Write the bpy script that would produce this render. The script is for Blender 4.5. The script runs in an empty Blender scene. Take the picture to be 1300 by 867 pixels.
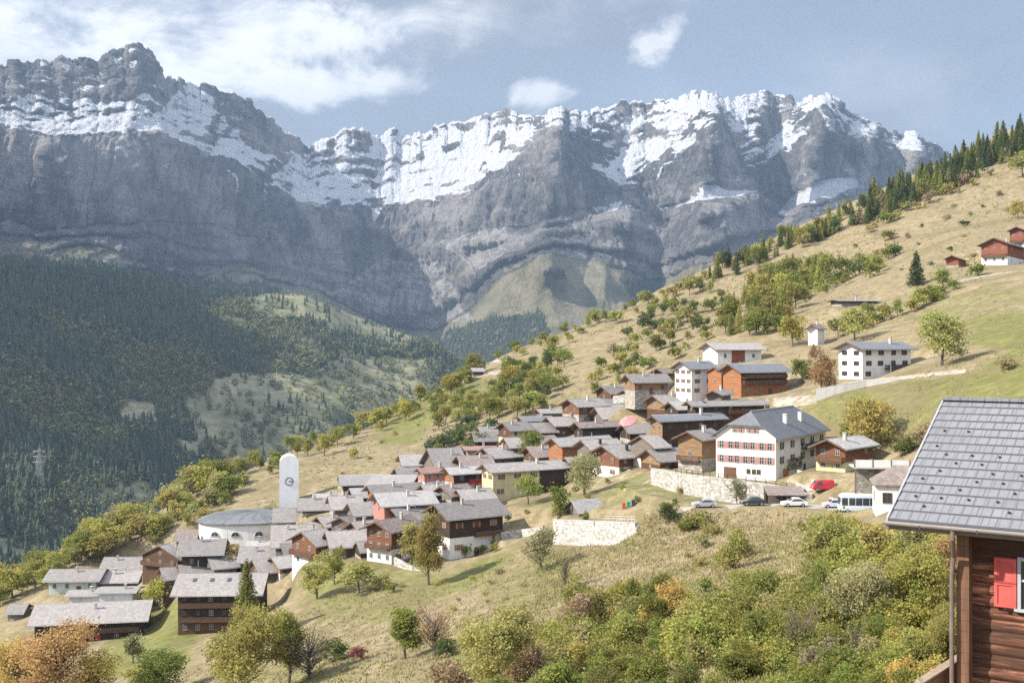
import bpy, math, random
import numpy as np
from mathutils import Vector, Matrix

# ------------------------------------------------------------------ basics
scene = bpy.context.scene
COL = scene.collection
F, CX, CY = 1394.0, 650.0, 433.5          # focal length and centre of the 1300 x 867 picture


def P(px, py, D):
    return ((px - CX) / F * D, D, (CY - py) / F * D)


def link(o, parent=None):
    COL.objects.link(o)
    if parent is not None:
        o.parent = parent
    return o


def empty(name, loc=(0, 0, 0), rz=0.0):
    o = bpy.data.objects.new(name, None)
    o.empty_display_size = 0.5
    o.location = loc
    o.rotation_euler = (0, 0, rz)
    return link(o)


def tag(o, label=None, cat=None, group=None, kind=None):
    if label: o['label'] = label
    if cat: o['category'] = cat
    if group: o['group'] = group
    if kind: o['kind'] = kind
    return o


def kids(o):
    return [c for c in ALLKIDS.get(o.name, [])]


ALLKIDS = {}


def reg(o, parent):
    ALLKIDS.setdefault(parent.name, []).append(o)


class MB:
    """collects faces and builds ONE mesh object"""

    def __init__(s):
        s.v = []; s.f = []; s.m = []

    def quad(s, a, b, c, d, m=0):
        n = len(s.v); s.v += [a, b, c, d]; s.f.append((n, n + 1, n + 2, n + 3)); s.m.append(m); return s

    def poly(s, pts, m=0):
        n = len(s.v); s.v += list(pts); s.f.append(tuple(range(n, n + len(pts)))); s.m.append(m); return s

    def box(s, x0, x1, y0, y1, z0, z1, m=0):
        n = len(s.v)
        s.v += [(x0, y0, z0), (x1, y0, z0), (x1, y1, z0), (x0, y1, z0), (x0, y0, z1), (x1, y0, z1), (x1, y1, z1), (x0, y1, z1)]
        for f in ((0, 3, 2, 1), (4, 5, 6, 7), (0, 1, 5, 4), (1, 2, 6, 5), (2, 3, 7, 6), (3, 0, 4, 7)):
            s.f.append(tuple(n + i for i in f)); s.m.append(m)
        return s

    def hull(s, bot, top, m=0):
        """prism between two loops of equal length"""
        k = len(bot); n = len(s.v)
        s.v += list(bot) + list(top)
        s.f.append(tuple(n + i for i in reversed(range(k)))); s.m.append(m)
        s.f.append(tuple(n + k + i for i in range(k))); s.m.append(m)
        for i in range(k):
            j = (i + 1) % k
            s.f.append((n + i, n + j, n + k + j, n + k + i)); s.m.append(m)
        return s

    def tube(s, pts, r, seg=6, m=0, cap=True):
        pts = [Vector(p) for p in pts]
        rr = r if isinstance(r, (list, tuple)) else [r] * len(pts)
        base = len(s.v); up0 = None
        for i, p in enumerate(pts):
            d = (pts[min(i + 1, len(pts) - 1)] - pts[max(i - 1, 0)]).normalized()
            if up0 is None:
                up0 = Vector((0, 0, 1)) if abs(d.z) < .9 else Vector((1, 0, 0))
            a = d.cross(up0).normalized(); b = d.cross(a).normalized()
            for k in range(seg):
                t = 2 * math.pi * k / seg
                s.v.append(tuple(p + (a * math.cos(t) + b * math.sin(t)) * rr[i]))
        for i in range(len(pts) - 1):
            for k in range(seg):
                j = (k + 1) % seg
                s.f.append((base + i * seg + k, base + i * seg + j, base + (i + 1) * seg + j, base + (i + 1) * seg + k)); s.m.append(m)
        if cap:
            s.f.append(tuple(base + k for k in range(seg))); s.m.append(m)
            e = base + (len(pts) - 1) * seg
            s.f.append(tuple(e + k for k in reversed(range(seg)))); s.m.append(m)
        return s

    def build(s, name, mats, parent=None, smooth=False):
        me = bpy.data.meshes.new(name)
        me.from_pydata([tuple(v) for v in s.v], [], s.f)
        if not isinstance(mats, (list, tuple)): mats = [mats]
        for mt in mats: me.materials.append(mt)
        if len(mats) > 1:
            me.polygons.foreach_set('material_index', s.m)
        if smooth:
            me.polygons.foreach_set('use_smooth', [True] * len(s.f))
        me.update()
        o = bpy.data.objects.new(name, me)
        link(o, parent)
        if parent is not None: reg(o, parent)
        return o


def np_mesh(name, verts, faces, mats, smooth=False, attrs=None, parent=None):
    """verts (n,3), faces (m,k) arrays"""
    me = bpy.data.meshes.new(name)
    n, (m, k) = len(verts), faces.shape
    me.vertices.add(n); me.vertices.foreach_set('co', np.asarray(verts, np.float32).ravel())
    me.loops.add(m * k); me.loops.foreach_set('vertex_index', faces.astype(np.int32).ravel())
    me.polygons.add(m)
    me.polygons.foreach_set('loop_start', np.arange(0, m * k, k, dtype=np.int32))
    me.polygons.foreach_set('loop_total', np.full(m, k, np.int32))
    if smooth:
        me.polygons.foreach_set('use_smooth', np.ones(m, bool))
    if not isinstance(mats, (list, tuple)): mats = [mats]
    for mt in mats: me.materials.append(mt)
    for an, arr in (attrs or {}).items():
        a = me.attributes.new(an, 'FLOAT', 'POINT'); a.data.foreach_set('value', np.asarray(arr, np.float32).ravel())
    me.update(calc_edges=True); me.validate()
    o = bpy.data.objects.new(name, me)
    link(o, parent)
    if parent is not None: reg(o, parent)
    return o


def grid_faces(nr, nc):
    i = np.arange(nr * nc).reshape(nr, nc)
    return np.stack([i[:-1, :-1], i[1:, :-1], i[1:, 1:], i[:-1, 1:]], -1).reshape(-1, 4)


# ------------------------------------------------------------------ numpy noise
def _h(ix, iy, iz, seed):
    n = (ix.astype(np.int64) * 374761393 + iy.astype(np.int64) * 668265263 + iz.astype(np.int64) * 2147483647 + seed * 974711) & 0xffffffff
    n = ((n ^ (n >> 13)) * 1274126177) & 0xffffffff
    n = ((n ^ (n >> 16)) * 2246822519) & 0xffffffff
    return ((n ^ (n >> 15)) & 0xffff) / 32767.5 - 1.0


def vn(x, y, z=None, seed=0):
    x = np.asarray(x, float); y = np.asarray(y, float)
    z = np.zeros_like(x) if z is None else np.asarray(z, float)
    ix, iy, iz = np.floor(x), np.floor(y), np.floor(z)
    fx, fy, fz = x - ix, y - iy, z - iz
    fx, fy, fz = [f * f * f * (f * (f * 6 - 15) + 10) for f in (fx, fy, fz)]
    r = 0
    for dx in (0, 1):
        wx = fx if dx else 1 - fx
        for dy in (0, 1):
            wy = fy if dy else 1 - fy
            for dz in (0, 1):
                wz = fz if dz else 1 - fz
                r = r + wx * wy * wz * _h(ix + dx, iy + dy, iz + dz, seed)
    return r


def fbm(x, y, z=None, o=4, seed=0, g=.5):
    r, a, s = 0, 1.0, 0
    z = np.zeros_like(np.asarray(x, float)) if z is None else z
    for k in range(o):
        r = r + a * vn(x * 2 ** k, y * 2 ** k, z * 2 ** k, seed + k * 17); s += a; a *= g
    return r / s


def ridged(x, y, z=None, o=4, seed=0):
    r, a, s = 0, 1.0, 0
    z = np.zeros_like(np.asarray(x, float)) if z is None else z
    for k in range(o):
        r = r + a * (1 - 2 * np.abs(vn(x * 2 ** k, y * 2 ** k, z * 2 ** k, seed + k * 31))); s += a; a *= .5
    return r / s


def sstep(a, b, x):
    t = np.clip((x - a) / (b - a), 0, 1)
    return t * t * (3 - 2 * t)


def inpoly(px, py, poly):
    px = np.asarray(px, float); py = np.asarray(py, float)
    c = np.zeros(px.shape, bool); n = len(poly)
    for i in range(n):
        x0, y0 = poly[i]; x1, y1 = poly[(i + 1) % n]
        if y0 == y1: continue
        cond = ((y0 > py) != (y1 > py)) & (px < (x1 - x0) * (py - y0) / (y1 - y0) + x0)
        c ^= cond
    return c


def cv(pts, x):
    p = np.array(pts, float)
    return np.interp(x, p[:, 0], p[:, 1])


# ------------------------------------------------------------------ materials
def lin(c):
    return tuple((v / 12.92 if v <= .04045 else ((v + .055) / 1.055) ** 2.4) for v in c)


class NT:
    def __init__(s, name):
        s.mat = bpy.data.materials.new(name); s.mat.use_nodes = True
        s.t = s.mat.node_tree; s.t.nodes.clear()
        s.out = s.n('ShaderNodeOutputMaterial')

    def n(s, typ, **kw):
        nd = s.t.nodes.new(typ)
        for k, v in kw.items(): setattr(nd, k, v)
        return nd

    def l(s, a, b): s.t.links.new(a, b)

    def inp(s, nd, **kw):
        for k, v in kw.items():
            k = k.replace('_', ' ')
            if hasattr(v, 'is_output'): s.l(v, nd.inputs[k])
            else: nd.inputs[k].default_value = v
        return nd

    def coord(s, kind='Object', scale=(1, 1, 1), loc=(0, 0, 0)):
        if kind == 'World':
            src = s.n('ShaderNodeNewGeometry').outputs['Position']
        else:
            src = s.n('ShaderNodeTexCoord').outputs[kind]
        m = s.n('ShaderNodeMapping'); m.inputs['Scale'].default_value = scale; m.inputs['Location'].default_value = loc
        s.l(src, m.inputs['Vector']); return m.outputs[0]

    def noise(s, vec, scale, detail=4, rough=.55, dist=0):
        nd = s.n('ShaderNodeTexNoise'); s.l(vec, nd.inputs['Vector'])
        nd.inputs['Scale'].default_value = scale; nd.inputs['Detail'].default_value = detail
        nd.inputs['Roughness'].default_value = rough; nd.inputs['Distortion'].default_value = dist
        return nd.outputs['Fac']

    def ramp(s, fac, stops, interp='LINEAR'):
        nd = s.n('ShaderNodeValToRGB'); nd.color_ramp.interpolation = interp
        e = nd.color_ramp.elements
        while len(e) < len(stops): e.new(.5)
        for el, (p, c) in zip(e, stops):
            el.position = p; el.color = (c, c, c, 1) if not isinstance(c, tuple) else (*c[:3], 1)
        s.l(fac, nd.inputs[0]); return nd.outputs[0]

    def mix(s, fac, a, b, blend='MIX'):
        nd = s.n('ShaderNodeMix', data_type='RGBA', blend_type=blend)
        for idx, v in ((0, fac), (6, a), (7, b)):
            if hasattr(v, 'is_output'): s.l(v, nd.inputs[idx])
            elif isinstance(v, tuple): nd.inputs[idx].default_value = (*v[:3], 1)
            else: nd.inputs[idx].default_value = v
        return nd.outputs[2]

    def math(s, op, a, b=0.0, clamp=False):
        nd = s.n('ShaderNodeMath', operation=op, use_clamp=clamp)
        for i, v in enumerate((a, b)):
            if hasattr(v, 'is_output'): s.l(v, nd.inputs[i])
            else: nd.inputs[i].default_value = v
        return nd.outputs[0]

    def attr(s, name):
        nd = s.n('ShaderNodeAttribute'); nd.attribute_name = name; return nd.outputs['Fac']

    def bump(s, h, strength=.4, dist=.05):
        nd = s.n('ShaderNodeBump'); nd.inputs['Strength'].default_value = strength; nd.inputs['Distance'].default_value = dist
        s.l(h, nd.inputs['Height']); return nd.outputs[0]

    def bsdf(s, col, rough=.8, spec=.3, metal=0, normal=None):
        b = s.n('ShaderNodeBsdfPrincipled')
        if hasattr(col, 'is_output'): s.l(col, b.inputs['Base Color'])
        else: b.inputs['Base Color'].default_value = (*col[:3], 1)
        if hasattr(rough, 'is_output'): s.l(rough, b.inputs['Roughness'])
        else: b.inputs['Roughness'].default_value = rough
        b.inputs['Specular IOR Level'].default_value = spec
        b.inputs['Metallic'].default_value = metal
        if normal is not None: s.l(normal, b.inputs['Normal'])
        return b.outputs[0]

    def done(s, sh):
        s.l(sh, s.out.inputs['Surface']); return s.mat


def varied(name, col, amount=.25, scale=1.5, rough=.85, spec=.2, bump=.0, stretch=(1, 1, 1), per_object=.12, metal=0):
    """matt colour with dirt variation and a little difference from object to object"""
    m = NT(name); c = m.coord('Object', stretch)
    f = m.noise(c, scale, 5, .6)
    d = tuple(v * (1 - amount) for v in col); u = tuple(min(1, v * (1 + amount)) for v in col)
    k = m.ramp(f, [(.3, d), (.7, u)])
    if per_object:
        r = m.n('ShaderNodeObjectInfo').outputs['Random']
        g = m.math('MULTIPLY_ADD', r, 2 * per_object); m.t.nodes[-1].inputs[2].default_value = 1 - per_object
        hs = m.n('ShaderNodeHueSaturation'); m.l(k, hs.inputs['Color']); m.l(g, hs.inputs['Value']); k = hs.outputs[0]
    nrm = m.bump(f, bump, .03) if bump else None
    return m.done(m.bsdf(k, rough, spec, metal, nrm))
# ------------------------------------------------------------------ camera, sun, sky, haze
cam = bpy.data.cameras.new('camera'); camo = link(bpy.data.objects.new('camera', cam))
cam.sensor_width = 36; cam.lens = 36 * F / 1300; cam.clip_start = .1; cam.clip_end = 40000
camo.location = (0, 0, 0); camo.rotation_euler = (math.radians(90), 0, 0)
scene.camera = camo

SUN_EL, SUN_AZ = 37.0, 195.0          # azimuth of the sun measured from +X, counter-clockwise
se, sa = math.radians(SUN_EL), math.radians(SUN_AZ)
SUNV = Vector((math.cos(se) * math.cos(sa), math.cos(se) * math.sin(sa), math.sin(se)))
sl = bpy.data.lights.new('sun', 'SUN'); sl.energy = 4.7; sl.angle = math.radians(.53); sl.color = (1, .93, .82)
so = link(bpy.data.objects.new('sun', sl)); so.rotation_euler = SUNV.to_track_quat('Z', 'Y').to_euler()
so.location = (0, 0, 50)

w = bpy.data.worlds.new('World'); scene.world = w; w.use_nodes = True
nt = w.node_tree; nt.nodes.clear()
N = nt.nodes.new; L = nt.links.new
out = N('ShaderNodeOutputWorld'); bg = N('ShaderNodeBackground'); bg.inputs[1].default_value = .15
L(bg.outputs[0], out.inputs[0])
sky = N('ShaderNodeTexSky'); sky.sky_type = 'NISHITA'; sky.sun_disc = False
sky.sun_elevation = se; sky.sun_rotation = math.radians(90) - sa
sky.altitude = 1300; sky.air_density = 1.0; sky.dust_density = 1.2; sky.ozone_density = 1.0
tc = N('ShaderNodeTexCoord')
WD = tc.outputs['Generated']


def wmath(op, a, b=0.0, clamp=False, c=None):
    nd = N('ShaderNodeMath'); nd.operation = op; nd.use_clamp = clamp
    for i, v in enumerate((a, b, c)):
        if v is None: continue
        if hasattr(v, 'is_output'): L(v, nd.inputs[i])
        else: nd.inputs[i].default_value = v
    return nd.outputs[0]


def wnoise(scale, detail, rough, loc=(0, 0, 0), vs=(1, 1, 1), dist=0.0):
    mp = N('ShaderNodeMapping'); mp.inputs['Scale'].default_value = vs; mp.inputs['Location'].default_value = loc
    L(WD, mp.inputs[0])
    nd = N('ShaderNodeTexNoise'); L(mp.outputs[0], nd.inputs['Vector'])
    nd.inputs['Scale'].default_value = scale; nd.inputs['Detail'].default_value = detail; nd.inputs['Roughness'].default_value = rough
    nd.inputs['Distortion'].default_value = dist
    return nd.outputs['Fac']


def wramp(f, a, b):
    nd = N('ShaderNodeMapRange'); nd.interpolation_type = 'SMOOTHSTEP'
    L(f, nd.inputs[0]); nd.inputs[1].default_value = a; nd.inputs[2].default_value = b
    return nd.outputs[0]


def wmix(f, a, b):
    nd = N('ShaderNodeMix'); nd.data_type = 'RGBA'
    for i, v in ((0, f), (6, a), (7, b)):
        if hasattr(v, 'is_output'): L(v, nd.inputs[i])
        elif isinstance(v, tuple): nd.inputs[i].default_value = (*v, 1)
        else: nd.inputs[i].default_value = v
    return nd.outputs[2]


# a thin grey veil over the whole sky, then clouds, each a patch of noise round its own bearing
n_fine = wnoise(10, 9, .6, (3, 1, 2), (1, 1, 1.6), .3)
n_big = wnoise(3.2, 6, .55, (0.3, 5, 1), (1, 1, 2.0), .2)
VEIL = (.95, 1.01, 1.12)
col = wmix(wramp(n_big, .25, .8), sky.outputs[0], VEIL)
col = wmix(.78, col, VEIL)


def blob(px, py, rx, ry, edge=.9, amp=1.2):
    """soft elliptical density round a bearing"""
    d = Vector(((px - CX) / F, 1, (CY - py) / F)).normalized()
    sub = N('ShaderNodeVectorMath'); sub.operation = 'SUBTRACT'; L(WD, sub.inputs[0]); sub.inputs[1].default_value = d
    mul = N('ShaderNodeVectorMath'); mul.operation = 'MULTIPLY'; L(sub.outputs[0], mul.inputs[0])
    mul.inputs[1].default_value = (F / rx, F / rx, F / ry)
    ln = N('ShaderNodeVectorMath'); ln.operation = 'LENGTH'; L(mul.outputs[0], ln.inputs[0])
    inv = wmath('SUBTRACT', 1.0, ln.outputs['Value'])
    g = wmath('MULTIPLY_ADD', wmath('SUBTRACT', n_fine, .5), 3.0 * amp, c=inv)
    return wramp(g, 0.0, edge)


CLOUDW, CLOUDG = (3.6, 3.6, 3.65), (2.1, 2.2, 2.4)
shade = wmix(wramp(wmath('ADD', wmath('MULTIPLY', n_big, .5), wmath('MULTIPLY', n_fine, .5)), .40, .56), CLOUDG, CLOUDW)
for (px, py, rx, ry, dens, edge, amp) in ((110, -30, 400, 118, .96, .85, 1.0), (330, 35, 140, 44, .75, .9, 1.2), (10, 60, 90, 60, .6, .8, 1.3),
                                          (400, 112, 150, 28, .8, .9, 1.3), (820, 52, 46, 25, .78, 1.0, 1.9), (695, 115, 40, 23, .72, 1.0, 1.8),
                                          (600, 10, 240, 60, .22, 1.4, 1.4), (1080, 110, 320, 90, .18, 1.6, 1.2)):
    m_ = wmath('MULTIPLY', blob(px, py, rx, ry, edge, amp), dens)
    col = wmix(m_, col, shade)
# unseen bright cloud added overhead and behind the viewer as soft fill light
sep = N('ShaderNodeSeparateXYZ'); L(WD, sep.inputs[0])
over = wmath('MAXIMUM', wramp(sep.outputs[2], .50, .80), wmath('MULTIPLY', wramp(wmath('MULTIPLY', sep.outputs[1], -1.0), .05, .5), wramp(sep.outputs[2], .0, .15)))
over = wmath('MULTIPLY', over, wramp(wnoise(2.4, 6, .55, (2, 2, 7)), .36, .52))
col = wmix(wmath('MULTIPLY', over, .92), col, (5.6, 6.1, 7.2))
L(col, bg.inputs[0])

scene.view_settings.view_transform = 'Standard'
scene.view_settings.look = 'None'
scene.view_settings.exposure = EXPOSURE = 1.08
scene.view_settings.gamma = 1
scene.view_settings.use_curve_mapping = False
scene.render.engine = 'CYCLES'
cy = scene.cycles
cy.max_bounces = 4; cy.diffuse_bounces = 2; cy.glossy_bounces = 2; cy.transmission_bounces = 2; cy.volume_bounces = 0; cy.transparent_max_bounces = 8
cy.use_denoising = False; cy.use_adaptive_sampling = False; cy.filter_width = 1.5
cy.caustics_reflective = False; cy.caustics_refractive = False
# ------------------------------------------------------------------ the mountains
def mountain_material():
    m = NT('mountain_rock_snow')
    pos = m.coord('World')
    nx = m.noise(m.coord('World', (1, 1, .11)), .03, 9, .74, .3)             # vertical streaks
    nh = m.noise(m.coord('World', (.12, .12, 1)), .02, 7, .65, .6)        # bedding
    nf = m.noise(pos, .03, 8, .7)
    rock = m.ramp(nx, [(.36, (.045, .047, .053)), (.46, (.13, .13, .136)), (.54, (.25, .245, .243)), (.64, (.46, .44, .425))])
    rock2 = m.ramp(nh, [(.36, (.05, .052, .058)), (.52, (.20, .196, .192)), (.68, (.38, .36, .34))])
    rock = m.mix(.36, rock, rock2)
    seam = m.noise(m.coord('World', (1, 1, .05)), .011, 8, .66, .2)
    rock = m.mix(m.ramp(seam, [(.40, .8), (.47, 0.0)]), rock, (.06, .062, .07))
    big = m.noise(m.coord('World', (1, 1, .45)), .0042, 6, .6, .5)
    rock = m.mix(m.ramp(big, [(.38, .95), (.50, 0.0)]), rock, m.mix(.5, rock, (.05, .053, .06)))
    rock = m.mix(m.ramp(big, [(.49, 0.0), (.60, .95)]), rock, m.mix(.62, rock, (.62, .57, .53)))
    rock = m.mix(m.ramp(nf, [(.42, 0.0), (.75, .5)]), rock, (.30, .28, .26))
    grass = m.ramp(m.noise(pos, .009, 8, .62), [(.3, (.11, .115, .065)), (.48, (.24, .22, .135)), (.7, (.36, .32, .22))])
    scree = m.ramp(nf, [(.3, (.26, .25, .235)), (.7, (.46, .44, .41))])
    hv = m.n('ShaderNodeHueSaturation'); m.l(rock, hv.inputs['Color']); hv.inputs['Value'].default_value = .74; rock = hv.outputs[0]
    g = m.attr('grass'); sn = m.attr('snow'); wd = m.attr('wood')
    c = m.mix(m.ramp(m.math('ADD', g, m.math('MULTIPLY', m.math('SUBTRACT', nf, .5), .9)), [(.38, 0.0), (.55, 1.0)]), rock, grass)
    c = m.mix(m.ramp(m.math('ADD', m.attr('scree'), m.math('MULTIPLY', m.math('SUBTRACT', nf, .5), .8)), [(.42, 0.0), (.6, 1.0)]), c, scree)
    c = m.mix(m.ramp(m.math('ADD', wd, m.math('MULTIPLY', m.math('SUBTRACT', m.noise(pos, .03, 6, .7), .5), 1.2)), [(.45, 0.0), (.56, 1.0)]), c, (.045, .055, .035))
    sfac = m.math('ADD', sn, m.math('MULTIPLY', m.math('SUBTRACT', m.noise(m.coord('World', (1, 1, 1.6)), .04, 9, .78), .5), 1.5))
    sfac = m.math('SUBTRACT', sfac, m.math('MULTIPLY', m.ramp(m.noise(m.coord('World', (.16, .16, .8), (0, 0, 0)), .045, 8, .72, 1.6), [(.47, 0.0), (.60, 1.0)]), .17))
    sf = m.ramp(sfac, [(.44, 0.0), (.56, 1.0)])
    c = m.mix(sf, c, (.69, .705, .735))
    b = m.bump(m.math('ADD', m.math('MULTIPLY', nx, 1.6), m.math('MULTIPLY', nf, 1.0)), 1.0, 34)
    return m.done(m.bsdf(c, .9, .15, 0, b))


def build_mountains():
    rs = np.random.RandomState(5)
    cols = np.arange(-430, 1600, 1.55); nc = len(cols)
    SKY = [(-430, 150), (-200, 100), (0, 84), (25, 80), (60, 76), (95, 73), (120, 76), (140, 67), (150, 61), (170, 56), (188, 60), (196, 74), (206, 96), (222, 103),
           (240, 101), (262, 109), (285, 119), (300, 121), (318, 127), (330, 143), (345, 149), (362, 166), (382, 179), (388, 188), (400, 180), (425, 174),
           (440, 164), (450, 161), (462, 164), (470, 171), (500, 168), (520, 166), (530, 170), (560, 160), (590, 155), (620, 147), (640, 138), (655, 143),
           (668, 152), (690, 145), (700, 138), (710, 135), (722, 142), (740, 145), (770, 135), (790, 130), (815, 133), (840, 128), (870, 120), (895, 117),
           (905, 116), (918, 126), (930, 128), (950, 120), (965, 121), (990, 120), (1008, 124), (1015, 133), (1030, 125), (1045, 120), (1060, 125), (1075, 140),
           (1095, 152), (1115, 152), (1120, 166), (1140, 173), (1160, 171), (1175, 184), (1190, 190), (1300, 225), (1420, 240), (1600, 300)]
    C1 = [(-430, 200), (0, 163), (60, 167), (150, 174), (200, 172), (250, 192), (300, 208), (350, 238), (380, 262), (450, 268), (500, 264), (540, 258), (600, 245),
          (640, 212), (680, 188), (710, 165), (740, 205), (790, 238), (840, 210), (870, 190), (905, 158), (930, 196), (965, 192), (1000, 168), (1045, 138),
          (1085, 172), (1120, 182), (1170, 198), (1300, 240), (1600, 320)]
    C2 = [(-430, 320), (0, 288), (100, 290), (180, 276), (250, 282), (300, 300), (400, 322), (450, 330), (500, 325), (560, 300), (600, 290), (640, 285), (700, 282),
          (740, 268), (790, 264), (850, 278), (900, 248), (950, 246), (1000, 262), (1060, 240), (1100, 236), (1200, 246), (1600, 350)]
    C3 = [(-430, 370), (0, 332), (100, 322), (150, 336), (200, 345), (260, 347), (320, 345), (400, 368), (450, 395), (500, 412), (550, 420), (600, 400), (640, 350),
          (700, 322), (760, 335), (830, 356), (900, 335), (1000, 300), (1200, 285), (1600, 380)]
    D0 = cv([(-430, 3300), (0, 4250), (200, 4700), (390, 5300), (500, 5700), (700, 5600), (900, 5700), (1100, 5900), (1600, 6600)], cols)
    o1 = cv([(-430, 400), (0, 380), (150, 400), (300, 330), (400, 450), (600, 480), (700, 260), (780, 420), (900, 260), (960, 360), (1050, 200), (1600, 300)], cols)
    o2 = o1 + 110
    o3 = cv([(-430, 700), (0, 720), (300, 620), (450, 640), (550, 760), (650, 900), (800, 800), (1000, 820), (1600, 900)], cols)
    jit = lambda s, a, f: a * fbm(cols / f, cols * 0 + s, o=4, seed=s)
    sk = cv(SKY, cols) + jit(1, 4.5, 16) + jit(2, 3.6, 6) + 2.2 * np.sign(fbm(cols / 7.0, cols * 0, o=2, seed=6))
    c1 = np.maximum(cv(C1, cols) + jit(3, 10, 40), sk + 10)
    c2 = np.maximum(cv(C2, cols) + jit(4, 12, 60), c1 + 20)
    c3 = np.maximum(cv(C3, cols) + jit(5, 8, 60), c2 + 20)
    bot = np.maximum(cv([(-430, 560), (0, 520), (500, 520), (700, 520), (900, 470), (1600, 470)], cols), c3 + 60)
    ob = cv([(-430, 1900), (0, 2000), (500, 2100), (700, 2300), (1600, 2300)], cols)
    PY, DD, BAND, TT = [], [], [], []
    segs = [(sk, c1, 0 * o1, o1, 150, 0), (c1, c2, o1, o2, 130, 1), (c2, c3, o2, o3, 90, 2), (c3, bot, o3, ob, 80, 3)]
    for (ya, yb, oa, ob_, n, band) in segs:
        for i in range(n):
            t = i / n
            PY.append(ya + (yb - ya) * t)
            tt = np.full(nc, t)
            if band == 0:
                k = 6.3
                ph = 7 * fbm(cols / 120.0, np.full(nc, t * 2.0), o=4, seed=9) + cols / 55.0
                am = .62 * sstep(-.5, .3, fbm(cols / 60.0, np.full(nc, t * 6.0), o=3, seed=10))
                tt = t + am * (np.sin(2 * np.pi * k * t + ph) - np.sin(ph)) / (2 * np.pi * k)
            if band == 2:
                k = 2.0
                ph = 3 * fbm(cols / 120.0, np.full(nc, t * 2.0), o=3, seed=19)
                tt = t + .9 * (np.sin(2 * np.pi * k * t + ph) - np.sin(ph)) / (2 * np.pi * k)
            DD.append(D0 - (oa + (ob_ - oa) * tt)); BAND.append(band); TT.append(t)
    PY = np.array(PY); DD = np.array(DD); BAND = np.array(BAND); TT = np.array(TT)
    PX = np.broadcast_to(cols, PY.shape).copy()
    # buttresses that jut out, gullies between them
    def spine(xt, yt, xb, yb, amp, wd):
        x = xt + (xb - xt) * np.clip((PY - yt) / (yb - yt), -.2, 1.4)
        x = x + 10 * fbm(PY / 40, PX * 0 + xt, o=3, seed=int(xt))
        fade = sstep(yt - 25, yt + 30, PY) * (1 - sstep(yb, yb + 60, PY))
        return amp * np.clip(1 - np.abs(PX - x) / wd, 0, 1) * fade
    off = 0
    for a in ((712, 140, 690, 330, 420, 84), (905, 120, 885, 330, 460, 80), (1045, 125, 1022, 300, 400, 58), (1110, 155, 1098, 280, 260, 36), (1165, 172, 1150, 280, 220, 32), (920, 245, 925, 350, 240, 70), (1050, 232, 1040, 330, 240, 60), (780, 262, 770, 350, 180, 50), (500, 270, 510, 380, 130, 40),
              (800, 200, 790, 330, 160, 45), (620, 220, 600, 380, 150, 60), (540, 260, 560, 400, 110, 45), (160, 165, 150, 330, 120, 110), (300, 205, 320, 345, 130, 70),
              (60, 165, 40, 330, 90, 60), (430, 265, 440, 390, 80, 50), (960, 130, 955, 250, 120, 40)):
        off = off + spine(*a)
    DD = DD - off
    X, Y, Z = (PX - CX) / F * DD, DD.copy(), (CY - PY) / F * DD
    wx = PX + 9 * fbm(PX / 22, PY / 14, o=4, seed=41); wy = PY + 7 * fbm(PX / 22, PY / 14, o=4, seed=43)
    bias = np.zeros_like(X)
    for pl in ([(20, 118), (100, 132), (170, 124), (215, 104), (255, 108), (285, 160), (335, 196), (290, 206), (230, 182), (190, 168), (100, 170), (-60, 166)],
               [(395, 184), (640, 152), (690, 178), (640, 214), (560, 247), (470, 266), (380, 257), (342, 225)],
               [(740, 162), (870, 124), (905, 160), (880, 186), (820, 214), (800, 236), (765, 196)],
               [(928, 198), (1042, 146), (1012, 184), (960, 214)], [(1058, 134), (1104, 164), (1090, 176), (1066, 170)], [(1120, 178), (1160, 172), (1172, 186), (1130, 190)],
               [(988, 268), (1040, 230), (1085, 222), (1103, 236), (1050, 250), (1000, 274)], [(838, 272), (900, 240), (962, 240), (940, 250), (880, 257)],
               [(732, 266), (790, 257), (812, 269), (760, 268)], [(755, 170), (806, 232), (792, 244), (742, 190)], [(905, 120), (1000, 122), (1010, 150), (930, 170)]):
        bias = np.where(inpoly(wx, wy, pl), .44, bias)
    for pl in ([(-60, 84), (150, 58), (192, 62), (206, 104), (160, 124), (80, 126), (-60, 112)], [(268, 118), (318, 124), (384, 180), (386, 194), (340, 197), (300, 168)],
               [(685, 150), (712, 134), (735, 150), (700, 180), (660, 200)], [(945, 122), (1008, 124), (1004, 150), (950, 160)], [(1095, 150), (1118, 154), (1122, 190), (1098, 190)]):
        bias = np.where(inpoly(wx, wy, pl), -.28, bias)
    for pl in ([(988, 268), (1040, 230), (1085, 222), (1103, 236), (1050, 250), (1000, 274)], [(838, 272), (900, 240), (962, 240), (940, 250), (880, 257)]):
        bias = np.where(inpoly(wx, wy, pl), 1.0, bias)
    gul = ridged(PX / 34 + PY / 42, PY / 40 - PX / 90, o=5, seed=47)
    bias = np.where(bias == .44, .46 - .40 * sstep(.22, .6, gul) - .10 * sstep(.1, .5, ridged(PX / 9 + PY / 40, PY / 22, o=3, seed=49)), bias)
    soft = np.clip(bias, 0, 1)
    for _ in range(6): soft = (soft + np.roll(soft, 1, 0) + np.roll(soft, -1, 0) + np.roll(soft, 1, 1) + np.roll(soft, -1, 1)) / 5
    # rock relief along the mean normal
    def normals(X, Y, Z):
        Pm = np.stack([X, Y, Z], -1)
        du = np.gradient(Pm, axis=1); dv = np.gradient(Pm, axis=0)
        n = np.cross(dv, du); n /= np.linalg.norm(n, axis=-1, keepdims=True) + 1e-9
        n[n[..., 1] > 0.6] *= -1
        return n
    n0 = normals(X, Y, Z)
    b = BAND[:, None]
    amp = np.select([b == 0, b == 1, b == 2, b == 3], [26.0, 46.0, 36.0, 12.0]) * (1 - 1.15 * soft)
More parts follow.
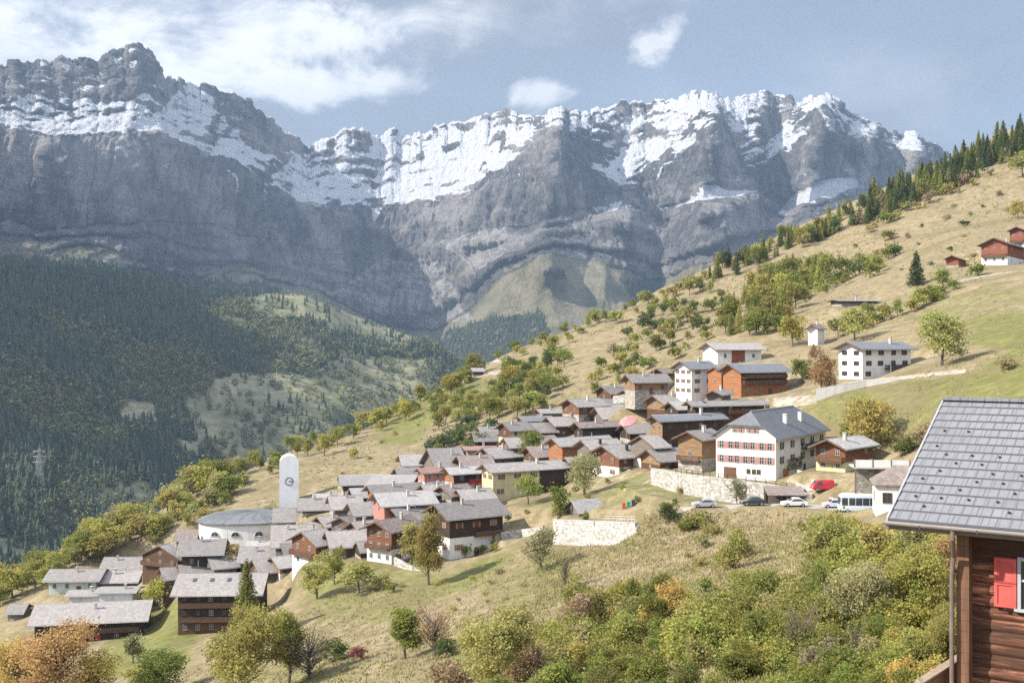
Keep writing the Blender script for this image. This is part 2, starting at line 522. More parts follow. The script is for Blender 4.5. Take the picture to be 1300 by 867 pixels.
    edge = np.minimum(1, np.arange(len(BAND))[:, None] / 6.0)
    rib = ridged(X / 95, Z / 800 + Y / 900, Y / 300, o=5, seed=3)
    rib2 = fbm(X / 38, Z / 240, Y / 80, o=4, seed=8)
    zw = Z + .16 * X + 60 * fbm(X / 420, Y / 420, Z / 300, o=4, seed=12)
    strata = .6 * np.abs((zw / 71.0) % 1.0 - .5) * 2 + .4 * np.abs((zw / 27.0) % 1.0 - .5) * 2
    strata = sstep(.3, .6, strata) * (.35 + 1.3 * sstep(-.3, .4, fbm(X / 300, Y / 300, Z / 160, o=3, seed=14))) * np.select([b == 0, b == 1, b == 2, b == 3], [1.0, .25, .6, 0.0])
    rib3 = ridged(X / 30, Z / 300 + Y / 500, Y / 110, o=4, seed=5)
    rib4 = ridged(X / 13, Z / 110 + Y / 300, Y / 50, o=3, seed=15)
    d = amp * (.52 * rib + .10 * rib2 + .46 * rib3 + .34 * rib4 + .20 * strata) * edge
    X, Y, Z = X + n0[..., 0] * d, Y + n0[..., 1] * d * .8, Z + n0[..., 2] * d * .35
    # lower slopes: long gullies
    low = (b == 3) * sstep(0, .3, TT)[:, None]
    Z = Z + low * (22 * ridged(X / 300, Y / 900, o=4, seed=21) + 6 * fbm(X / 60, Y / 60, o=3, seed=22))
    n1 = normals(X, Y, Z)
    nz = n1[..., 2]
    k = 3
    nzs = sum(np.roll(nz, s, 0) for s in range(-k, k + 1)) / (2 * k + 1)
    nzs = sum(np.roll(nzs, s, 1) for s in range(-k, k + 1)) / (2 * k + 1)
    zline = sstep(480, 760, Z + 90 * fbm(X / 200, Y / 200, o=3, seed=31))
    snow = sstep(.40, .80, nzs + .16 * fbm(X / 50, Y / 50, Z / 50, o=4, seed=33)) * zline * np.where(BAND[:, None] == 0, 1, .5)
    snow = np.clip(snow + np.where(bias > 0, bias * 1.25 * (np.where(bias > .9, .8, .35) + np.where(bias > .9, .2, .65) * sstep(-.05, .3, nzs)), bias), 0, 1)
    snow = np.where(b == 3, 0, snow)
    fis = 1 - np.abs(vn(PX / 11 + 2.5 * fbm(PX / 40, PY / 40, o=2, seed=61), PY / 85, seed=63))
    snow = np.maximum(snow, .62 * sstep(.86, .97, fis) * (b == 1) * (1 - sstep(.25, .8, TT))[:, None] * sstep(-.35, .25, fbm(PX / 60, PY / 60, o=2, seed=65)))
    grass = np.clip(sstep(.35, .7, nzs) * (1 - sstep(240, 400, Z)), 0, 1) * (b >= 2)
    grass = np.maximum(grass, (b == 3) * .72)
    scree = np.zeros_like(X)
    for pl in ([(555, 312), (640, 288), (650, 320), (610, 345), (590, 330)], [(330, 345), (500, 405), (545, 418), (600, 405), (560, 330), (480, 330), (420, 372)], [(110, 318), (190, 345), (250, 372), (200, 372)]):
        scree = np.where(inpoly(wx, wy, pl), .55, scree)
    wood = np.zeros_like(X)
    for pl in ([(540, 440), (600, 412), (640, 402), (690, 398), (700, 440), (600, 470)], [(-430, 335), (0, 332), (120, 330), (230, 352), (330, 360), (360, 372), (300, 400), (-430, 420)],
               [(790, 360), (850, 352), (840, 380), (800, 385)], [(690, 350), (712, 346), (720, 358), (700, 362)]):
        wood = np.where(inpoly(wx, wy, pl), .6, wood)
    # the back of the range
    bx = [X[0] * 1.06, X[0] * 1.2]; by = [Y[0] + 260, Y[0] + 900]; bz = [Z[0] - 220, Z[0] - 900]
    Vx = np.concatenate([np.array(bx)[::-1], X]); Vy = np.concatenate([np.array(by)[::-1], Y]); Vz = np.concatenate([np.array(bz)[::-1], Z])
    pad = lambda a: np.concatenate([np.repeat(a[:1] * 0, 2, 0), a])
    V = np.stack([Vx, Vy, Vz], -1)
    o = np_mesh('mountains', V.reshape(-1, 3), grid_faces(*Vx.shape), mountain_material(), True,
                {'snow': pad(snow), 'grass': pad(grass), 'scree': pad(scree), 'wood': pad(wood)})
    tag(o, kind='structure')
    return dict(PX=PX, PY=PY, X=X, Y=Y, Z=Z, wood=wood, band=BAND)


MT = build_mountains()


# ------------------------------------------------------------------ the far side of the valley
def far_hill_material():
    m = NT('far_slope_meadow'); pos = m.coord('World')
    f = m.noise(pos, .006, 9, .6); f2 = m.noise(pos, .04, 6, .7)
    c = m.ramp(f, [(.32, (.13, .14, .08)), (.5, (.23, .215, .125)), (.68, (.33, .29, .19))])
    c = m.mix(m.ramp(f2, [(.36, .0), (.66, .75)]), c, (.06, .075, .04))
    c = m.mix(m.ramp(m.attr('wood'), [(.35, 0.0), (.75, .9)]), c, (.028, .034, .022))
    return m.done(m.bsdf(c, .95, .1, 0, m.bump(f2, .6, 3)))


FH_COLS = np.arange(-430, 1010, 4.0)
CLEAR = [([(305, 376), (400, 370), (545, 432), (500, 442), (440, 424), (380, 402), (330, 402)], .04), ([(268, 476), (310, 470), (395, 488), (405, 522), (330, 512), (295, 540), (238, 542), (258, 500)], .05),
         ([(148, 515), (192, 513), (205, 537), (160, 532)], .05), ([(218, 562), (250, 553), (254, 577)], .1), ([(400, 470), (470, 450), (560, 470), (540, 520), (430, 540)], .16), ([(300, 520), (380, 510), (420, 540), (360, 570), (290, 560)], .2),
         ([(120, 650), (200, 630), (240, 600), (250, 612), (180, 650)], .15), ([(235, 545), (330, 470), (420, 480), (470, 450), (560, 455), (520, 540), (420, 565), (300, 600)], .13), ([(330, 400), (480, 430), (440, 460), (340, 440)], .35), ([(0, 680), (60, 690), (40, 715), (0, 720)], .2), ([(90, 620), (180, 610), (190, 628), (100, 640)], .15)]


def wood_density(px, py, x, y):
    wx = px + 14 * fbm(px / 30, py / 30, o=3, seed=301); wy = py + 10 * fbm(px / 30, py / 30, o=3, seed=303)
    d = .98 - .75 * sstep(.02, .30, fbm(x / 170, y / 170, o=4, seed=305)) * sstep(120, 330, px + .45 * (py - 450)) - .2 * sstep(.0, .3, fbm(x / 60, y / 60, o=3, seed=306))
    for pl, v in CLEAR: d = np.where(inpoly(wx, wy, pl), np.minimum(v, d), d)
    return d


def build_far_hill():
    cols = FH_COLS; nc = len(cols)
    top = cv([(-430, 300), (0, 338), (100, 346), (200, 356), (265, 378), (320, 374), (385, 374), (420, 388), (470, 410), (540, 433), (600, 466), (700, 505), (1010, 640)], cols)
    dt = cv([(-430, 1800), (0, 2300), (300, 2800), (540, 2900), (1010, 3000)], cols)
    db = cv([(-430, 800), (0, 1050), (300, 1300), (540, 1500), (1010, 1700)], cols)
    R, T = 150, []
    PY, DD = [], []
    for i in range(R):
        t = i / (R - 1)
        PY.append(top + (840 - top) * t); DD.append(dt + (db - dt) * t ** .75)
    PY, DD = np.array(PY), np.array(DD)
    DD = DD * (1 + .035 * fbm(cols[None] / 90 + 0 * DD, PY / 90, o=3, seed=77))
    PX = np.broadcast_to(cols, PY.shape)
    X, Y, Z = (PX - CX) / F * DD, DD, (CY - PY) / F * DD
    Z = Z + 7 * fbm(X / 90, Y / 90, o=4, seed=71)
    Vx = np.concatenate([[X[0] * 1.15, X[0] * 1.03], X]); Vy = np.concatenate([[Y[0] + 500, Y[0] + 90], Y]); Vz = np.concatenate([[Z[0] - 420, Z[0] - 30], Z])
    o = np_mesh('far_slope', np.stack([Vx, Vy, Vz], -1).reshape(-1, 3), grid_faces(*Vx.shape), far_hill_material(), True, {'wood': np.concatenate([np.full((2, nc), .5), wood_density(PX, PY, X, Y)])})
    tag(o, kind='structure')
    return dict(PX=PX, PY=PY, X=X, Y=Y, Z=Z)


FH = build_far_hill()



def unseen_shadow_spur():
    # unseen ridge added left of the picture, shaped to shade the valley's left side
    ys = np.linspace(300, 3300, 120); us = np.linspace(-1, 1, 60)
    crest = cv([(300, 500), (800, 1150), (1100, 1420), (1500, 1640), (2200, 1780), (2900, 1650), (3300, 1200)], ys)
    U, Yg = np.meshgrid(us, ys)
    X = -2750 + U * 1500 + 120 * fbm(Yg / 500, U * 2, o=4, seed=91)
    Z = crest[:, None] - np.abs(U) * (crest[:, None] + 350) + 130 * ridged(X / 420, Yg / 420, o=5, seed=93) * (1 - .6 * np.abs(U))
    o = np_mesh('unseen_shadow_spur', np.stack([X, Yg, Z], -1).reshape(-1, 3), grid_faces(*X.shape)[:, ::-1].copy(), bpy.data.materials['mountain_rock_snow'], True,
                {k: np.zeros(X.size) for k in ('snow', 'grass', 'scree', 'wood')})
    tag(o, kind='structure')


unseen_shadow_spur()

# haze: the air between here and the mountains
hz = MB().box(-9500, 9500, -400, 9500, -1300, 2100)
m_ = NT('haze_air')
pv = m_.n('ShaderNodeVolumePrincipled'); pv.inputs['Color'].default_value = (.52, .72, 1, 1); pv.inputs['Density'].default_value = 5.2e-5
pv.inputs['Anisotropy'].default_value = 0.2
m_.l(pv.outputs[0], m_.out.inputs['Volume'])
HAZE = hz.build('haze', m_.mat); tag(HAZE, kind='stuff')
# ------------------------------------------------------------------ the houses of the village: where they stand
# wall corner nearest the camera at the eaves (x, y), foot of that corner, distance, turn of the ridge, picture x of the far end of the
# long wall, picture x of the far end of the gable wall (or its width in metres as W)
HOUSES = []


def H(label, cx, ey, by, D, a, xr, xg=None, W=None, cat='house', name='village_house', **kw):
    ar = math.radians(a); ca, sa_ = math.cos(ar), math.sin(ar)
    Cx = (cx - CX) / F * D; zt = (CY - ey) / F * D; zb = (CY - by) / F * D
    k = (xr - CX) / F; Lm = (k * D - Cx) / (ca - k * sa_)
    if W is None:
        k = (xg - CX) / F; W = (k * D - Cx) / (-sa_ - k * ca)
    L_, W_ = max(2.5, Lm * (1.0 if kw.get('special') else 1.05)), max(2.5, W)
    if W is not None and xg is None: W = W * 1.18
    # centre of the footprint
    ox = Cx + ca * L_ / 2 - sa_ * W_ / 2; oy = D + sa_ * L_ / 2 + ca * W_ / 2
    HOUSES.append(dict(label=label, cx=cx, by=by, D=D, a=ar, L=L_, W=W_, H=zt - zb, zb=zb, o=(ox, oy), corner=(Cx, D), cat=cat, name=name, **kw))


# --- lower rim of the village, left
H('long dark chalet with wide grey roof behind the orange trees at lower left', 44, 790, 820, 265, 10, 175, W=13, up='dark', lo='dark', roof='stone', fl=2, cols=6, pitch=23, gable_win=2)
H('tiny grey shed at far left edge beside the wide roof', 10, 777, 788, 290, 5, 28, W=6, up='grey', lo='stone', roof='stone', fl=0, name='garden_shed', cat='shed')
H('low pale green house with white window bands at far left', 62, 735, 754, 300, 2, 119, W=9, up='green', lo='green', roof='stone', fl=1, cols=4, pitch=20)
H('dark cabin topmost of the stepped group at far left', 133, 720, 732, 328, 4, 176, W=9, up='dark', lo='dark', roof='stone', fl=0, pitch=24)
H('dark cabin with pale front in the middle of the stepped group at far left', 122, 737, 756, 302, 4, 168, W=8, up='grey', lo='white', roof='stone', fl=1, cols=3)
H('low white garage with grey roof just below the pale green house', 88, 756, 768, 286, 4, 124, W=6, up='white', lo='white', roof='stone', fl=0, pitch=10, name='garage', cat='garage')
H('small white annex with light roof in front of the stepped dark cabins', 126, 752, 766, 284, 4, 166, W=6, up='white', lo='white', roof='pale', fl=0, pitch=8, name='annex', cat='annex')
H('dark brown chalet with red trim on its gable facing the viewer, left of the church', 226, 708, 726, 290, 66, 236, 181, up='brown', lo='brown', roof='stone', fl=1, cols=2, gable_win=3, balcony=1)
H('dark timber house with one white door below the left end of the church', 231, 702, 726, 287, 8, 276, W=11, up='dark', lo='dark', roof='stone', fl=1, cols=2, door='white', pitch=23)
H('tall dark chalet with stacked balconies and skylights in its grey roof at lower left', 226, 752, 806, 250, 3, 322, W=13, up='dark', lo='brown', roof='stone', fl=3, cols=6, pitch=24, balcony=2, skylights=4, chimneys=1)
H('half dark half white house with grey roof under the church, right of the yellow tree', 308, 711, 730, 285, 6, 364, W=11, up='dark', lo='white', roof='stone', fl=1, cols=3, pitch=23, whiteright=.55)
H('small white annex with rounded light metal roof in front of the church wall', 316, 693, 708, 300, 6, 347, W=7, up='white', lo='white', roof='pale', fl=0, pitch=10, name='annex', cat='annex')
H('low pinkish roofed shed at the left end of the church', 224, 684, 692, 325, 5, 246, W=8, up='grey', lo='stone', roof='brown', fl=0, name='shed', cat='shed')
# --- round the tower
H('long low house with plain grey roof at the foot of the church tower', 352, 660, 670, 315, 10, 411, W=11, up='grey', lo='stone', roof='stone', fl=0)
H('broad grey roofed barn right of the church nave', 350, 691, 704, 286, 12, 390, W=14, up='grey', lo='stone', roof='stone', fl=1, cols=3, pitch=28, name='village_barn', cat='barn')
H('narrow barn wedged between the broad barn and the beamed chalet', 393, 675, 690, 292, 14, 410, W=8, up='grey', lo='stone', roof='stone', fl=0, name='village_barn', cat='barn')
H('chalet with wooden porch gable above a white base, right of the broad barn', 401, 690, 723, 258, 46, 424, 371, up='mid', lo='white', roof='stone', fl=2, cols=2, gable_win=2, balcony=1, split=.45)
H('wide grey roofed house right of the porch gable chalet', 409, 693, 708, 266, 16, 450, W=10, up='grey', lo='stone', roof='stone', fl=1, cols=3)
H('chalet with exposed gable beams above the wide grey roofed house', 447, 666, 684, 280, 58, 462, 421, up='beams', lo='grey', roof='stone', fl=1, cols=2, gable_win=2)
H('low stone house with sagging grey roof left of the white based chalet', 423, 692, 712, 252, 18, 460, W=10, up='grey', lo='stone', roof='stone', fl=1, cols=3)
H('plain grey roof between the church tower and the red walled house', 424, 644, 656, 298, 16, 456, W=10, up='grey', lo='stone', roof='stone', fl=0)
H('lone pale roof at the upper left edge of the village', 436, 614, 628, 318, 12, 468, W=10, up='dark', lo='stone', roof='pale', fl=0, pitch=18)
H('long low shed with a shaded gable end coloured dark next to the lone pale roof', 471, 615, 628, 305, -12, 514, W=12, up='dark', lo='dark', roof='pale', fl=0, pitch=18, name='shed', cat='shed')  # shade on the gable end is put into the dark wall colour
H('house with small orange gable and long grey roof behind the red walled house', 478, 626, 644, 288, 26, 532, 467, up='orange', lo='white', roof='stone', fl=1, cols=4, gable_win=1)
H('low red walled house with pale roof behind the tall tree', 488, 640, 660, 268, 24, 546, W=9, up='red', lo='red', roof='pale', fl=1, cols=3, gable_win=1)
# --- centre front
H('brown roofed chalet with red brown gable over tall white base, beside the tall tree', 497, 673, 716, 240, 55, 530, 466, up='mid', lo='white', roof='brown', fl=3, cols=2, gable_win=3, balcony=1, split=.42, shut='brown')
H('big chalet with dark timber storey over white ground floor, right of the tall tree', 571, 656, 711, 240, 32, 635, 545, up='dark', lo='white', roof='stone', fl=2, cols=3, gable_win=2, balcony=1, split=.5, shut='orange', chimneys=1, trim='red')
H('long cream house with brown shutters and a dark open barn at its right end', 626, 598, 634, 278, 28, 721, 612, up='cream', lo='cream', roof='stone', fl=2, cols=5, gable_win=2, shut='brown', barnright=.42)
H('house with pale green grey roof and bright red balcony, left of the cream house', 576, 601, 627, 288, 28, 614, 565, up='orange', lo='white', roof='pale', fl=2, cols=2, gable_win=1, balcony=1, balcol='redpaint', front_up='dark')
H('reddish house with rust coloured front, left of the red balcony house', 539, 600, 624, 296, 30, 570, 531, up='red', lo='white', roof='rust', fl=2, cols=3, gable_win=1)
H('low grey roof at the upper left rim of the village centre', 515, 589, 600, 332, 14, 555, W=10, up='grey', lo='stone', roof='stone', fl=0)
H('big steep grey roof above the reddish house', 556, 592, 606, 318, 20, 588, W=15, up='grey', lo='stone', roof='stone', fl=0, pitch=30)
H('flat pinkish roofed garage row beside the parked white van', 594, 571, 580, 336, 8, 626, W=10, up='pink', lo='pink', roof='rust', fl=0, pitch=4, name='garage', cat='garage')
H('small brown house at the top left of the village with grey roof', 605, 558, 569, 350, 10, 628, W=9, up='brown', lo='stone', roof='stone', fl=1, cols=2)
H('brown and cream house with flat grey roof behind the parked white van', 649, 545, 568, 342, 30, 672, 633, up='brown', lo='cream', roof='stone', fl=2, cols=2, gable_win=1, front_up='cream')
H('low terrace with flat lavender grey roof at the top rim of the village', 668, 534, 546, 372, 14, 700, W=12, up='grey', lo='stone', roof='slate', fl=0, pitch=8)
H('second flat grey roof stepping up behind the lavender grey terrace', 690, 524, 536, 392, 14, 722, W=10, up='grey', lo='stone', roof='stone', fl=0, pitch=10)
H('timber framed house with open gable at the top centre of the village', 735, 515, 538, 352, 38, 766, 714, up='mid', lo='stone', roof='stone', fl=2, cols=2, gable_win=2)
H('house with dark brown roof beside the pink parasol', 740, 542, 562, 322, 28, 796, 729, up='dark', lo='brown', roof='brown', fl=1, cols=3, gable_win=1)
H('long grey roof above the pink parasol', 768, 530, 546, 342, 14, 826, W=12, up='grey', lo='stone', roof='stone', fl=1, cols=4)
H('upper long roof with pale ridge behind the pink parasol', 772, 517, 530, 366, 12, 820, W=10, up='grey', lo='stone', roof='stone', fl=0)
H('small stone hut with brown gable wedged between the long roofs and the dark timber house', 823, 517, 532, 345, 40, 838, 812, up='brown', lo='stone', roof='stone', fl=0, name='village_barn', cat='barn')
H('bright orange timber house with red balcony in the village centre', 714, 565, 590, 305, 30, 774, 697, up='orange', lo='orange', roof='pale', fl=2, cols=3, gable_win=1, balcony=1, balcol='redpaint')
H('chalet with small black chimney and brown gable over white walls above the grass bank', 786, 579, 608, 268, 38, 827, 752, up='mid', lo='white', roof='stone', fl=2, cols=3, gable_win=2, split=.5, chimneys=1, shut='brown')
H('low grey roof tucked between the orange house and the black chimney chalet', 752, 569, 584, 292, 26, 786, W=8, up='grey', lo='stone', roof='stone', fl=0)
# --- right of centre
H('very long dark timber house with tan gable and bay, left of the big white house', 841, 534, 590, 270, 30, 914, 826, up='dark', lo='white', roof='slate', fl=3, cols=4, gable_win=2, split=.36, gable_mat='tan', balcony=1)
H('old barn with patched brown gable on a stone base, left of the big white house', 891, 557, 600, 244, 48, 914, 861, up='tan', lo='stone', roof='stone', fl=1, cols=2, gable_win=1, split=.4, balcony=1, name='village_barn', cat='barn')
H('house with long grey roof and red brown gable behind the big white house', 883, 515, 536, 280, 20, 966, 873, up='dark', lo='brown', roof='stone', fl=2, cols=5, gable_win=1, skylights=1, front_up='dark')
H('orange timber chalet with dark roof and long balcony at the upper village edge', 941, 471, 504, 310, 28, 996, 918, up='orange', lo='orange', roof='slate', fl=2, cols=4, gable_win=1, balcony=2, front_up='dark')
H('small orange timber annex with grey roof attached left of the orange chalet', 916, 472, 498, 320, 36, 926, 899, up='orange', lo='orange', roof='slate', fl=1, cols=1, gable_win=1, name='annex', cat='annex')
H('white house with grey roof and many gable windows, left of the orange chalet', 878, 467, 502, 326, 30, 906, 857, up='white', lo='white', roof='slate', fl=3, cols=2, gable_win=3, shut='brown')
H('modern white house with wide grey roof and dark wooden middle panel above the village', 911, 443, 462, 365, 12, 964, W=13, up='white', lo='white', roof='stone', fl=1, cols=3, pitch=16, midpanel=1)
H('grey weathered stable with open ground floor left of the tall white house', 806, 484, 501, 332, 16, 846, W=8, up='tan', lo='stone', roof='stone', fl=1, cols=3, gable_win=1, name='village_barn', cat='barn')
H('small brown gable cabin half hidden behind the grey stable', 845, 473, 484, 352, 38, 870, 830, up='brown', lo='stone', roof='brown', fl=0, gable_win=1)
H('white chalet with dark roof and black balcony above the long parapet wall', 1095, 442, 482, 275, 30, 1153, 1065, up='white', lo='white', roof='slate', fl=3, cols=4, gable_win=2, balcony=1, balcol='darkpaint', shut='dark', chimneys=1, pitch=20, darkwin=1)
H('small wooden chalet with open gable balcony right of the big white house', 1073, 568, 600, 205, 46, 1106, 1036, up='mid', lo='cream', roof='pale', fl=2, cols=2, gable_win=2, balcony=1, split=.4)
H('small grey house filling the gap between the beamed chalet and the orange gable house', 452, 652, 665, 280, 22, 484, W=9, up='grey', lo='stone', roof='stone', fl=1, cols=2)
H('low grey roof right of the brown and cream house at the top of the village', 676, 547, 558, 346, 16, 703, W=9, up='brown', lo='stone', roof='stone', fl=0)
H('small gabled hut above the long grey roof behind the big white house', 916, 501, 512, 296, 62, 927, 897, up='grey', lo='grey', roof='stone', fl=0, name='hut', cat='hut')
H('flat pale roof right of the church tower, nearest to it', 384, 645, 654, 314, 8, 424, W=9, up='grey', lo='stone', roof='stone', fl=0)
H('second flat pale roof behind the one nearest to the church tower', 402, 634, 643, 328, 8, 438, W=9, up='white', lo='stone', roof='pale', fl=0, pitch=12)
H('tiny shed between the low stone house and the white based chalet', 458, 699, 712, 246, 20, 472, W=6, up='dark', lo='stone', roof='stone', fl=0, name='shed', cat='shed')
H('low grey roof between the cream house barn and the orange timber house', 730, 592, 605, 286, 24, 758, W=8, up='brown', lo='stone', roof='stone', fl=0)
H('narrow grey house squeezed between black chimney chalet and very long timber house', 829, 566, 592, 264, 30, 846, W=9, up='grey', lo='white', roof='stone', fl=1, cols=2)
H('low brown roof behind the pale green grey roof of the red balcony house', 590, 590, 600, 312, 18, 622, W=9, up='brown', lo='stone', roof='brown', fl=0)
H('low house with grey roof just right of the timber framed house at the top centre', 752, 524, 536, 356, 16, 790, W=9, up='brown', lo='stone', roof='stone', fl=1, cols=2)
H('flat grey roof at the right end of the long roofs behind the pink parasol', 800, 548, 562, 318, 16, 826, W=8, up='dark', lo='stone', roof='stone', fl=1, cols=2)
# --- upper right
H('lower of two red brown chalets on white bases at the right edge', 1279, 309, 336, 430, 52, 1299, 1246, up='redbrown', lo='white', roof='brown', fl=2, cols=2, gable_win=3, split=.4, balcony=1)
H('red brown chalet cut by the right edge, upper of the two on the slope', 1300, 292, 318, 455, 52, 1322, 1282, up='redbrown', lo='white', roof='brown', fl=2, cols=2, gable_win=2, split=.4)
H('tiny brown cabin left of the red brown chalets on the slope', 1217, 328, 340, 452, 58, 1226, 1201, up='redbrown', lo='stone', roof='brown', fl=0, gable_win=1, name='cabin', cat='cabin')
H('flat roofed grey hut among the bushes on the upper right slope', 1068, 382, 388, 410, 8, 1110, W=9, up='grey', lo='stone', roof='stone', fl=0, pitch=6, name='hut', cat='hut')
H('small white chapel between the yellow tree and the bushes above the village', 1038, 417, 438, 370, 58, 1046, 1026, up='white', lo='white', roof='stone', fl=0, gable_win=1, name='chapel', cat='chapel', pitch=38)
H('tiny timber hay hut alone on the dry meadow left of the church tower', 341, 585, 590, 410, 10, 353, W=4, up='brown', lo='stone', roof='brown', fl=0, name='hay_hut', cat='hut')
H('tiny grey hut below the dirt road on the far meadow', 601, 471, 478, 560, 15, 613, W=6, up='brown', lo='stone', roof='stone', fl=0, name='hay_hut', cat='hut')
_rf = random.Random(23)


WHITE = dict(cx=985, ey=555, by=612, D=212)
H('big white house', 985, 555, 612, 212, 55, 1048, 909, special=1)

# ------------------------------------------------------------------ the near ground
CTRL = [  # picture x, y, distance
    (650, 867, 110), (800, 867, 85), (950, 867, 74), (1100, 867, 62), (1200, 867, 48), (300, 885, 165), (450, 867, 142), (550, 867, 125), (150, 880, 190), (0, 872, 205), (-200, 900, 215),
    (500, 790, 185), (650, 720, 222), (650, 780, 170), (740, 760, 158), (850, 760, 140), (980, 760, 124), (1100, 760, 104), (400, 800, 200), (420, 740, 230), (700, 697, 218), (800, 692, 206),
    (760, 720, 186), (900, 700, 180), (1000, 690, 178), (1100, 690, 160), (900, 652, 195), (1000, 651, 188), (1080, 655, 184), (1150, 660, 180), (850, 650, 203),
    (640, 700, 232), (560, 745, 222), (350, 790, 235), (200, 850, 228), (110, 830, 255),
    (830, 612, 236), (900, 632, 216), (960, 636, 210), (740, 640, 232), (680, 640, 250), (800, 632, 236),
    (1000, 520, 262), (1050, 520, 236), (1150, 545, 196), (1220, 560, 170), (1100, 560, 216), (1039, 497, 258), (1130, 484, 262), (1224, 472, 240), (1280, 470, 218), (1300, 440, 250),
    (1250, 400, 320), (1200, 430, 285), (1180, 350, 425), (1300, 345, 380), (1100, 400, 400), (1000, 445, 375), (1300, 250, 640), (1250, 310, 470),
    (1200, 300, 560), (1100, 340, 580), (1000, 390, 520), (1020, 345, 640), (900, 410, 480), (800, 450, 480), (880, 450, 400), (780, 490, 420), (700, 500, 440), (640, 540, 385), (700, 530, 390),
    (540, 570, 390), (470, 595, 380), (400, 630, 350), (400, 590, 440), (330, 640, 350), (250, 670, 340), (520, 540, 500), (560, 510, 530), (620, 480, 560), (640, 458, 640), (700, 450, 590),
    (200, 690, 330), (100, 710, 340), (40, 750, 320), (0, 780, 300), (-150, 840, 290),
    # the brow, where the slope drops into the valley
    (1300, 178, 930), (1450, 110, 950), (1200, 228, 920), (1100, 268, 890), (1000, 312, 850), (900, 352, 800), (800, 392, 740), (740, 420, 700), (620, 456, 650), (560, 498, 610), (480, 536, 560), (400, 566, 510),
    (300, 604, 470), (220, 645, 425), (150, 682, 390), (70, 715, 360), (0, 742, 340), (-150, 800, 330), (-400, 920, 330),
    # just under the camera and the near house
    (1195, 850, 30), (1400, 900, 27), (1300, 900, 60), (1300, 700, 120), (1400, 620, 150), (1500, 560, 150), (1500, 420, 260), (1600, 300, 480)]
CTRL3 = [P(*c) for c in CTRL]
CTRL3 += [(0, 0, -3.2), (12, 2, -3.5), (-12, 2, -4.5), (0, 14, -8.5), (-14, 14, -11), (11, 14, -7.4), (0, 40, -17.5), (-25, 40, -22), (20, 16, -6), (-60, 10, -26), (-90, 60, -44), (60, 0, 10), (90, 60, 16), (40, 40, -2)]
_brow = [c for c in CTRL if c in CTRL[CTRL.index((1300, 178, 930)):CTRL.index((-400, 920, 330)) + 1]]
for (px, py, D) in _brow:
    for g, drop in ((1.06, 14), (1.25, 85), (1.7, 260)):
        x, y, z = P(px, py, D)
        CTRL3.append((x * g - 20 * (g - 1), y * g, z - drop))
class TPS:
    def __init__(s, pts, lam):
        p = np.array(pts, float); s.c = p[:, :2] / 100.0; n = len(p)
        K = s.k(s.c, s.c) + lam * np.eye(n)
        A = np.zeros((n + 3, n + 3)); A[:n, :n] = K; A[:n, n] = 1; A[:n, n + 1:] = s.c; A[n, :n] = 1; A[n + 1:, :n] = s.c.T
        s.w = np.linalg.solve(A, np.concatenate([p[:, 2], [0, 0, 0]]))

    @staticmethod
    def k(a, b):
        r2 = ((a[:, None] - b[None]) ** 2).sum(-1) + 1e-9
        return .5 * r2 * np.log(r2)

    def __call__(s, x, y):
        sh = np.shape(x); q = np.stack([np.ravel(x), np.ravel(y)], -1) / 100.0; out = np.empty(len(q)); n = len(s.c)
        for i in range(0, len(q), 20000):
            b = q[i:i + 20000]
            out[i:i + 20000] = s.k(b, s.c) @ s.w[:n] + s.w[n] + b @ s.w[n + 1:]
        return out.reshape(sh)


def house_ctrl(hs):
    out = []
    for h in hs:
        x, y = h['corner']; out.append((x, y, h['zb']))
        ca, sa_ = math.cos(h['a']), math.sin(h['a'])
        out.append((x + ca * h['L'], y + sa_ * h['L'], h['zb'] + (.10 * h['L'] if h['L'] > 8 else .05)))
    return out


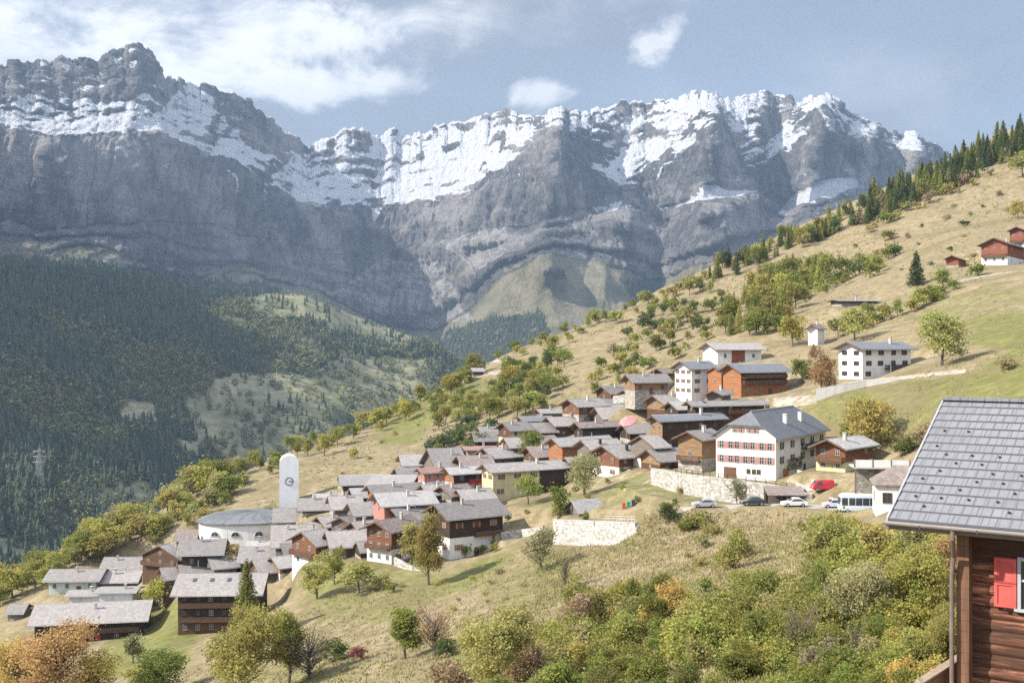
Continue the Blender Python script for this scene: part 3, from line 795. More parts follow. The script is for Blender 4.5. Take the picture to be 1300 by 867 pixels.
def fill_village(t0):
    poly = [(205, 735), (215, 705), (330, 690), (400, 655), (420, 630), (520, 590), (600, 555), (690, 520), (780, 495), (870, 505), (880, 540), (835, 590), (790, 600), (740, 590), (640, 580), (600, 640), (540, 640), (500, 668), (440, 700), (350, 722), (300, 730)]
    boxes = []
    for h in HOUSES:
        x0 = h['cx'] - 6; wpx = h['L'] * math.cos(h['a']) / h['D'] * F; hp = h['H'] / h['D'] * F
        boxes.append((x0, h['by'] - hp - .32 * h['W'] / h['D'] * F, x0 + wpx + 8, h['by'] - hp * .3))
    new = 0; tries = 0
    while new < 72 and tries < 14000:
        tries += 1
        x, y = _rf.uniform(180, 880), _rf.uniform(495, 740)
        if not inpoly(np.array([x]), np.array([y]), poly)[0]: continue
        wpx, hpx = _rf.uniform(22, 36), _rf.uniform(12, 18)
        bx = (x - 3, y - 8, x + wpx, y + hpx * .6)
        ov = 0
        for b in boxes:
            ix = min(bx[2], b[2]) - max(bx[0], b[0]); iy = min(bx[3], b[3]) - max(bx[1], b[1])
            if ix > 0 and iy > 0: ov += ix * iy
        if ov > .5 * (bx[2] - bx[0]) * (bx[3] - bx[1]): continue
        Ds = np.arange(170, 420, 2.0); zg = t0((x - CX) / F * Ds, Ds); e = zg - (CY - y - hpx) / F * Ds
        hit = np.where((e[1:] >= 0) & (e[:-1] < 0))[0]
        if not len(hit): continue
        D = float(Ds[hit[0] + 1])
        dark = _rf.choice(['dark', 'brown', 'mid', 'grey', 'tan', 'brown'])
        H('plain %s packed between its neighbours in the old village core' % {'stone': 'grey roofed house', 'brown': 'brown roofed house', 'pale': 'pale roofed house'}[(r_ := _rf.choice(['stone', 'stone', 'stone', 'brown', 'pale']))],
          x, y, y + hpx, D, _rf.uniform(18, 36), x + wpx, W=_rf.uniform(7, 9), up=dark, lo=_rf.choice(['stone', 'white', 'stone', 'brown']), roof=r_, fl=1 if hpx < 14 else 2, cols=2, gable_win=1, pitch=_rf.uniform(21, 27),
          grp='village core houses with %s roofs' % r_, balcony=1 if _rf.random() < .4 else 0)
        boxes.append((bx[0], bx[1] - 4, bx[2], bx[3])); new += 1
    return new


_main = list(HOUSES)
print('filled', fill_village(TPS(CTRL3 + house_ctrl(_main), .05)))
CTRL3 += house_ctrl(_main)


tps = TPS(CTRL3, .05)
GCOL = np.arange(-520, 1880, 4.0)
_ls = lambda a, b, n: np.exp(np.linspace(math.log(a), math.log(b), n, endpoint=False))
GD = np.concatenate([[0.5, 2], _ls(4, 90, 190), _ls(90, 420, 480), _ls(420, 1500, 170), [1500]])
GX = (GCOL[None, :] - CX) / F * GD[:, None]; GY = np.broadcast_to(GD[:, None], GX.shape).copy()
GZ = tps(GX, GY)
far = sstep(60, 250, GY)
GZ = GZ + (.25 + .9 * far) * fbm(GX / 14, GY / 14, o=4, seed=101) * sstep(20, 80, GY) + (1.6 * far) * fbm(GX / 60, GY / 60, o=3, seed=104)
GZ = np.maximum(GZ, -330)


def flatten(cx, cy_, hx, hy, a, z, margin=6.0, slope_x=0.0):
    """lay the ground level with a footprint (a rotated rectangle), easing out over a margin"""
    global GZ
    ca, sa_ = math.cos(a), math.sin(a)
    lx = (GX - cx) * ca + (GY - cy_) * sa_; ly = -(GX - cx) * sa_ + (GY - cy_) * ca
    d = np.hypot(np.maximum(np.abs(lx) - hx, 0), np.maximum(np.abs(ly) - hy, 0))
    wgt = 1 - sstep(.4, margin, d)
    GZ = GZ * (1 - wgt) + (z + slope_x * lx) * wgt


for h in sorted(HOUSES, key=lambda h: -h['D']):
    flatten(h['o'][0], h['o'][1], h['L'] / 2 + 1.0, h['W'] / 2 + 1.0, h['a'], h['zb'] - .05 + .03 * h['L'], 7.5 if h['L'] > 6 else 2.5, .05)
_b = GZ.copy()
for _ in range(14):
    _b[1:-1, 1:-1] = (_b[:-2, 1:-1] + _b[2:, 1:-1] + _b[1:-1, :-2] + _b[1:-1, 2:] + _b[1:-1, 1:-1]) / 5
GZ = np.where((GY > 80) & (GY < 430), _b, GZ)
# the road terrace with the parked cars, from the low wall to the bus
TERR = [P(842, 652, 201), P(900, 648, 197), P(960, 646, 193), P(1010, 645, 190), P(1066, 647, 187), P(1120, 652, 183)]
for (x, y, z), (x2, y2, z2) in zip(TERR[:-1], TERR[1:]):
    flatten((x + x2) / 2, (y + y2) / 2 + 2.4, math.hypot(x2 - x, y2 - y) / 2 + .8, 3.6, math.atan2(y2 - y, x2 - x), (z + z2) / 2, 3.0)
LOWT = [P(708, 661, 226), P(802, 660, 208)]
flatten((LOWT[0][0] + LOWT[1][0]) / 2 + 2, (LOWT[0][1] + LOWT[1][1]) / 2 + 4.5, 9.5, 3.8, math.atan2(LOWT[1][1] - LOWT[0][1], LOWT[1][0] - LOWT[0][0]), LOWT[0][2] + .0, 1.5)


RETAIN = {
    'curve': ([(826, 595, 239), (858, 601, 229), (900, 606, 217), (940, 611, 211), (985, 617, 205.5), (1012, 623, 202.5)], [614, 624, 633, 639, 643, 644]),
    'white': ([(702, 660, 228), (740, 661, 222), (775, 662.5, 215), (806, 664, 209)], [690, 692, 692, 692]),
    'bank': ([(637, 676, 244), (662, 672, 246), (690, 668, 240)], [684, 682, 678])}


def retain(top, bot, deep=1.7):
    """level ground behind a retaining wall, lower ground before it"""
    T_ = [P(*p) for p in top]; zb = [(CY - y) / F * p[2] for p, y in zip(top, bot)]
    for side in (1, -1):
        for i in range(len(T_) - 1):
            (x, y, z), (x2, y2, z2) = T_[i], T_[i + 1]; an = math.atan2(y2 - y, x2 - x); L_ = math.hypot(x2 - x, y2 - y)
            nx, ny = -math.sin(an), math.cos(an); off = 2.2 if side > 0 else -.3 - deep
            za, zc = (z, z2) if side > 0 else (zb[i], zb[i + 1])
            flatten((x + x2) / 2 + nx * off, (y + y2) / 2 + ny * off, L_ / 2 + .5, 1.7 if side > 0 else deep, an, (za + zc) / 2 - .12, 1.3 if side > 0 else 2.2, (zc - za) / L_)


for _k, _v in RETAIN.items(): retain(*_v, deep={'curve': 3.4, 'white': 2.6}.get(_k, 1.7))


_x, _y, _z = P(727, 653, 236); flatten(_x + 2.6, _y + 2.0, 4.5, 3.6, math.radians(30), _z - .1, 2.0)
_x, _y, _z = P(300, 700, 322); flatten(_x, _y + 6, 15.5, 14, math.radians(4), _z + .1, 3.0)


def zat(x, y):
    """height of the ground under a point"""
    px = x / max(y, .6) * F + CX
    i = np.clip((px - GCOL[0]) / 4.0, 0, len(GCOL) - 1.001); j = np.clip(np.interp(y, GD, np.arange(len(GD))), 0, len(GD) - 1.001)
    i0, j0 = int(i), int(j); fi, fj = i - i0, j - j0
    return float((GZ[j0, i0] * (1 - fi) + GZ[j0, i0 + 1] * fi) * (1 - fj) + (GZ[j0 + 1, i0] * (1 - fi) + GZ[j0 + 1, i0 + 1] * fi) * fj)


def ground(px, py, dmin=20.0):
    """the first point of the ground seen through a picture point: (x, y, z) or None"""
    i = np.clip((px - GCOL[0]) / 4.0, 0, len(GCOL) - 1.001); i0 = int(i); fi = i - i0
    zc = GZ[:, i0] * (1 - fi) + GZ[:, i0 + 1] * fi
    e = zc - (CY - py) / F * GD
    hit = (e >= 0) & (GD > dmin)
    if not hit.any(): return None
    j = int(np.argmax(hit))
    t = e[j] / (e[j] - e[j - 1] + 1e-9) if e[j - 1] < 0 else 0
    return P(px, py, GD[j] - (GD[j] - GD[j - 1]) * t)


def ground_material():
    m = NT('meadow_ground'); pos = m.coord('World')
    f1 = m.noise(pos, .022, 6, .62, .4); f2 = m.noise(pos, .35, 6, .68); f3 = m.noise(pos, 2.2, 5, .7)
    st = m.noise(m.coord('World', (.25, .25, 1.6)), .5, 5, .6)
    dry = m.ramp(f2, [(.28, (.15, .115, .067)), (.5, (.25, .20, .122)), (.72, (.35, .29, .19))])
    grn = m.ramp(f2, [(.28, (.085, .095, .028)), (.5, (.155, .16, .052)), (.72, (.23, .22, .085))])
    g = m.math('ADD', m.attr('green'), m.math('MULTIPLY', m.math('SUBTRACT', f1, .5), .9))
    g = m.math('ADD', g, m.math('MULTIPLY', m.math('SUBTRACT', st, .5), .55))
    c = m.mix(m.ramp(g, [(.28, 0.0), (.72, 1.0)]), dry, grn)
    c = m.mix(m.ramp(f3, [(.35, .45), (.6, 0.0)]), c, (.12, .10, .05))
    pt = m.noise(pos, .045, 7, .66, .6)
    c = m.mix(m.ramp(pt, [(.40, .55), (.50, 0.0)]), c, (.135, .115, .055))
    c = m.mix(m.ramp(st, [(.38, .5), (.47, 0.0)]), c, (.14, .115, .06))
    earth = m.ramp(f2, [(.3, (.26, .22, .17)), (.7, (.42, .38, .32))])
    e = m.math('ADD', m.attr('bare'), m.math('MULTIPLY', m.math('SUBTRACT', f2, .5), .8))
    c = m.mix(m.ramp(e, [(.45, 0.0), (.65, 1.0)]), c, earth)
    return m.done(m.bsdf(c, .95, .1, 0, m.bump(m.math('ADD', f3, m.math('MULTIPLY', f2, 1.5)), .5, .25)))


def build_ground():
    PXg = np.broadcast_to(GCOL, GX.shape); PYg = CY - GZ / GY * F
    wx = PXg + 16 * fbm(PXg / 40, PYg / 30, o=3, seed=201); wy = PYg + 8 * fbm(PXg / 40, PYg / 30, o=3, seed=203)
    green = np.full(GX.shape, .24)
    for pl, v in (([(470, 560), (490, 500), (600, 470), (640, 490), (560, 530), (520, 570)], .72), ([(1010, 510), (1240, 470), (1320, 430), (1320, 540), (1180, 560), (1060, 540)], .72),
                  ([(650, 645), (840, 600), (1000, 640), (830, 640), (740, 650)], .62), ([(400, 790), (430, 745), (560, 730), (640, 700), (640, 730), (540, 770), (480, 790)], .66),
                  ([(600, 740), (720, 690), (730, 740), (640, 790)], .5), ([(400, 660), (560, 660), (560, 740), (380, 780)], .6), ([(150, 760), (260, 770), (230, 860), (120, 860)], .75),
                  ([(1180, 330), (1320, 340), (1320, 420), (1180, 440)], .38), ([(600, 800), (1300, 760), (1300, 900), (500, 900)], .75), ([(740, 665), (850, 655), (1060, 650), (1060, 740), (900, 770), (740, 760)], .12),
                  ([(270, 850), (440, 780), (480, 840), (330, 900)], .42), ([(1230, 405), (1320, 395), (1320, 450), (1240, 440)], .8)):
        green = np.where(inpoly(wx, wy, pl) & (GY < 1200), v, green)
    for _ in range(10):
        green[1:-1, 1:-1] = (green[:-2, 1:-1] + green[2:, 1:-1] + green[1:-1, :-2] + green[1:-1, 2:] + 2 * green[1:-1, 1:-1]) / 6
    bare = np.zeros(GX.shape)
    for pl in ([(560, 640), (700, 560), (840, 530), (960, 560), (1100, 600), (1100, 640), (830, 640), (720, 600), (640, 640)], [(170, 690), (460, 600), (560, 600), (560, 690), (470, 700), (330, 740), (170, 740)],
               [(800, 480), (1020, 470), (1020, 510), (800, 520)], [(960, 500), (1035, 495), (1030, 520), (960, 530)]):
        bare = np.where(inpoly(wx, wy, pl), .42, bare)
    bare = np.where(inpoly(PXg, PYg, [(980, 505), (1040, 500), (1040, 512), (985, 520)]), .6, bare)
    for pl in ([(598, 458), (645, 455), (645, 459), (598, 462)], [(590, 476), (640, 470), (640, 474), (600, 480)], [(1040, 492), (1100, 482), (1226, 468), (1226, 473), (1100, 487), (1040, 500)]):
        bare = np.where(inpoly(PXg, PYg, pl) & (GY > 200), .85, bare)
    o = np_mesh('ground', np.stack([GX, GY, GZ], -1).reshape(-1, 3), grid_faces(*GX.shape)[:, ::-1].copy(), ground_material(), True, {'green': green, 'bare': bare})
    tag(o, kind='structure')


build_ground()
# ------------------------------------------------------------------ house materials and parts
def wood(name, c, var=.45, scale=1.1, stretch=(.35, .35, 7)):
    m = NT(name); v = m.coord('Object', stretch)
    f = m.noise(v, scale, 6, .6); g = m.noise(m.coord('Object'), .7, 4, .6)
    k = m.ramp(f, [(.3, tuple(x * (1 - var) for x in c)), (.7, tuple(min(1, x * (1 + var)) for x in c))])
    k = m.mix(m.ramp(g, [(.42, 0.0), (.7, .4)]), k, tuple(x * .55 + .03 for x in c))
    # horizontal board joints
    sx = m.n('ShaderNodeSeparateXYZ'); m.l(m.coord('Object'), sx.inputs[0])
    fr = m.math('FRACT', m.math('MULTIPLY', sx.outputs[2], 4.2))
    k = m.mix(m.ramp(fr, [(.0, .6), (.10, 0.0)]), k, tuple(x * .25 for x in c))
    return m.done(m.bsdf(k, .82, .2, 0, m.bump(f, .35, .03)))


def plaster(name, c, var=.10):
    m = NT(name); a = m.noise(m.coord('Object', (1, 1, .35)), .8, 6, .65); b = m.noise(m.coord('Object'), 6, 3, .6)
    k = m.ramp(a, [(.3, tuple(x * (1 - 2.2 * var) for x in c)), (.55, c), (.75, tuple(min(.86, x * (1 + var * .5)) for x in c))])
    return m.done(m.bsdf(k, .9, .15, 0, m.bump(b, .2, .02)))


def stonewall(name, c, sc=1.6):
    m = NT(name); co = m.coord('Object', (1, 1, 1.5))
    vo = m.n('ShaderNodeTexVoronoi'); m.l(co, vo.inputs['Vector']); vo.inputs['Scale'].default_value = sc
    sp = m.n('ShaderNodeSeparateColor'); m.l(vo.outputs['Color'], sp.inputs[0])
    k = m.ramp(sp.outputs[0], [(0, tuple(x * .6 for x in c)), (1, tuple(min(.8, x * 1.35) for x in c))])
    ve = m.n('ShaderNodeTexVoronoi', feature='DISTANCE_TO_EDGE'); m.l(co, ve.inputs['Vector']); ve.inputs['Scale'].default_value = sc
    k = m.mix(m.ramp(ve.outputs['Distance'], [(.0, .75), (.07, 0.0)]), k, tuple(x * .5 for x in c))
    k = m.mix(m.ramp(m.noise(m.coord('Object'), .5, 5, .6), [(.45, 0.0), (.7, .35)]), k, (.22, .2, .13))
    return m.done(m.bsdf(k, .92, .15, 0, m.bump(ve.outputs['Distance'], .6, .06)))


def rooftex(name, c, bw=.55, bh=.42, var=.3, rough=.75):
    m = NT(name)
    br = m.n('ShaderNodeTexBrick'); m.l(m.coord('Object'), br.inputs['Vector'])
    br.inputs['Scale'].default_value = 1; br.inputs['Brick Width'].default_value = bw; br.inputs['Row Height'].default_value = bh
    br.inputs['Mortar Size'].default_value = .03; br.inputs['Bias'].default_value = 0
    br.inputs['Color1'].default_value = (*[x * (1 - var) for x in c], 1); br.inputs['Color2'].default_value = (*[min(1, x * (1 + var)) for x in c], 1)
    br.inputs['Mortar'].default_value = (*[x * .55 for x in c], 1)
    f = m.noise(m.coord('Object', (1, .5, 1)), .35, 6, .65)
    k = m.mix(m.ramp(f, [(.35, .5), (.6, 0.0)]), br.outputs['Color'], tuple(x * .74 for x in c))
    k = m.mix(m.ramp(m.noise(m.coord('Object'), 1.2, 5, .7), [(.55, 0.0), (.75, .4)]), k, tuple(min(.6, x * 1.3 + .03) for x in c))
    r = m.n('ShaderNodeObjectInfo').outputs['Random']
    v = m.math('ADD', m.math('MULTIPLY', r, .5), .72)
    hs = m.n('ShaderNodeHueSaturation'); m.l(k, hs.inputs['Color']); m.l(v, hs.inputs['Value'])
    return m.done(m.bsdf(hs.outputs[0], rough, .25, 0, m.bump(br.outputs['Fac'], -.4, .03)))


WALL = dict(dark=wood('dark_larch', (.050, .033, .023)), brown=wood('brown_larch', (.10, .055, .032)), mid=wood('red_brown_larch', (.17, .078, .042)),
            orange=wood('orange_larch', (.31, .135, .06), .4), tan=wood('tan_boards', (.25, .155, .085)), grey=wood('grey_boards', (.17, .145, .125)),
            beams=wood('grey_beams', (.13, .10, .08)), redbrown=wood('rust_boards', (.24, .085, .05)), red=plaster('red_plaster', (.42, .19, .15)),
            white=plaster('white_plaster', (.67, .66, .63)), cream=plaster('cream_plaster', (.52, .46, .29)), green=plaster('pale_green_plaster', (.50, .56, .50)),
            pink=plaster('pink_plaster', (.45, .33, .30)), stone=stonewall('rubble_stone', (.36, .33, .29)), redpaint=plaster('red_paint', (.42, .05, .045)),
            darkpaint=plaster('charcoal_paint', (.05, .05, .055)), plankbal=wood('balcony_planks', (.13, .075, .045)))
ROOF = dict(stone=rooftex('stone_slab_roof', (.262, .24, .225), var=.2), pale=rooftex('pale_slab_roof', (.33, .315, .30), var=.18), slate=rooftex('slate_roof', (.165, .17, .185), var=.15),
            brown=rooftex('brown_tile_roof', (.215, .175, .155)), rust=rooftex('rust_sheet_roof', (.36, .22, .18), 3.0, .8, .12))
M_FRAME = varied('window_frame_white', (.50, .48, .45), .08); M_DARKFRAME = varied('window_frame_brown', (.12, .07, .045), .1)
m_ = NT('window_glass'); M_GLASS = m_.done(m_.bsdf((.035, .042, .05), .12, .6))
SHUT = dict(brown=wood('shutter_brown', (.20, .075, .045)), orange=wood('shutter_orange', (.38, .17, .08)), dark=wood('shutter_dark', (.06, .05, .045)),
            pinkish=wood('shutter_faded_red', (.42, .20, .17)), red=varied('shutter_red', (.50, .06, .045), .1))
M_METAL = varied('zinc_metal', (.38, .37, .36), .15, 2, .5, .5, metal=.4)
M_BARGE = wood('barge_board', (.13, .075, .048)); M_CHIM = varied('chimney_render', (.42, .40, .37), .2); M_CHIMD = varied('chimney_dark', (.05, .048, .05), .2)
M_DOOR = dict(brown=wood('door_brown', (.14, .07, .04)), white=varied('door_white', (.72, .71, .69), .05), red=varied('door_red', (.36, .05, .05), .1), orange=wood('door_orange', (.42, .17, .07)))
_cache = {}


def shared(key, make):
    if key not in _cache: _cache[key] = make()
    return _cache[key]


def meshobj(name, me, parent, loc=(0, 0, 0), rz=0.0):
    o = bpy.data.objects.new(name, me); o.location = loc; o.rotation_euler = (0, 0, rz); link(o, parent); reg(o, parent); return o


def mesh_of(name, mb, mat):
    o = mb.build(name, mat); me = o.data; bpy.data.objects.remove(o); return me


def window(parent, loc, rz, wd=.9, ht=1.15, shut=None, dark=False, bars=2):
    """a window whose outside faces local -Y; shutters fold back against the wall on both sides"""
    def fr():
        b = MB(); t, d = .05, .07
        b.box(-wd / 2 - t, wd / 2 + t, -d, .03, ht / 2, ht / 2 + t).box(-wd / 2 - t - .05, wd / 2 + t + .05, -d - .06, .03, -ht / 2 - t, -ht / 2)
        b.box(-wd / 2 - t, -wd / 2, -d, .03, -ht / 2, ht / 2).box(wd / 2, wd / 2 + t, -d, .03, -ht / 2, ht / 2)
        b.box(-.03, .03, -d + .02, .03, -ht / 2, ht / 2)
        if bars > 1: b.box(-wd / 2, -.03, -d + .022, .03, .12, .17).box(.03, wd / 2, -d + .022, .03, .12, .17)
        return mesh_of('window', b, M_DARKFRAME if dark else M_FRAME)
    f = meshobj('window', shared(('wf', wd, ht, dark, bars), fr), parent, loc, rz)
    meshobj('pane', shared(('wp', wd, ht), lambda: mesh_of('pane', MB().box(-wd / 2, wd / 2, -.022, .02, -ht / 2, ht / 2), M_GLASS)), f)
    if shut:
        sw = wd * .52
        def sh():
            b = MB().box(-sw / 2, sw / 2, -.05, 0, -ht / 2 - .04, ht / 2 + .04)
            b.box(-sw / 2 + .05, sw / 2 - .05, -.065, -.052, .06, ht / 2 - .04).box(-sw / 2 + .05, sw / 2 - .05, -.065, -.052, -ht / 2 + .04, -.06)
            return mesh_of('shutter', b, SHUT[shut])
        me = shared(('ws', wd, ht, shut), sh)
        for s in (-1, 1): meshobj('shutter', me, f, (s * (wd / 2 + .09 + sw / 2), -.03, 0))
    return f


def door(parent, loc, rz, wd=1.0, ht=2.0, col='brown'):
    def mk():
        b = MB().box(-wd / 2, wd / 2, -.05, .02, 0, ht).box(-wd / 2 + .12, wd / 2 - .12, -.075, -.052, .15, .9).box(-wd / 2 + .12, wd / 2 - .12, -.075, -.052, 1.05, ht - .15)
        b.box(-wd / 2 - .09, -wd / 2 - .003, -.08, .03, 0, ht + .09).box(wd / 2 + .003, wd / 2 + .09, -.08, .03, 0, ht + .09).box(-wd / 2 - .003, wd / 2 + .003, -.08, .03, ht + .003, ht + .09)
        return mesh_of('door', b, M_DOOR[col])
    d = meshobj('door', shared(('door', wd, ht, col), mk), parent, loc, rz)
    meshobj('handle', shared('dh', lambda: mesh_of('handle', MB().box(-.02, .12, -.12, -.08, -.02, .02), M_METAL)), d, (wd / 2 - .2, 0, 1.0))
    return d


def balcony(parent, x0, x1, y, z, depth, mat, rail=.95, side=0):
    """planked balcony along local X; its outside faces -Y"""
    b = MB().box(x0, x1, y - depth, y - .004, z - .14, z)
    n = max(2, int((x1 - x0) / .22)); step = (x1 - x0) / n
    for i in range(n):
        b.box(x0 + i * step + .03, x0 + (i + 1) * step - .03, y - depth + .03, y - depth + .06, z + .05, z + rail - .05)
    b.box(x0, x1, y - depth, y - depth + .09, z + rail - .045, z + rail + .045)
    for s in (x0, x1 - .09):
        b.box(s, s + .09, y - depth + .09, y - .004, z + rail - .045, z + rail + .04)
        for k in range(3):
            yy = y - depth + .12 + k * depth / 3.3
            b.box(s + .03, s + .06, yy, yy + .2, z, z + rail - .05)
    for i in range(int((x1 - x0) / 2.4) + 1):
        xx = min(x1 - .12, x0 + i * 2.4); b.box(xx, xx + .12, y - depth - .01, y - depth + .028, z - .3, z + rail)
    return b.build('balcony', mat, parent)


def roof_mesh(parent, L, W, Hh, pitch, og, oe, mat, t=.22, name='roof'):
    """saddle roof, ridge along local X"""
    tp = math.tan(pitch); hr = Hh + W / 2 * tp
    b = MB()
    x0, x1 = -L / 2 - og, L / 2 + og
    ye = W / 2 + oe; ze = Hh - oe * tp
    prof = [(-ye, ze), (0, hr), (ye, ze)]
    up = t / math.cos(pitch)
    sec = [(-ye, ze + .02), (0, hr + .02), (ye, ze + .02), (ye, ze + up), (0, hr + up), (-ye, ze + up)]
    n = 7  # ridge sags a little, like an old roof
    rows = []
    for i in range(n + 1):
        x = x0 + (x1 - x0) * i / n
        s = -.012 * L * math.sin(math.pi * i / n) * .5
        rows.append([(x, p[0], p[1] + (s if abs(p[0]) < .01 else s * .4)) for p in sec])
    for i in range(n):
        for k in range(6):
            j = (k + 1) % 6
            b.quad(rows[i][k], rows[i][j], rows[i + 1][j], rows[i + 1][k])
    b.poly(rows[0][::-1]); b.poly(rows[-1])
    o = b.build(name, mat, parent)
    # ridge stones and barge boards
    r = MB()
    for i in range(n):
        a0, a1 = rows[i][4], rows[i + 1][4]
        r.hull([(a0[0] + .02, -.22, a0[2] - .22 * tp + .01), (a1[0] - .02, -.22, a1[2] - .22 * tp + .01), (a1[0] - .02, .22, a1[2] - .22 * tp + .01), (a0[0] + .02, .22, a0[2] - .22 * tp + .01)],
               [(a0[0] + .02, -.05, a0[2] + .07), (a1[0] - .02, -.05, a1[2] + .07), (a1[0] - .02, .05, a1[2] + .07), (a0[0] + .02, .05, a0[2] + .07)])
    r.build('ridge_cap', M_METAL if mat == ROOF['slate'] else mat, o)
    for xs in (x0 - .06, x1 + .006):
        for s in (-1, 1):
            e = MB(); e.hull([(xs, 0, hr - .16), (xs + .054, 0, hr - .16), (xs + .054, s * ye, ze - .16), (xs, s * ye, ze - .16)],
                   [(xs, 0, hr + up - .04), (xs + .054, 0, hr + up - .04), (xs + .054, s * ye, ze + up - .04), (xs, s * ye, ze + up - .04)])
            e.build('barge_board', M_BARGE, o)
    g = MB(); g.tube([(x0, -ye - .07, ze + .05), (x1, -ye - .07, ze + .05)], .08, 6); g.build('gutter', M_METAL, o)
    return o, hr + up


def chimney(roof, x, y, z, hgt=1.3, w_=.55, mat=None):
    c = MB().box(x - w_ / 2, x + w_ / 2, y - w_ / 2, y + w_ / 2, z - 1.2, z + hgt).box(x - w_ / 2 - .08, x + w_ / 2 + .08, y - w_ / 2 - .08, y + w_ / 2 + .08, z + hgt + .15, z + hgt + .25)
    for sx in (-1, 1):
        for sy in (-1, 1):
            c.box(x + sx * w_ * .35 - .05, x + sx * w_ * .35 + .05, y + sy * w_ * .35 - .05, y + sy * w_ * .35 + .05, z + hgt, z + hgt + .152)
    return c.build('chimney', mat or M_CHIM, roof)


def build_house(h, rnd):
    L_, W_, Hh, a = h['L'], h['W'], h['H'], h['a']
    big = h['L'] > 6
    root = empty(h['name'], (h['o'][0], h['o'][1], h['zb']), a)
    tag(root, h['label'], h['cat'], h.get('grp'))
    up, lo = WALL[h['up']], WALL[h['lo']]
    fl = h.get('fl', 1); pitch = math.radians(h.get('pitch', 24)); tp = math.tan(pitch)
    split = h.get('split', 1 / fl if fl > 1 else (.0 if h['up'] == h['lo'] else .3))
    zs = Hh * split
    fup = WALL[h['front_up']] if h.get('front_up') else None
    # walls
    MB().box(-L_ / 2, L_ / 2, -W_ / 2, W_ / 2, -4.5, max(zs, .15)).build('ground_floor_wall', lo, root)
    e = .03 if zs > .3 else 0.0
    l2, w2 = L_ / 2 + e, W_ / 2 + e
    gm = WALL[h['gable_mat']] if h.get('gable_mat') else up
    b = MB(); z0 = max(zs, .15) + .002
    sec = [(-w2, z0), (w2, z0), (w2, Hh), (0, Hh + w2 * tp), (-w2, Hh)]
    b.poly([(-l2, y, z) for y, z in sec][::-1], 1); b.poly([(l2, y, z) for y, z in sec], 1)
    for k in range(5):
        j = (k + 1) % 5
        b.quad((-l2, *sec[k]), (-l2, *sec[j]), (l2, *sec[j]), (l2, *sec[k]), 2 if k == 4 else 0)
    b.build('upper_wall', [up, gm, fup or up], root)
    og = min(1.5, .16 * L_); oe = min(1.45, .16 * W_)
    rf, hr = roof_mesh(root, L_, W_, Hh, pitch, og, oe, ROOF[h['roof']])
    for i in range(h.get('chimneys', 1 if big and rnd.random() < .85 else 0)):
        x = (-.25 + .5 * rnd.random()) * L_; y = -W_ * (.08 + .12 * rnd.random())
        if 'black chimney' in h['label']: x, y = -.12 * L_, -W_ * .30
        chimney(rf, x, y, Hh + (W_ / 2 + y) * tp + .2, 1.0 + .4 * rnd.random(), .6, M_CHIMD if 'black chimney' in h['label'] else None)
    if fl and not h.get('chimneys') and rnd.random() < .3:
        MB().tube([(.2 * L_, -.1 * W_, Hh + .3 * W_ * tp), (.2 * L_, -.1 * W_, Hh + W_ / 2 * tp + 1.2)], .09, 6).build('flue_pipe', M_METAL, rf)
    for i in range(h.get('skylights', 0)):
        x = L_ * (-.34 + .22 * i); y = -W_ * .2; z = Hh + (W_ / 2 + y) * tp + .22 / math.cos(pitch)
        s = MB(); s.hull([(x - .45, y - .55, z - .55 * tp), (x + .45, y - .55, z - .55 * tp), (x + .45, y + .55, z + .55 * tp), (x - .45, y + .55, z + .55 * tp)],
                         [(x - .4, y - .5, z - .5 * tp + .1), (x + .4, y - .5, z - .5 * tp + .1), (x + .4, y + .5, z + .5 * tp + .1), (x - .4, y + .5, z + .5 * tp + .1)])
        s.build('skylight', M_GLASS, rf)
    C = Vector((h['o'][0], h['o'][1], h['zb'])); view = -C
    ca, sa_ = math.cos(a), math.sin(a)
    shut = h.get('shut'); fh = Hh / max(fl, 1)
    wh = min(1.15, fh * .42); ww = .85 if fh > 2.2 else .65
    woody = lambda z: z > zs
    cap = Hh - .75 * wh
    # front (long) wall
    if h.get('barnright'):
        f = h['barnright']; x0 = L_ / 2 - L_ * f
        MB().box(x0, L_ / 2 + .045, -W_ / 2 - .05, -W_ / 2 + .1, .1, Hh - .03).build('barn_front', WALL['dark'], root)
    if h.get('whiteright'):
        x0 = L_ / 2 - L_ * h['whiteright']
        MB().box(x0, L_ / 2 + .045, -W_ / 2 - .06, -W_ / 2 + .1, .1, Hh - .3).build('white_front', WALL['white'], root)
    if h.get('midpanel'):
        MB().box(-L_ * .18, L_ * .12, -W_ / 2 - .08, -W_ / 2 + .1, .2, Hh - .1).build('wooden_panel', WALL['redbrown'], root)
    cols = h.get('cols', 0)
    for k in range(fl):
        zc = fh * k + fh * .55
        if zc > cap: zc = cap
        for i in range(cols):
            x = -L_ / 2 + L_ * (i + .5 + .10 * (rnd.random() - .5)) / cols
            if h.get('barnright') and x > L_ / 2 - L_ * h['barnright'] - .8: continue
            if h.get('midpanel') and abs(x + L_ * .03) < L_ * .2: continue
            if k == 0 and i == cols // 2 and fh > 1.9:
                door(root, (x, -W_ / 2 - .01 - (.06 if h.get('whiteright') else 0), .06), 0, 1.0, min(2.0, fh * .8), h.get('door', 'red' if rnd.random() < .2 else 'brown')); continue
            if rnd.random() < .07: continue
            window(root, (x, -W_ / 2 - (e if woody(zc) else 0) - .003 - (.06 if h.get('whiteright') and x > L_ * (.5 - h['whiteright']) else 0), zc), 0, ww, wh, shut if (L_ / cols > 2.3) else None, h.get('darkwin', 0) or (h['up'] in ('dark', 'brown', 'mid', 'beams', 'tan', 'grey') and zc > zs and (h['cx'] + i) % 3 > 0))
    # gable walls that can be seen
    gw = h.get('gable_win', 0)
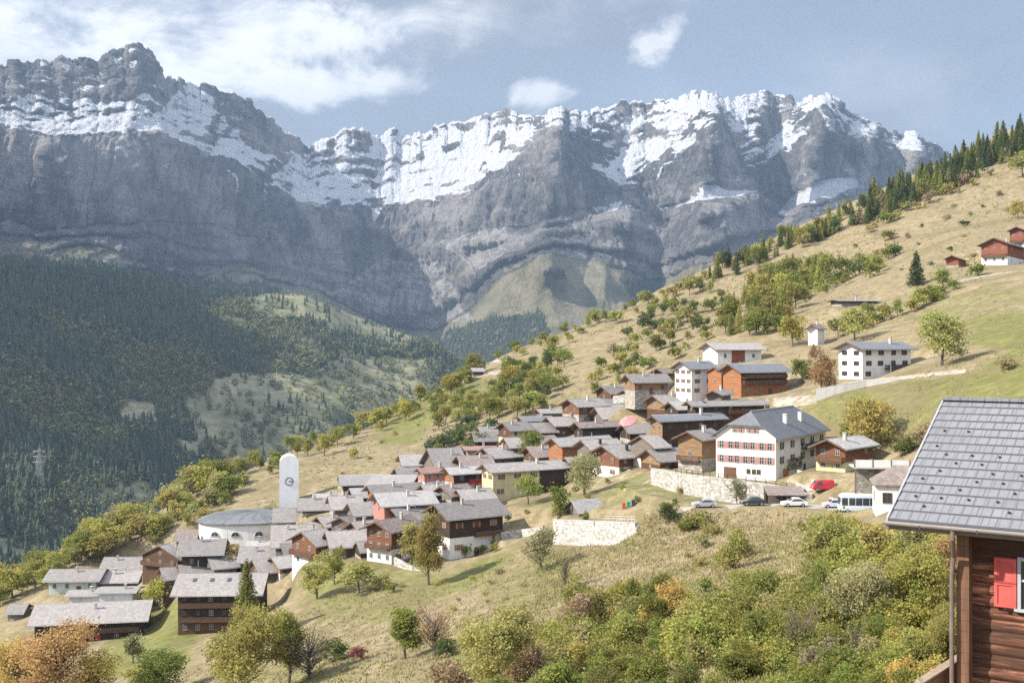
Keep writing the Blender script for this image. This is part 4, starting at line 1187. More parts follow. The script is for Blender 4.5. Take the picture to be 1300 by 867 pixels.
    for sgn in (-1, 1):
        n = Vector((sgn * ca, sgn * sa_, 0))
        if n.dot(view) < 3 and sgn == 1: continue
        if n.dot(view) < 0: continue
        rz = -math.pi / 2 if sgn < 0 else math.pi / 2
        for k in range(fl + (1 if gw and W_ * tp / 2 > 1.8 else 0)):
            zc = fh * k + fh * .55 if k < fl else Hh + .30 * W_ / 2 * tp
            nn = max(1, gw) if k < fl else max(1, gw // 2)
            if not gw: continue
            for i in range(nn):
                y = -W_ / 2 + W_ * (i + .5) / nn
                if k >= fl: y *= .5
                window(root, (sgn * (l2 + .003), y, min(zc, Hh + .1) if k < fl else zc), rz, ww * .9, wh * (.9 if k < fl else .6), shut if W_ / nn > 2.4 and k < fl else None, h.get('darkwin', 0))
    nb = h.get('balcony', 0)
    if nb == 0 and fl >= 2 and h['up'] not in ('white', 'cream', 'green', 'grey', 'red') and not h.get('barnright'): nb = 1
    if nb:
        bm = WALL[h.get('balcol', 'plankbal')]
        for k in range(nb):
            z = zs + .02 + fh * k if fl > 1 else Hh * .35
            if z > Hh - 1.2: z = Hh - 2.0 if Hh > 2.6 else Hh * .3
            gable_front = abs(sa_) > .66
            if gable_front:
                bo = balcony(root, -W_ / 2 + .2, W_ / 2 - .2, 0, z, 1.1, bm); bo.location = (-l2 - .004, 0, 0); bo.rotation_euler = (0, 0, -math.pi / 2)
            else:
                bo = balcony(root, -L_ * (.48 if nb > 1 else .05), L_ * .47, -w2 - .004, z, 1.15, bm)
    return root


RH = random.Random(11)
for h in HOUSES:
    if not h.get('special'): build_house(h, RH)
# ------------------------------------------------------------------ trees and shrubs
def leaf_material():
    m = NT('foliage'); oi = m.n('ShaderNodeObjectInfo')
    tone = m.attr('tone')
    hs = m.n('ShaderNodeHueSaturation'); m.l(oi.outputs['Color'], hs.inputs['Color'])
    m.l(m.math('ADD', m.math('MULTIPLY', tone, .6), .88), hs.inputs['Value'])
    m.l(m.math('ADD', m.math('MULTIPLY', m.attr('hue'), .04), .48), hs.inputs['Hue'])
    d = m.n('ShaderNodeBsdfDiffuse'); m.l(hs.outputs[0], d.inputs[0])
    t = m.n('ShaderNodeBsdfTranslucent'); m.l(hs.outputs[0], t.inputs[0])
    mx = m.n('ShaderNodeMixShader'); mx.inputs[0].default_value = .45; m.l(d.outputs[0], mx.inputs[1]); m.l(t.outputs[0], mx.inputs[2])
    return m.done(mx.outputs[0])


M_LEAF = leaf_material()
M_BARK = wood('bark', (.13, .105, .085), .3, 3, (1, 1, .3))


def cards(cent, size, rs, tone, hue, flat=0.0, tri=False):
    """small leaf faces with random turns"""
    n = len(cent)
    a = rs.normal(size=(n, 3)); a[:, 2] *= (1 - flat); a /= np.linalg.norm(a, axis=1, keepdims=True)
    b = rs.normal(size=(n, 3)); b[:, 2] *= (1 - flat); b -= (b * a).sum(1, keepdims=True) * a; b /= np.linalg.norm(b, axis=1, keepdims=True) + 1e-9
    s = (size * rs.uniform(.45, 1.5, n))[:, None]
    v = np.stack([cent + a * s, cent + b * s * .62, cent - a * s * .9, cent - b * s * .62], 1).reshape(-1, 3)
    f = np.arange(4 * n).reshape(n, 4)
    return v, f, np.repeat(tone, 4), np.repeat(hue, 4)


def crown_points(rs, ncl, nleaf, rx, z0, z1, spread, shape):
    """clumps of leaves on several uneven boughs that together make the crown, of height one"""
    C, LB = [], []
    nl = rs.randint(6, 10) if shape != 'oval' else rs.randint(6, 9)
    zc, hz = (z0 + z1) / 2, (z1 - z0) / 2
    lobes = [(np.array([0, 0, zc]), rx * .55, hz * .62)]
    for i in range(nl):
        an = i * 2.39996 + rs.uniform(-.5, .5); up = rs.uniform(-.75, .92)
        rr = rx * (1 - .55 * max(0, up) ** 1.5) * rs.uniform(.45, .78)
        if shape == 'oval': rr *= .8
        r_ = rx * rs.uniform(.30, .50)
        lobes.append((np.array([math.cos(an) * rr, math.sin(an) * rr, zc + up * hz * .72]), r_, min(hz * .5, r_ * rs.uniform(.7, 1.15))))
    vol = np.array([l[1] ** 2 * l[2] for l in lobes]) ** .7; vol /= vol.sum()
    tone_l = rs.uniform(0, 1, len(lobes)); hue_l = rs.uniform(0, 1, len(lobes))
    while len(C) < ncl:
        k = rs.choice(len(lobes), p=vol); c, r, hh = lobes[k]
        u = rs.normal(size=3); u /= np.linalg.norm(u); q = rs.uniform(.3, 1) ** .5
        p = c + u * q * np.array([r, r, hh])
        if p[2] < z0 * .5: continue
        C.append(p); LB.append(k)
    C = np.array(C); LB = np.array(LB)
    tone = .55 * tone_l[LB] + .45 * rs.uniform(0, 1, ncl); hue = .6 * hue_l[LB] + .4 * rs.uniform(0, 1, ncl)
    wt = rs.uniform(.4, 1.6, ncl); idx = rs.choice(ncl, nleaf, p=wt / wt.sum())
    pts = C[idx] + rs.normal(size=(nleaf, 3)) * spread * np.array([1, 1, .75]) * rs.uniform(.6, 1.3, (nleaf, 1))
    return pts, np.clip(.6 * tone[idx] + .4 * rs.uniform(0, 1, nleaf), 0, 1), np.clip(.7 * hue[idx] + .3 * rs.uniform(0, 1, nleaf), 0, 1), C


def trunk_mb(rs, C, z0, r0, nb, lean=.03, top=.8):
    b = MB()
    pts = [(0, 0, -.12), (lean * .3 * rs.normal(), lean * .3 * rs.normal(), z0 * .6), (lean * rs.normal(), lean * rs.normal(), z0 + (top - z0) * .4), (lean * 1.5 * rs.normal(), lean * 1.5 * rs.normal(), top)]
    b.tube(pts, [r0 * 1.25, r0, r0 * .65, r0 * .15], 6)
    for i in rs.choice(len(C), min(nb, len(C)), replace=False):
        c = C[i]; zs = max(z0 * .5, min(top * .85, c[2] - .25 * abs(np.hypot(c[0], c[1])) - .12))
        s = np.array([pts[2][0] * zs, pts[2][1] * zs, zs]); md = s * .45 + c * .55 + np.array([0, 0, -.02]) + rs.normal(size=3) * .012
        b.tube([tuple(s), tuple(md), tuple(c)], [r0 * .38, r0 * .24, r0 * .08], 4, cap=False)
    return b


PROTO = {}


def proto(kind, lod, var):
    key = (kind, lod, var)
    if key in PROTO: return PROTO[key]
    rs = np.random.RandomState(abs(hash(str(key))) % 1 + sum(ord(c) for c in str(key)) * 7 + var * 131)
    nl = {0: 460, 1: 1500, 2: 5200, 3: 15000}[lod]; sz = {0: .058, 1: .034, 2: .0195, 3: .0122}[lod]
    tm = None
    if kind in ('round', 'oval', 'bush', 'sparse', 'shrub'):
        q = dict(round=(.46, .16, 1.0, 'round'), oval=(.30, .12, 1.0, 'oval'), bush=(.60, -.02, 1.0, 'bush'), sparse=(.38, .12, 1.0, 'oval'), shrub=(.95, -.1, 1.0, 'bush'))[kind]
        ncl = {0: 46, 1: 90, 2: 150, 3: 260}[lod]
        if kind == 'sparse': nl = int(nl * .6); ncl = int(ncl * .8); sz *= .85
        pts, tone, hue, C = crown_points(rs, ncl, nl, q[0] * .86, q[1], q[2] * .93, {0: .085, 1: .068, 2: .052, 3: .042}[lod] * (1.25 if kind in ('shrub', 'bush') else 1), q[3])
        v, f, t, hu = cards(pts, sz * (1.3 if kind in ('shrub', 'bush') else 1), rs, tone, hue)
        if kind not in ('shrub',) and not (kind == 'bush' and lod == 0):
            tm = trunk_mb(rs, C, max(q[1], .05), .022 if kind != 'sparse' else .016, {0: 4, 1: 9, 2: 22, 3: 40}[lod] * (2 if kind == 'sparse' else 1))
    elif kind in ('spruce', 'larch'):
        R = .25 if kind == 'spruce' else .23
        nbr = {0: 90, 1: 230, 2: 480, 3: 900}[lod]; per = {0: 4, 1: 6, 2: 9, 3: 12}[lod]
        P_, T_, H_ = [], [], []
        for i in range(nbr):
            z = 1 - .94 * math.sqrt((i + .5) / nbr) if True else 0
            an = i * 2.39996 + rs.uniform(-.3, .3)
            rad = R * (1 - z) ** .82 * rs.uniform(.65, 1.12) + .006
            tn = rs.uniform(0, 1); hn = rs.uniform(0, 1)
            for k in range(per):
                s = (k + .6) / per
                dz = -.30 * rad * s ** 1.3 + (.05 * rad if kind == 'larch' else 0)
                P_.append((math.cos(an) * rad * s, math.sin(an) * rad * s, z + dz)); T_.append(tn * .6 + .4 * rs.uniform()); H_.append(hn)
        P_ = np.array(P_) + rs.normal(size=(len(P_), 3)) * .008
        v, f, t, hu = cards(P_, {0: .045, 1: .030, 2: .018, 3: .013}[lod] * (1 if kind == 'spruce' else .85), rs, np.array(T_), np.array(H_), .35)
        tm = MB().tube([(0, 0, -.1), (0, 0, .5), (0, 0, .97)], [.016, .011, .002], 5)
    elif kind == 'bare':
        b = MB(); b.tube([(0, 0, -.1), (.01, 0, .3), (.02, .01, .6)], [.02, .015, .008], 5)
        ends = []
        for i in range({0: 14, 1: 40, 2: 90, 3: 150}[lod]):
            an = rs.uniform(0, 6.28); z = rs.uniform(.1, .55); l = rs.uniform(.3, .55)
            e = np.array([math.cos(an) * l * .6, math.sin(an) * l * .6, z + l * rs.uniform(.4, 1.0)]); m_ = e * .5 + np.array([0, 0, z * .5 - .03])
            b.tube([(0, 0, z), tuple(m_), tuple(e)], [.007, .005, .002], 3, cap=False); ends.append(e); ends.append((m_ + e) / 2)
        E = np.array(ends); k = max(1, nl // 4 // len(E)); idx = np.repeat(np.arange(len(E)), k)
        pts = E[idx] + rs.normal(size=(len(idx), 3)) * .04
        v, f, t, hu = cards(pts, sz * .7, rs, rs.uniform(0, 1, len(idx)), rs.uniform(0, 1, len(idx)))
        tm = b
    o = np_mesh('crown', v, f, M_LEAF, False, {'tone': t, 'hue': hu}); cm = o.data; bpy.data.objects.remove(o)
    tmm = mesh_of('trunk', tm, M_BARK) if tm is not None else None
    PROTO[key] = (cm, tmm)
    return PROTO[key]


COLS = dict(dark=(0.111, 0.137, 0.049), green=(0.176, 0.188, 0.052), mid=(0.228, 0.236, 0.068), olive=(0.305, 0.283, 0.097), ygreen=(0.322, 0.302, 0.083), yellow=(0.414, 0.325, 0.101), gold=(0.363, 0.272, 0.111), lime=(0.202, 0.220, 0.056),
            orange=(0.353, 0.242, 0.111), rust=(0.291, 0.190, 0.101), bronze=(0.246, 0.196, 0.067), brown=(0.280, 0.221, 0.130), pink=(.27, .205, .135), red=(0.314, 0.134, 0.112), grey=(.215, .215, .115), pale=(.285, .270, .125),
            spruce=(.088, .108, .052), larch=(0.238, 0.232, 0.072), blue=(0.084, 0.112, 0.069))
RT = random.Random(78)
NAMEOF = dict(round='broadleaf_tree', oval='slender_tree', bush='bush', sparse='thin_leaved_tree', shrub='shrub', spruce='conifer', larch='larch', bare='bare_tree')
CATOF = dict(round='tree', oval='tree', bush='bush', sparse='tree', shrub='shrub', spruce='conifer', larch='larch', bare='tree')
WID = dict(round=.92, oval=.62, bush=1.2, sparse=.72, shrub=1.9, spruce=.40, larch=.34, bare=.8)
TREES = [0]


def jcol(c, j=.14):
    c = COLS[c] if isinstance(c, str) else c
    v = 1 + RT.uniform(-j, j)
    return tuple(max(.01, x * v * (1 + RT.uniform(-j, j) * .5)) for x in c) + (1,)


def tree(kind, px, py, hpx, col, label, group=None, wpx=None, dmin=20.0, D=None, sink=.15, cat=None, parts=True):
    g = ground(px, py, dmin) if D is None else (lambda x, y: (x, y, zat(x, y)))((px - CX) / F * D, D)
    if g is None or g[1] > 1250: return None
    x, y, z = g
    h = hpx * y / F if D is None else (CY - (py - hpx)) / F * y - z
    lod = 0 if hpx < 24 else 1 if hpx < 52 else 2 if hpx < 95 else 3
    cm, tm = proto(kind, lod, RT.randrange(3 if lod < 2 else 2))
    wscale = (wpx / (hpx * WID[kind])) if wpx else RT.uniform(.88, 1.15)
    root_is_mesh = tm is None or (lod == 0 and not parts) or (hpx < 15 and kind in ('bush', 'shrub'))
    if root_is_mesh:
        r = bpy.data.objects.new(NAMEOF[kind], cm); link(r); r.color = jcol(col)
    else:
        r = empty(NAMEOF[kind])
        c = meshobj('crown', cm, r); c.color = jcol(col)
        meshobj('trunk', tm, r)
    r.location = (x, y, z - sink); r.rotation_euler = (0, 0, RT.uniform(0, 6.28)); r.scale = (h * wscale, h * wscale, h)
    tag(r, label, cat or CATOF[kind], group); TREES[0] += 1
    return r


def scatter(poly, n, kinds, cols, hr, label, group, mind=5.0, parts=True, weight=None, cat=None):
    """n plants at picture points inside a polygon, each a thing of its own"""
    xs = [p[0] for p in poly]; ys = [p[1] for p in poly]; done = []; tries = 0
    while len(done) < n and tries < n * 40:
        tries += 1
        x, y = RT.uniform(min(xs), max(xs)), RT.uniform(min(ys), max(ys))
        if not inpoly(np.array([x]), np.array([y]), poly)[0]: continue
        if any((x - a) ** 2 + ((y - b) * 1.6) ** 2 < mind ** 2 for a, b in done): continue
        done.append((x, y))
    done.sort(key=lambda p: p[1])
    for x, y in done:
        k = RT.choice(kinds)
        lb = label[k] if isinstance(label, dict) else label
        gr = group[k] if isinstance(group, dict) else group
        tree(k, x, y, RT.uniform(*hr), RT.choice(cols), lb, gr, parts=parts, cat=cat)


def brow_at(x):
    i = int(round((x - GCOL[0]) / 4.0)); i = min(max(i, 0), len(GCOL) - 1); k = (GD > 200) & (GD < 1250)
    return float((CY - GZ[k, i] / GD[k] * F).min())


def along(pts, n, kinds, cols, hr, dy, label, group, parts=True):
    p = np.array(pts, float)
    for i in range(n):
        t = (i + RT.uniform(.1, .9)) / n; x = p[0, 0] + (p[-1, 0] - p[0, 0]) * t
        y = float(np.interp(x, p[:, 0] if p[0, 0] < p[-1, 0] else p[::-1, 0], p[:, 1] if p[0, 0] < p[-1, 0] else p[::-1, 1])) + RT.uniform(*dy)
        y = max(y, brow_at(x) + RT.uniform(.3, 3.5)) if dy[0] <= 0 else y
        k = RT.choice(kinds)
        lb = label[k] if isinstance(label, dict) else label
        gr = group[k] if isinstance(group, dict) else group
        tree(k, x, y, RT.uniform(*hr), RT.choice(cols), lb, gr, parts=parts)


# --- single plants one can point to -------------------------------------------------------------
T = tree
T('round', 310, 890, 132, 'olive', 'big rounded olive yellow tree in the lower left foreground', wpx=124)
T('oval', 366, 868, 112, 'lime', 'bright lime green tree right behind the big olive tree', wpx=58)
T('bare', 392, 862, 66, 'pink', 'greyish pink half bare shrub right of the lime green tree', wpx=84)
T('bush', 425, 838, 34, 'dark', 'dark green bush right of the half bare shrub', wpx=44)
T('bush', 453, 838, 22, 'red', 'small dusty red shrub alone on the lower meadow', wpx=28)
T('sparse', 18, 905, 118, 'yellow', 'thin orange leaved tree leftmost at the bottom left corner', wpx=90)
T('sparse', 72, 912, 150, 'gold', 'tallest orange yellow tree in front of the wide dark chalet', wpx=120)
T('sparse', 124, 898, 92, 'yellow', 'yellowish thin tree right of the tallest orange one', wpx=80)
T('sparse', 45, 900, 76, 'rust', 'low rust coloured tree between the orange ones at bottom left', wpx=90)
T('oval', 168, 842, 46, 'grey', 'dense grey green egg shaped bush beside the wide dark chalet', wpx=28)
T('round', 205, 880, 62, 'lime', 'light green rounded bush at the bottom left below the stacked balconies chalet', wpx=76)
T('bush', 178, 872, 34, 'ygreen', 'yellow green hedge piece beside the light green rounded bush', wpx=46)
T('round', 203, 772, 46, 'ygreen', 'yellow green round tree left of the stacked balconies chalet', wpx=44)
T('bush', 182, 795, 26, 'green', 'green garden shrub below the yellow green round tree', wpx=30)
T('spruce', 313, 814, 106, 'green', 'single green spruce in front of the stacked balconies chalet', wpx=44)
T('round', 285, 728, 42, 'yellow', 'golden tree between the white door house and the half white house', wpx=48)
T('round', 402, 760, 62, 'olive', 'olive tree below the porch gable chalet', wpx=50)
T('round', 424, 742, 52, 'mid', 'green tree right of the olive tree below the low stone house', wpx=38)
T('round', 456, 752, 42, 'olive', 'low spreading orchard tree on the grass left of the white based chalet', wpx=56)
T('bush', 488, 747, 20, 'olive', 'small olive shrub right of the spreading orchard tree', wpx=24)
T('bush', 496, 752, 14, 'green', 'smallest green shrub on the grass below the white based chalet', wpx=16)
T('oval', 545, 742, 106, 'bronze', 'tall olive brown tree with bare lower trunk before the two chalets', wpx=48)
T('oval', 522, 716, 58, 'olive', 'lower olive tree touching the tall one on its left', wpx=40)
T('bush', 590, 707, 19, 'green', 'dark green garden bush at the foot of the big chalet', wpx=22)
T('bush', 612, 704, 14, 'mid', 'green garden bush under the windows of the big chalet', wpx=20)
T('bush', 628, 700, 13, 'olive', 'olive garden bush at the right corner of the big chalet', wpx=16)
T('sparse', 687, 724, 64, 'grey', 'thin grey green tree left of the white retaining wall', wpx=54)
T('bare', 717, 748, 64, 'pale', 'slim pale bush below the white retaining wall', wpx=24)
T('bush', 742, 668, 22, 'mid', 'small bush at the left end of the white retaining wall top', wpx=14)
T('oval', 514, 836, 72, 'lime', 'light green tree leaning on the brown bare shrub mid meadow', wpx=52)
T('bare', 552, 830, 70, 'rust', 'brown bare shrub with fan shaped twigs mid meadow', wpx=62)
T('bush', 566, 834, 30, 'dark', 'dark bush behind the brown bare shrub', wpx=36)
T('round', 626, 890, 138, 'olive', 'large shaggy olive brown bush at bottom centre', wpx=132)
T('bush', 664, 872, 74, 'brown', 'brownish bush merging into the large shaggy one from the right', wpx=70)
T('bush', 575, 880, 50, 'brown', 'brown bush merging into the large shaggy one from the left', wpx=60)
T('bush', 640, 900, 52, 'lime', 'light green bush at the bottom edge below the large shaggy one', wpx=80)
T('bush', 715, 895, 64, 'lime', 'light green bush at the bottom edge right of the large shaggy one', wpx=96)
T('sparse', 732, 812, 70, 'brown', 'dry brown thin bush standing on the scrub slope', wpx=50)
T('bush', 932, 722, 62, 'olive', 'yellowish olive bush high on the scrub slope below the cars', wpx=56)
T('round', 962, 778, 62, 'green', 'dark green bush in the middle of the scrub slope', wpx=92)
T('round', 842, 815, 80, 'yellow', 'yellow leaved tree on the scrub slope', wpx=74)
T('round', 796, 830, 60, 'olive', 'olive tree left of the yellow leaved one on the scrub slope', wpx=66)
T('round', 885, 915, 152, 'green', 'biggest green tree at the bottom edge right of centre', wpx=150, D=118)
T('round', 975, 910, 132, 'green', 'second green tree at the bottom edge, right of the biggest one', wpx=150, D=108)
T('round', 806, 905, 92, 'mid', 'mid green tree at the bottom edge left of the biggest one', wpx=100, D=122)
T('bare', 1018, 850, 96, 'pale', 'pale bare branched tree beside the bottom green trees', wpx=60)
T('oval', 1040, 800, 104, 'mid', 'slim green tree on the scrub slope below the bus', wpx=46)
T('round', 1098, 815, 124, 'pale', 'large pale olive airy tree below the bus', wpx=110)
T('round', 1164, 800, 130, 'olive', 'large olive tree left of the log house', wpx=104)
T('oval', 1194, 765, 100, 'orange', 'orange tinged tree beside the drainpipe of the log house', wpx=60)
T('round', 1206, 850, 100, 'olive', 'olive tree below the orange tinged one beside the log house', wpx=70)
T('bush', 1142, 885, 62, 'yellow', 'bright yellow bush at the bottom edge left of the log house', wpx=60)
T('bush', 1186, 880, 58, 'yellow', 'second yellow bush tucked against the log house wall', wpx=50)
T('bush', 1108, 885, 56, 'green', 'green bush at the bottom edge left of the bright yellow one', wpx=50)
T('bush', 1052, 868, 66, 'pink', 'pinkish brown bush at the bottom edge below the slim green tree', wpx=84)
T('round', 848, 665, 34, 'dark', 'dark green bush beside the grey parked car', wpx=32)
T('bush', 873, 673, 24, 'green', 'fresh green bush right of the dark one beside the grey parked car', wpx=32)
T('sparse', 936, 640, 36, 'grey', 'thin shrub against the retaining wall of the big white house', wpx=32)
T('round', 676, 585, 42, 'green', 'dark green tree between the parked white van and the orange house', wpx=44)
T('round', 742, 628, 58, 'pale', 'pale olive broad tree in front of the black chimney chalet', wpx=58)
T('round', 670, 640, 42, 'mid', 'green tree in front of the cream house', wpx=40)
T('round', 710, 652, 42, 'green', 'green tree at the grass bank right of the cream house', wpx=34)
T('spruce', 597, 580, 10, 'spruce', 'left of two tiny dark conifers on the garage roof level', wpx=6)
T('spruce', 615, 580, 10, 'spruce', 'right of two tiny dark conifers on the garage roof level', wpx=6)
T('round', 1104, 572, 76, 'yellow', 'yellow autumn tree behind the small wooden chalet', wpx=74)
T('round', 1078, 566, 34, 'lime', 'lime green bush left of the yellow autumn tree', wpx=34)
T('round', 1196, 464, 78, 'olive', 'big rounded olive brown tree on the slope above the log house roof', wpx=72)
T('round', 1044, 506, 70, 'rust', 'rust tinged tree left of the white chalet with black balcony', wpx=46)
T('round', 1018, 486, 36, 'green', 'green tree between the orange chalet and the rust tinged tree', wpx=36)
T('round', 1006, 440, 46, 'ygreen', 'bright yellow green tree left of the small white chapel', wpx=42)
T('round', 1085, 434, 46, 'olive', 'olive tree right of the small white chapel', wpx=50)
T('round', 1064, 430, 30, 'green', 'green tree close to the small white chapel', wpx=28)
T('spruce', 1163, 362, 46, 'spruce', 'lone dark spruce on the dry upper slope', wpx=24)
T('round', 1197, 366, 26, 'green', 'green tree just left of the tiny brown cabin', wpx=30)
T('bush', 1238, 352, 20, 'lime', 'lime bush below the lower red brown chalet', wpx=28)
T('bush', 1290, 330, 18, 'lime', 'lime bush at the right edge below the upper red brown chalet', wpx=26)
T('round', 1292, 278, 26, 'ygreen', 'yellow green tree above the red brown chalets at the right edge', wpx=26)
T('round', 1298, 226, 40, 'olive', 'olive tree cut by the right edge below the ridge forest', wpx=34)
T('bush', 1150, 575, 26, 'dark', 'dark hedge bush left of the log house roof edge', wpx=44)
T('bush', 1180, 560, 28, 'brown', 'brown bush on the bank above the log house roof edge', wpx=44)
T('bush', 1278, 470, 18, 'brown', 'brown bush on the bright grass above the log house roof', wpx=30)
T('round', 816, 376, 20, 'green', 'round green tree standing on the brow of the hill', wpx=26)
T('round', 833, 446, 26, 'green', 'round green tree alone on the slope above the grey stable', wpx=24)
T('bush', 1128, 305, 14, 'green', 'single green bush on the open dry slope', wpx=22)
T('bush', 1226, 287, 8, 'dark', 'small dark bush on the open dry slope at right', wpx=20)
T('round', 515, 534, 30, 'ygreen', 'yellow green tree alone at the lower edge of the green field', wpx=26)
T('round', 568, 497, 24, 'blue', 'blue green tree alone in the green field', wpx=26)
T('bush', 447, 583, 16, 'ygreen', 'yellow green bush alone on the dry meadow right of the tower', wpx=18)
T('round', 424, 555, 28, 'olive', 'olive tree at the brow above the dry meadow', wpx=34)
T('bush', 441, 552, 14, 'green', 'green bush right of the olive tree at the brow', wpx=18)
T('bush', 710, 660 - 6, 24, 'mid', 'green shrub in front of the pale roofed shed', wpx=22)
T('bush', 855, 486, 20, 'olive', 'olive garden bush below the tall white house', wpx=30)
T('bush', 830, 507, 14, 'lime', 'lime garden bush below the grey stable', wpx=26)

# --- groups ----------------------------------------------------------------------------------------
BROW = [(0, 742), (70, 716), (150, 683), (220, 646), (300, 605), (400, 567), (480, 537), (560, 499), (620, 457), (740, 421), (800, 393), (900, 353), (1000, 313), (1100, 269), (1200, 229), (1300, 180), (1380, 140)]
along([p for p in BROW if 1060 < p[0]], 190, ['spruce', 'spruce', 'larch'], ['spruce', 'spruce', 'dark', 'dark', 'green', 'mid'], (17, 34), (-12, 17),
      {'spruce': 'dark conifer in the forest along the ridge at upper right', 'larch': 'lighter larch in the forest along the ridge at upper right'}, {'spruce': 'ridge forest conifers', 'larch': 'ridge forest larches'})
along([(900, 353), (1000, 313), (1100, 269)], 64, ['spruce', 'larch', 'round'], ['dark', 'green', 'mid', 'olive', 'spruce'], (15, 28), (-8, 12),
      {'spruce': 'small conifer on the brow left of the ridge forest', 'larch': 'small larch on the brow left of the ridge forest', 'round': 'small broadleaf tree on the brow left of the ridge forest'},
      {'spruce': 'brow conifers', 'larch': 'brow larches', 'round': 'brow broadleaf trees'})
along([(630, 452), (740, 421), (800, 393), (900, 353)], 34, ['bush', 'round'], ['green', 'mid', 'olive', 'ygreen'], (9, 20), (-6, 12),
      {'bush': 'bush on the bare brow in the centre of the picture', 'round': 'small tree on the bare brow in the centre of the picture'}, {'bush': 'bushes on the central brow', 'round': 'trees on the central brow'})
along([(300, 605), (400, 567), (480, 537), (560, 499), (620, 457)], 44, ['round', 'oval', 'round'], ['green', 'mid', 'olive', 'lime', 'ygreen'], (14, 32), (-6, 16),
      'broadleaf tree in the row along the brow above the tower meadow', 'brow row above the tower')
along([(-20, 752), (70, 718), (150, 684), (220, 647), (300, 606)], 68, ['round', 'oval', 'round'], ['mid', 'olive', 'ygreen', 'lime', 'olive', 'pale'], (22, 46), (-6, 26),
      'autumn green tree in the dense belt at the left edge of the meadow', 'tree belt at left')
for i, (x, y, hh) in enumerate([(238, 668, 20), (250, 655, 22), (266, 644, 22), (281, 636, 20), (293, 627, 22), (306, 617, 20), (258, 660, 18), (288, 640, 18)]):
    T('round', x, y, hh, RT.choice(['mid', 'green', 'olive']), 'round tree of the short row slanting across the dry meadow left of the tower', 'short row left of the tower', wpx=24)
for (x, y, hh, l) in [(250, 680, 12, 'shrub nearest the church on the dry meadow'), (222, 662, 14, 'shrub left of the slanting tree row on the dry meadow'), (280, 655, 12, 'shrub just below the slanting tree row on the dry meadow'),
                      (196, 690, 16, 'shrub above the brown chalet with red trim on the dry meadow'), (232, 690, 9, 'smallest shrub on the dry meadow left of the church')]:
    T('bush', x, y, hh, 'olive', l)
scatter([(598, 520), (640, 478), (700, 458), (726, 470), (724, 500), (670, 532), (620, 536)], 46, ['round', 'oval'], ['green', 'mid', 'lime', 'olive', 'dark', 'ygreen'], (20, 34),
        'broadleaf tree in the grove above the village centre', 'grove above the village', 8)
scatter([(540, 580), (600, 540), (640, 548), (628, 560), (570, 590)], 16, ['round', 'bush'], ['dark', 'blue', 'green'], (14, 26), {'round': 'dark tree at the upper left rim of the village', 'bush': 'dark bush at the upper left rim of the village'},
        {'round': 'dark trees at the village rim', 'bush': 'dark bushes at the village rim'}, 7)
scatter([(548, 520), (598, 500), (604, 540), (560, 560)], 10, ['round'], ['green', 'mid', 'olive'], (20, 30), 'scattered tree on the meadow left of the grove', 'scattered trees left of the grove', 12)
scatter([(912, 428), (985, 428), (1002, 405), (1040, 370), (1062, 352), (1010, 350), (960, 370), (925, 398)], 58, ['larch', 'round', 'larch', 'oval'], ['larch', 'larch', 'mid', 'ygreen', 'lime', 'green'], (26, 44),
        {'larch': 'slender larch in the grove above the modern white house', 'round': 'rounded tree among the larches above the modern white house', 'oval': 'upright leafy tree among the larches above the modern white house'}, {'larch': 'larch grove', 'round': 'rounded trees in the larch grove', 'oval': 'upright trees in the larch grove'}, 7)
scatter([(1000, 372), (1060, 345), (1130, 322), (1150, 335), (1100, 355), (1030, 380)], 18, ['round', 'bush'], ['green', 'dark', 'mid'], (16, 26), {'round': 'tree in the band right of the larch grove', 'bush': 'bush in the band right of the larch grove'},
        {'round': 'tree band right of the larches', 'bush': 'bush band right of the larches'}, 8)
scatter([(1060, 425), (1105, 405), (1150, 392), (1205, 362), (1215, 372), (1150, 402), (1100, 422)], 18, ['round', 'bush'], ['lime', 'ygreen', 'mid', 'green'], (14, 26),
        {'round': 'bright green tree in the row below the flat roofed hut', 'bush': 'bright green bush in the row below the flat roofed hut'}, {'round': 'bright row trees', 'bush': 'bright row bushes'}, 8)
scatter([(1100, 262), (1190, 232), (1250, 212), (1262, 226), (1180, 262), (1120, 292), (1085, 300)], 40, ['bush', 'bush', 'round', 'spruce'], ['dark', 'olive', 'green', 'brown', 'ygreen'], (9, 20),
        {'bush': 'dry shrub in the belt below the ridge forest', 'round': 'small tree in the belt below the ridge forest', 'spruce': 'young conifer in the belt below the ridge forest'},
        {'bush': 'shrub belt below the ridge', 'round': 'tree belt below the ridge', 'spruce': 'young conifers below the ridge'}, 7)
scatter([(1030, 330), (1120, 290), (1300, 235), (1300, 330), (1200, 345), (1060, 350)], 26, ['shrub', 'bush'], ['olive', 'brown', 'dark'], (4, 9), 'low brown shrub dotted on the dry upper slope', 'dotted low shrubs on the upper slope', 18, cat='shrub')
scatter([(790, 420), (900, 362), (930, 380), (900, 430), (840, 470), (780, 480)], 44, ['bush', 'round', 'oval'], ['green', 'mid', 'olive', 'dark'], (12, 24),
        {'bush': 'bush on the slope left of the larch grove', 'round': 'rounded tree on the slope left of the larch grove', 'oval': 'slender tree on the slope left of the larch grove'},
        {'bush': 'bushes left of the larches', 'round': 'rounded trees left of the larches', 'oval': 'slender trees left of the larches'}, 11)
scatter([(730, 480), (800, 440), (830, 470), (790, 505), (740, 500)], 16, ['bush', 'round'], ['olive', 'ygreen', 'green', 'brown'], (9, 19), {'bush': 'autumn bush between the grove and the grey stable', 'round': 'autumn tree between the grove and the grey stable'},
        {'bush': 'autumn bushes by the grey stable', 'round': 'autumn trees by the grey stable'}, 10)
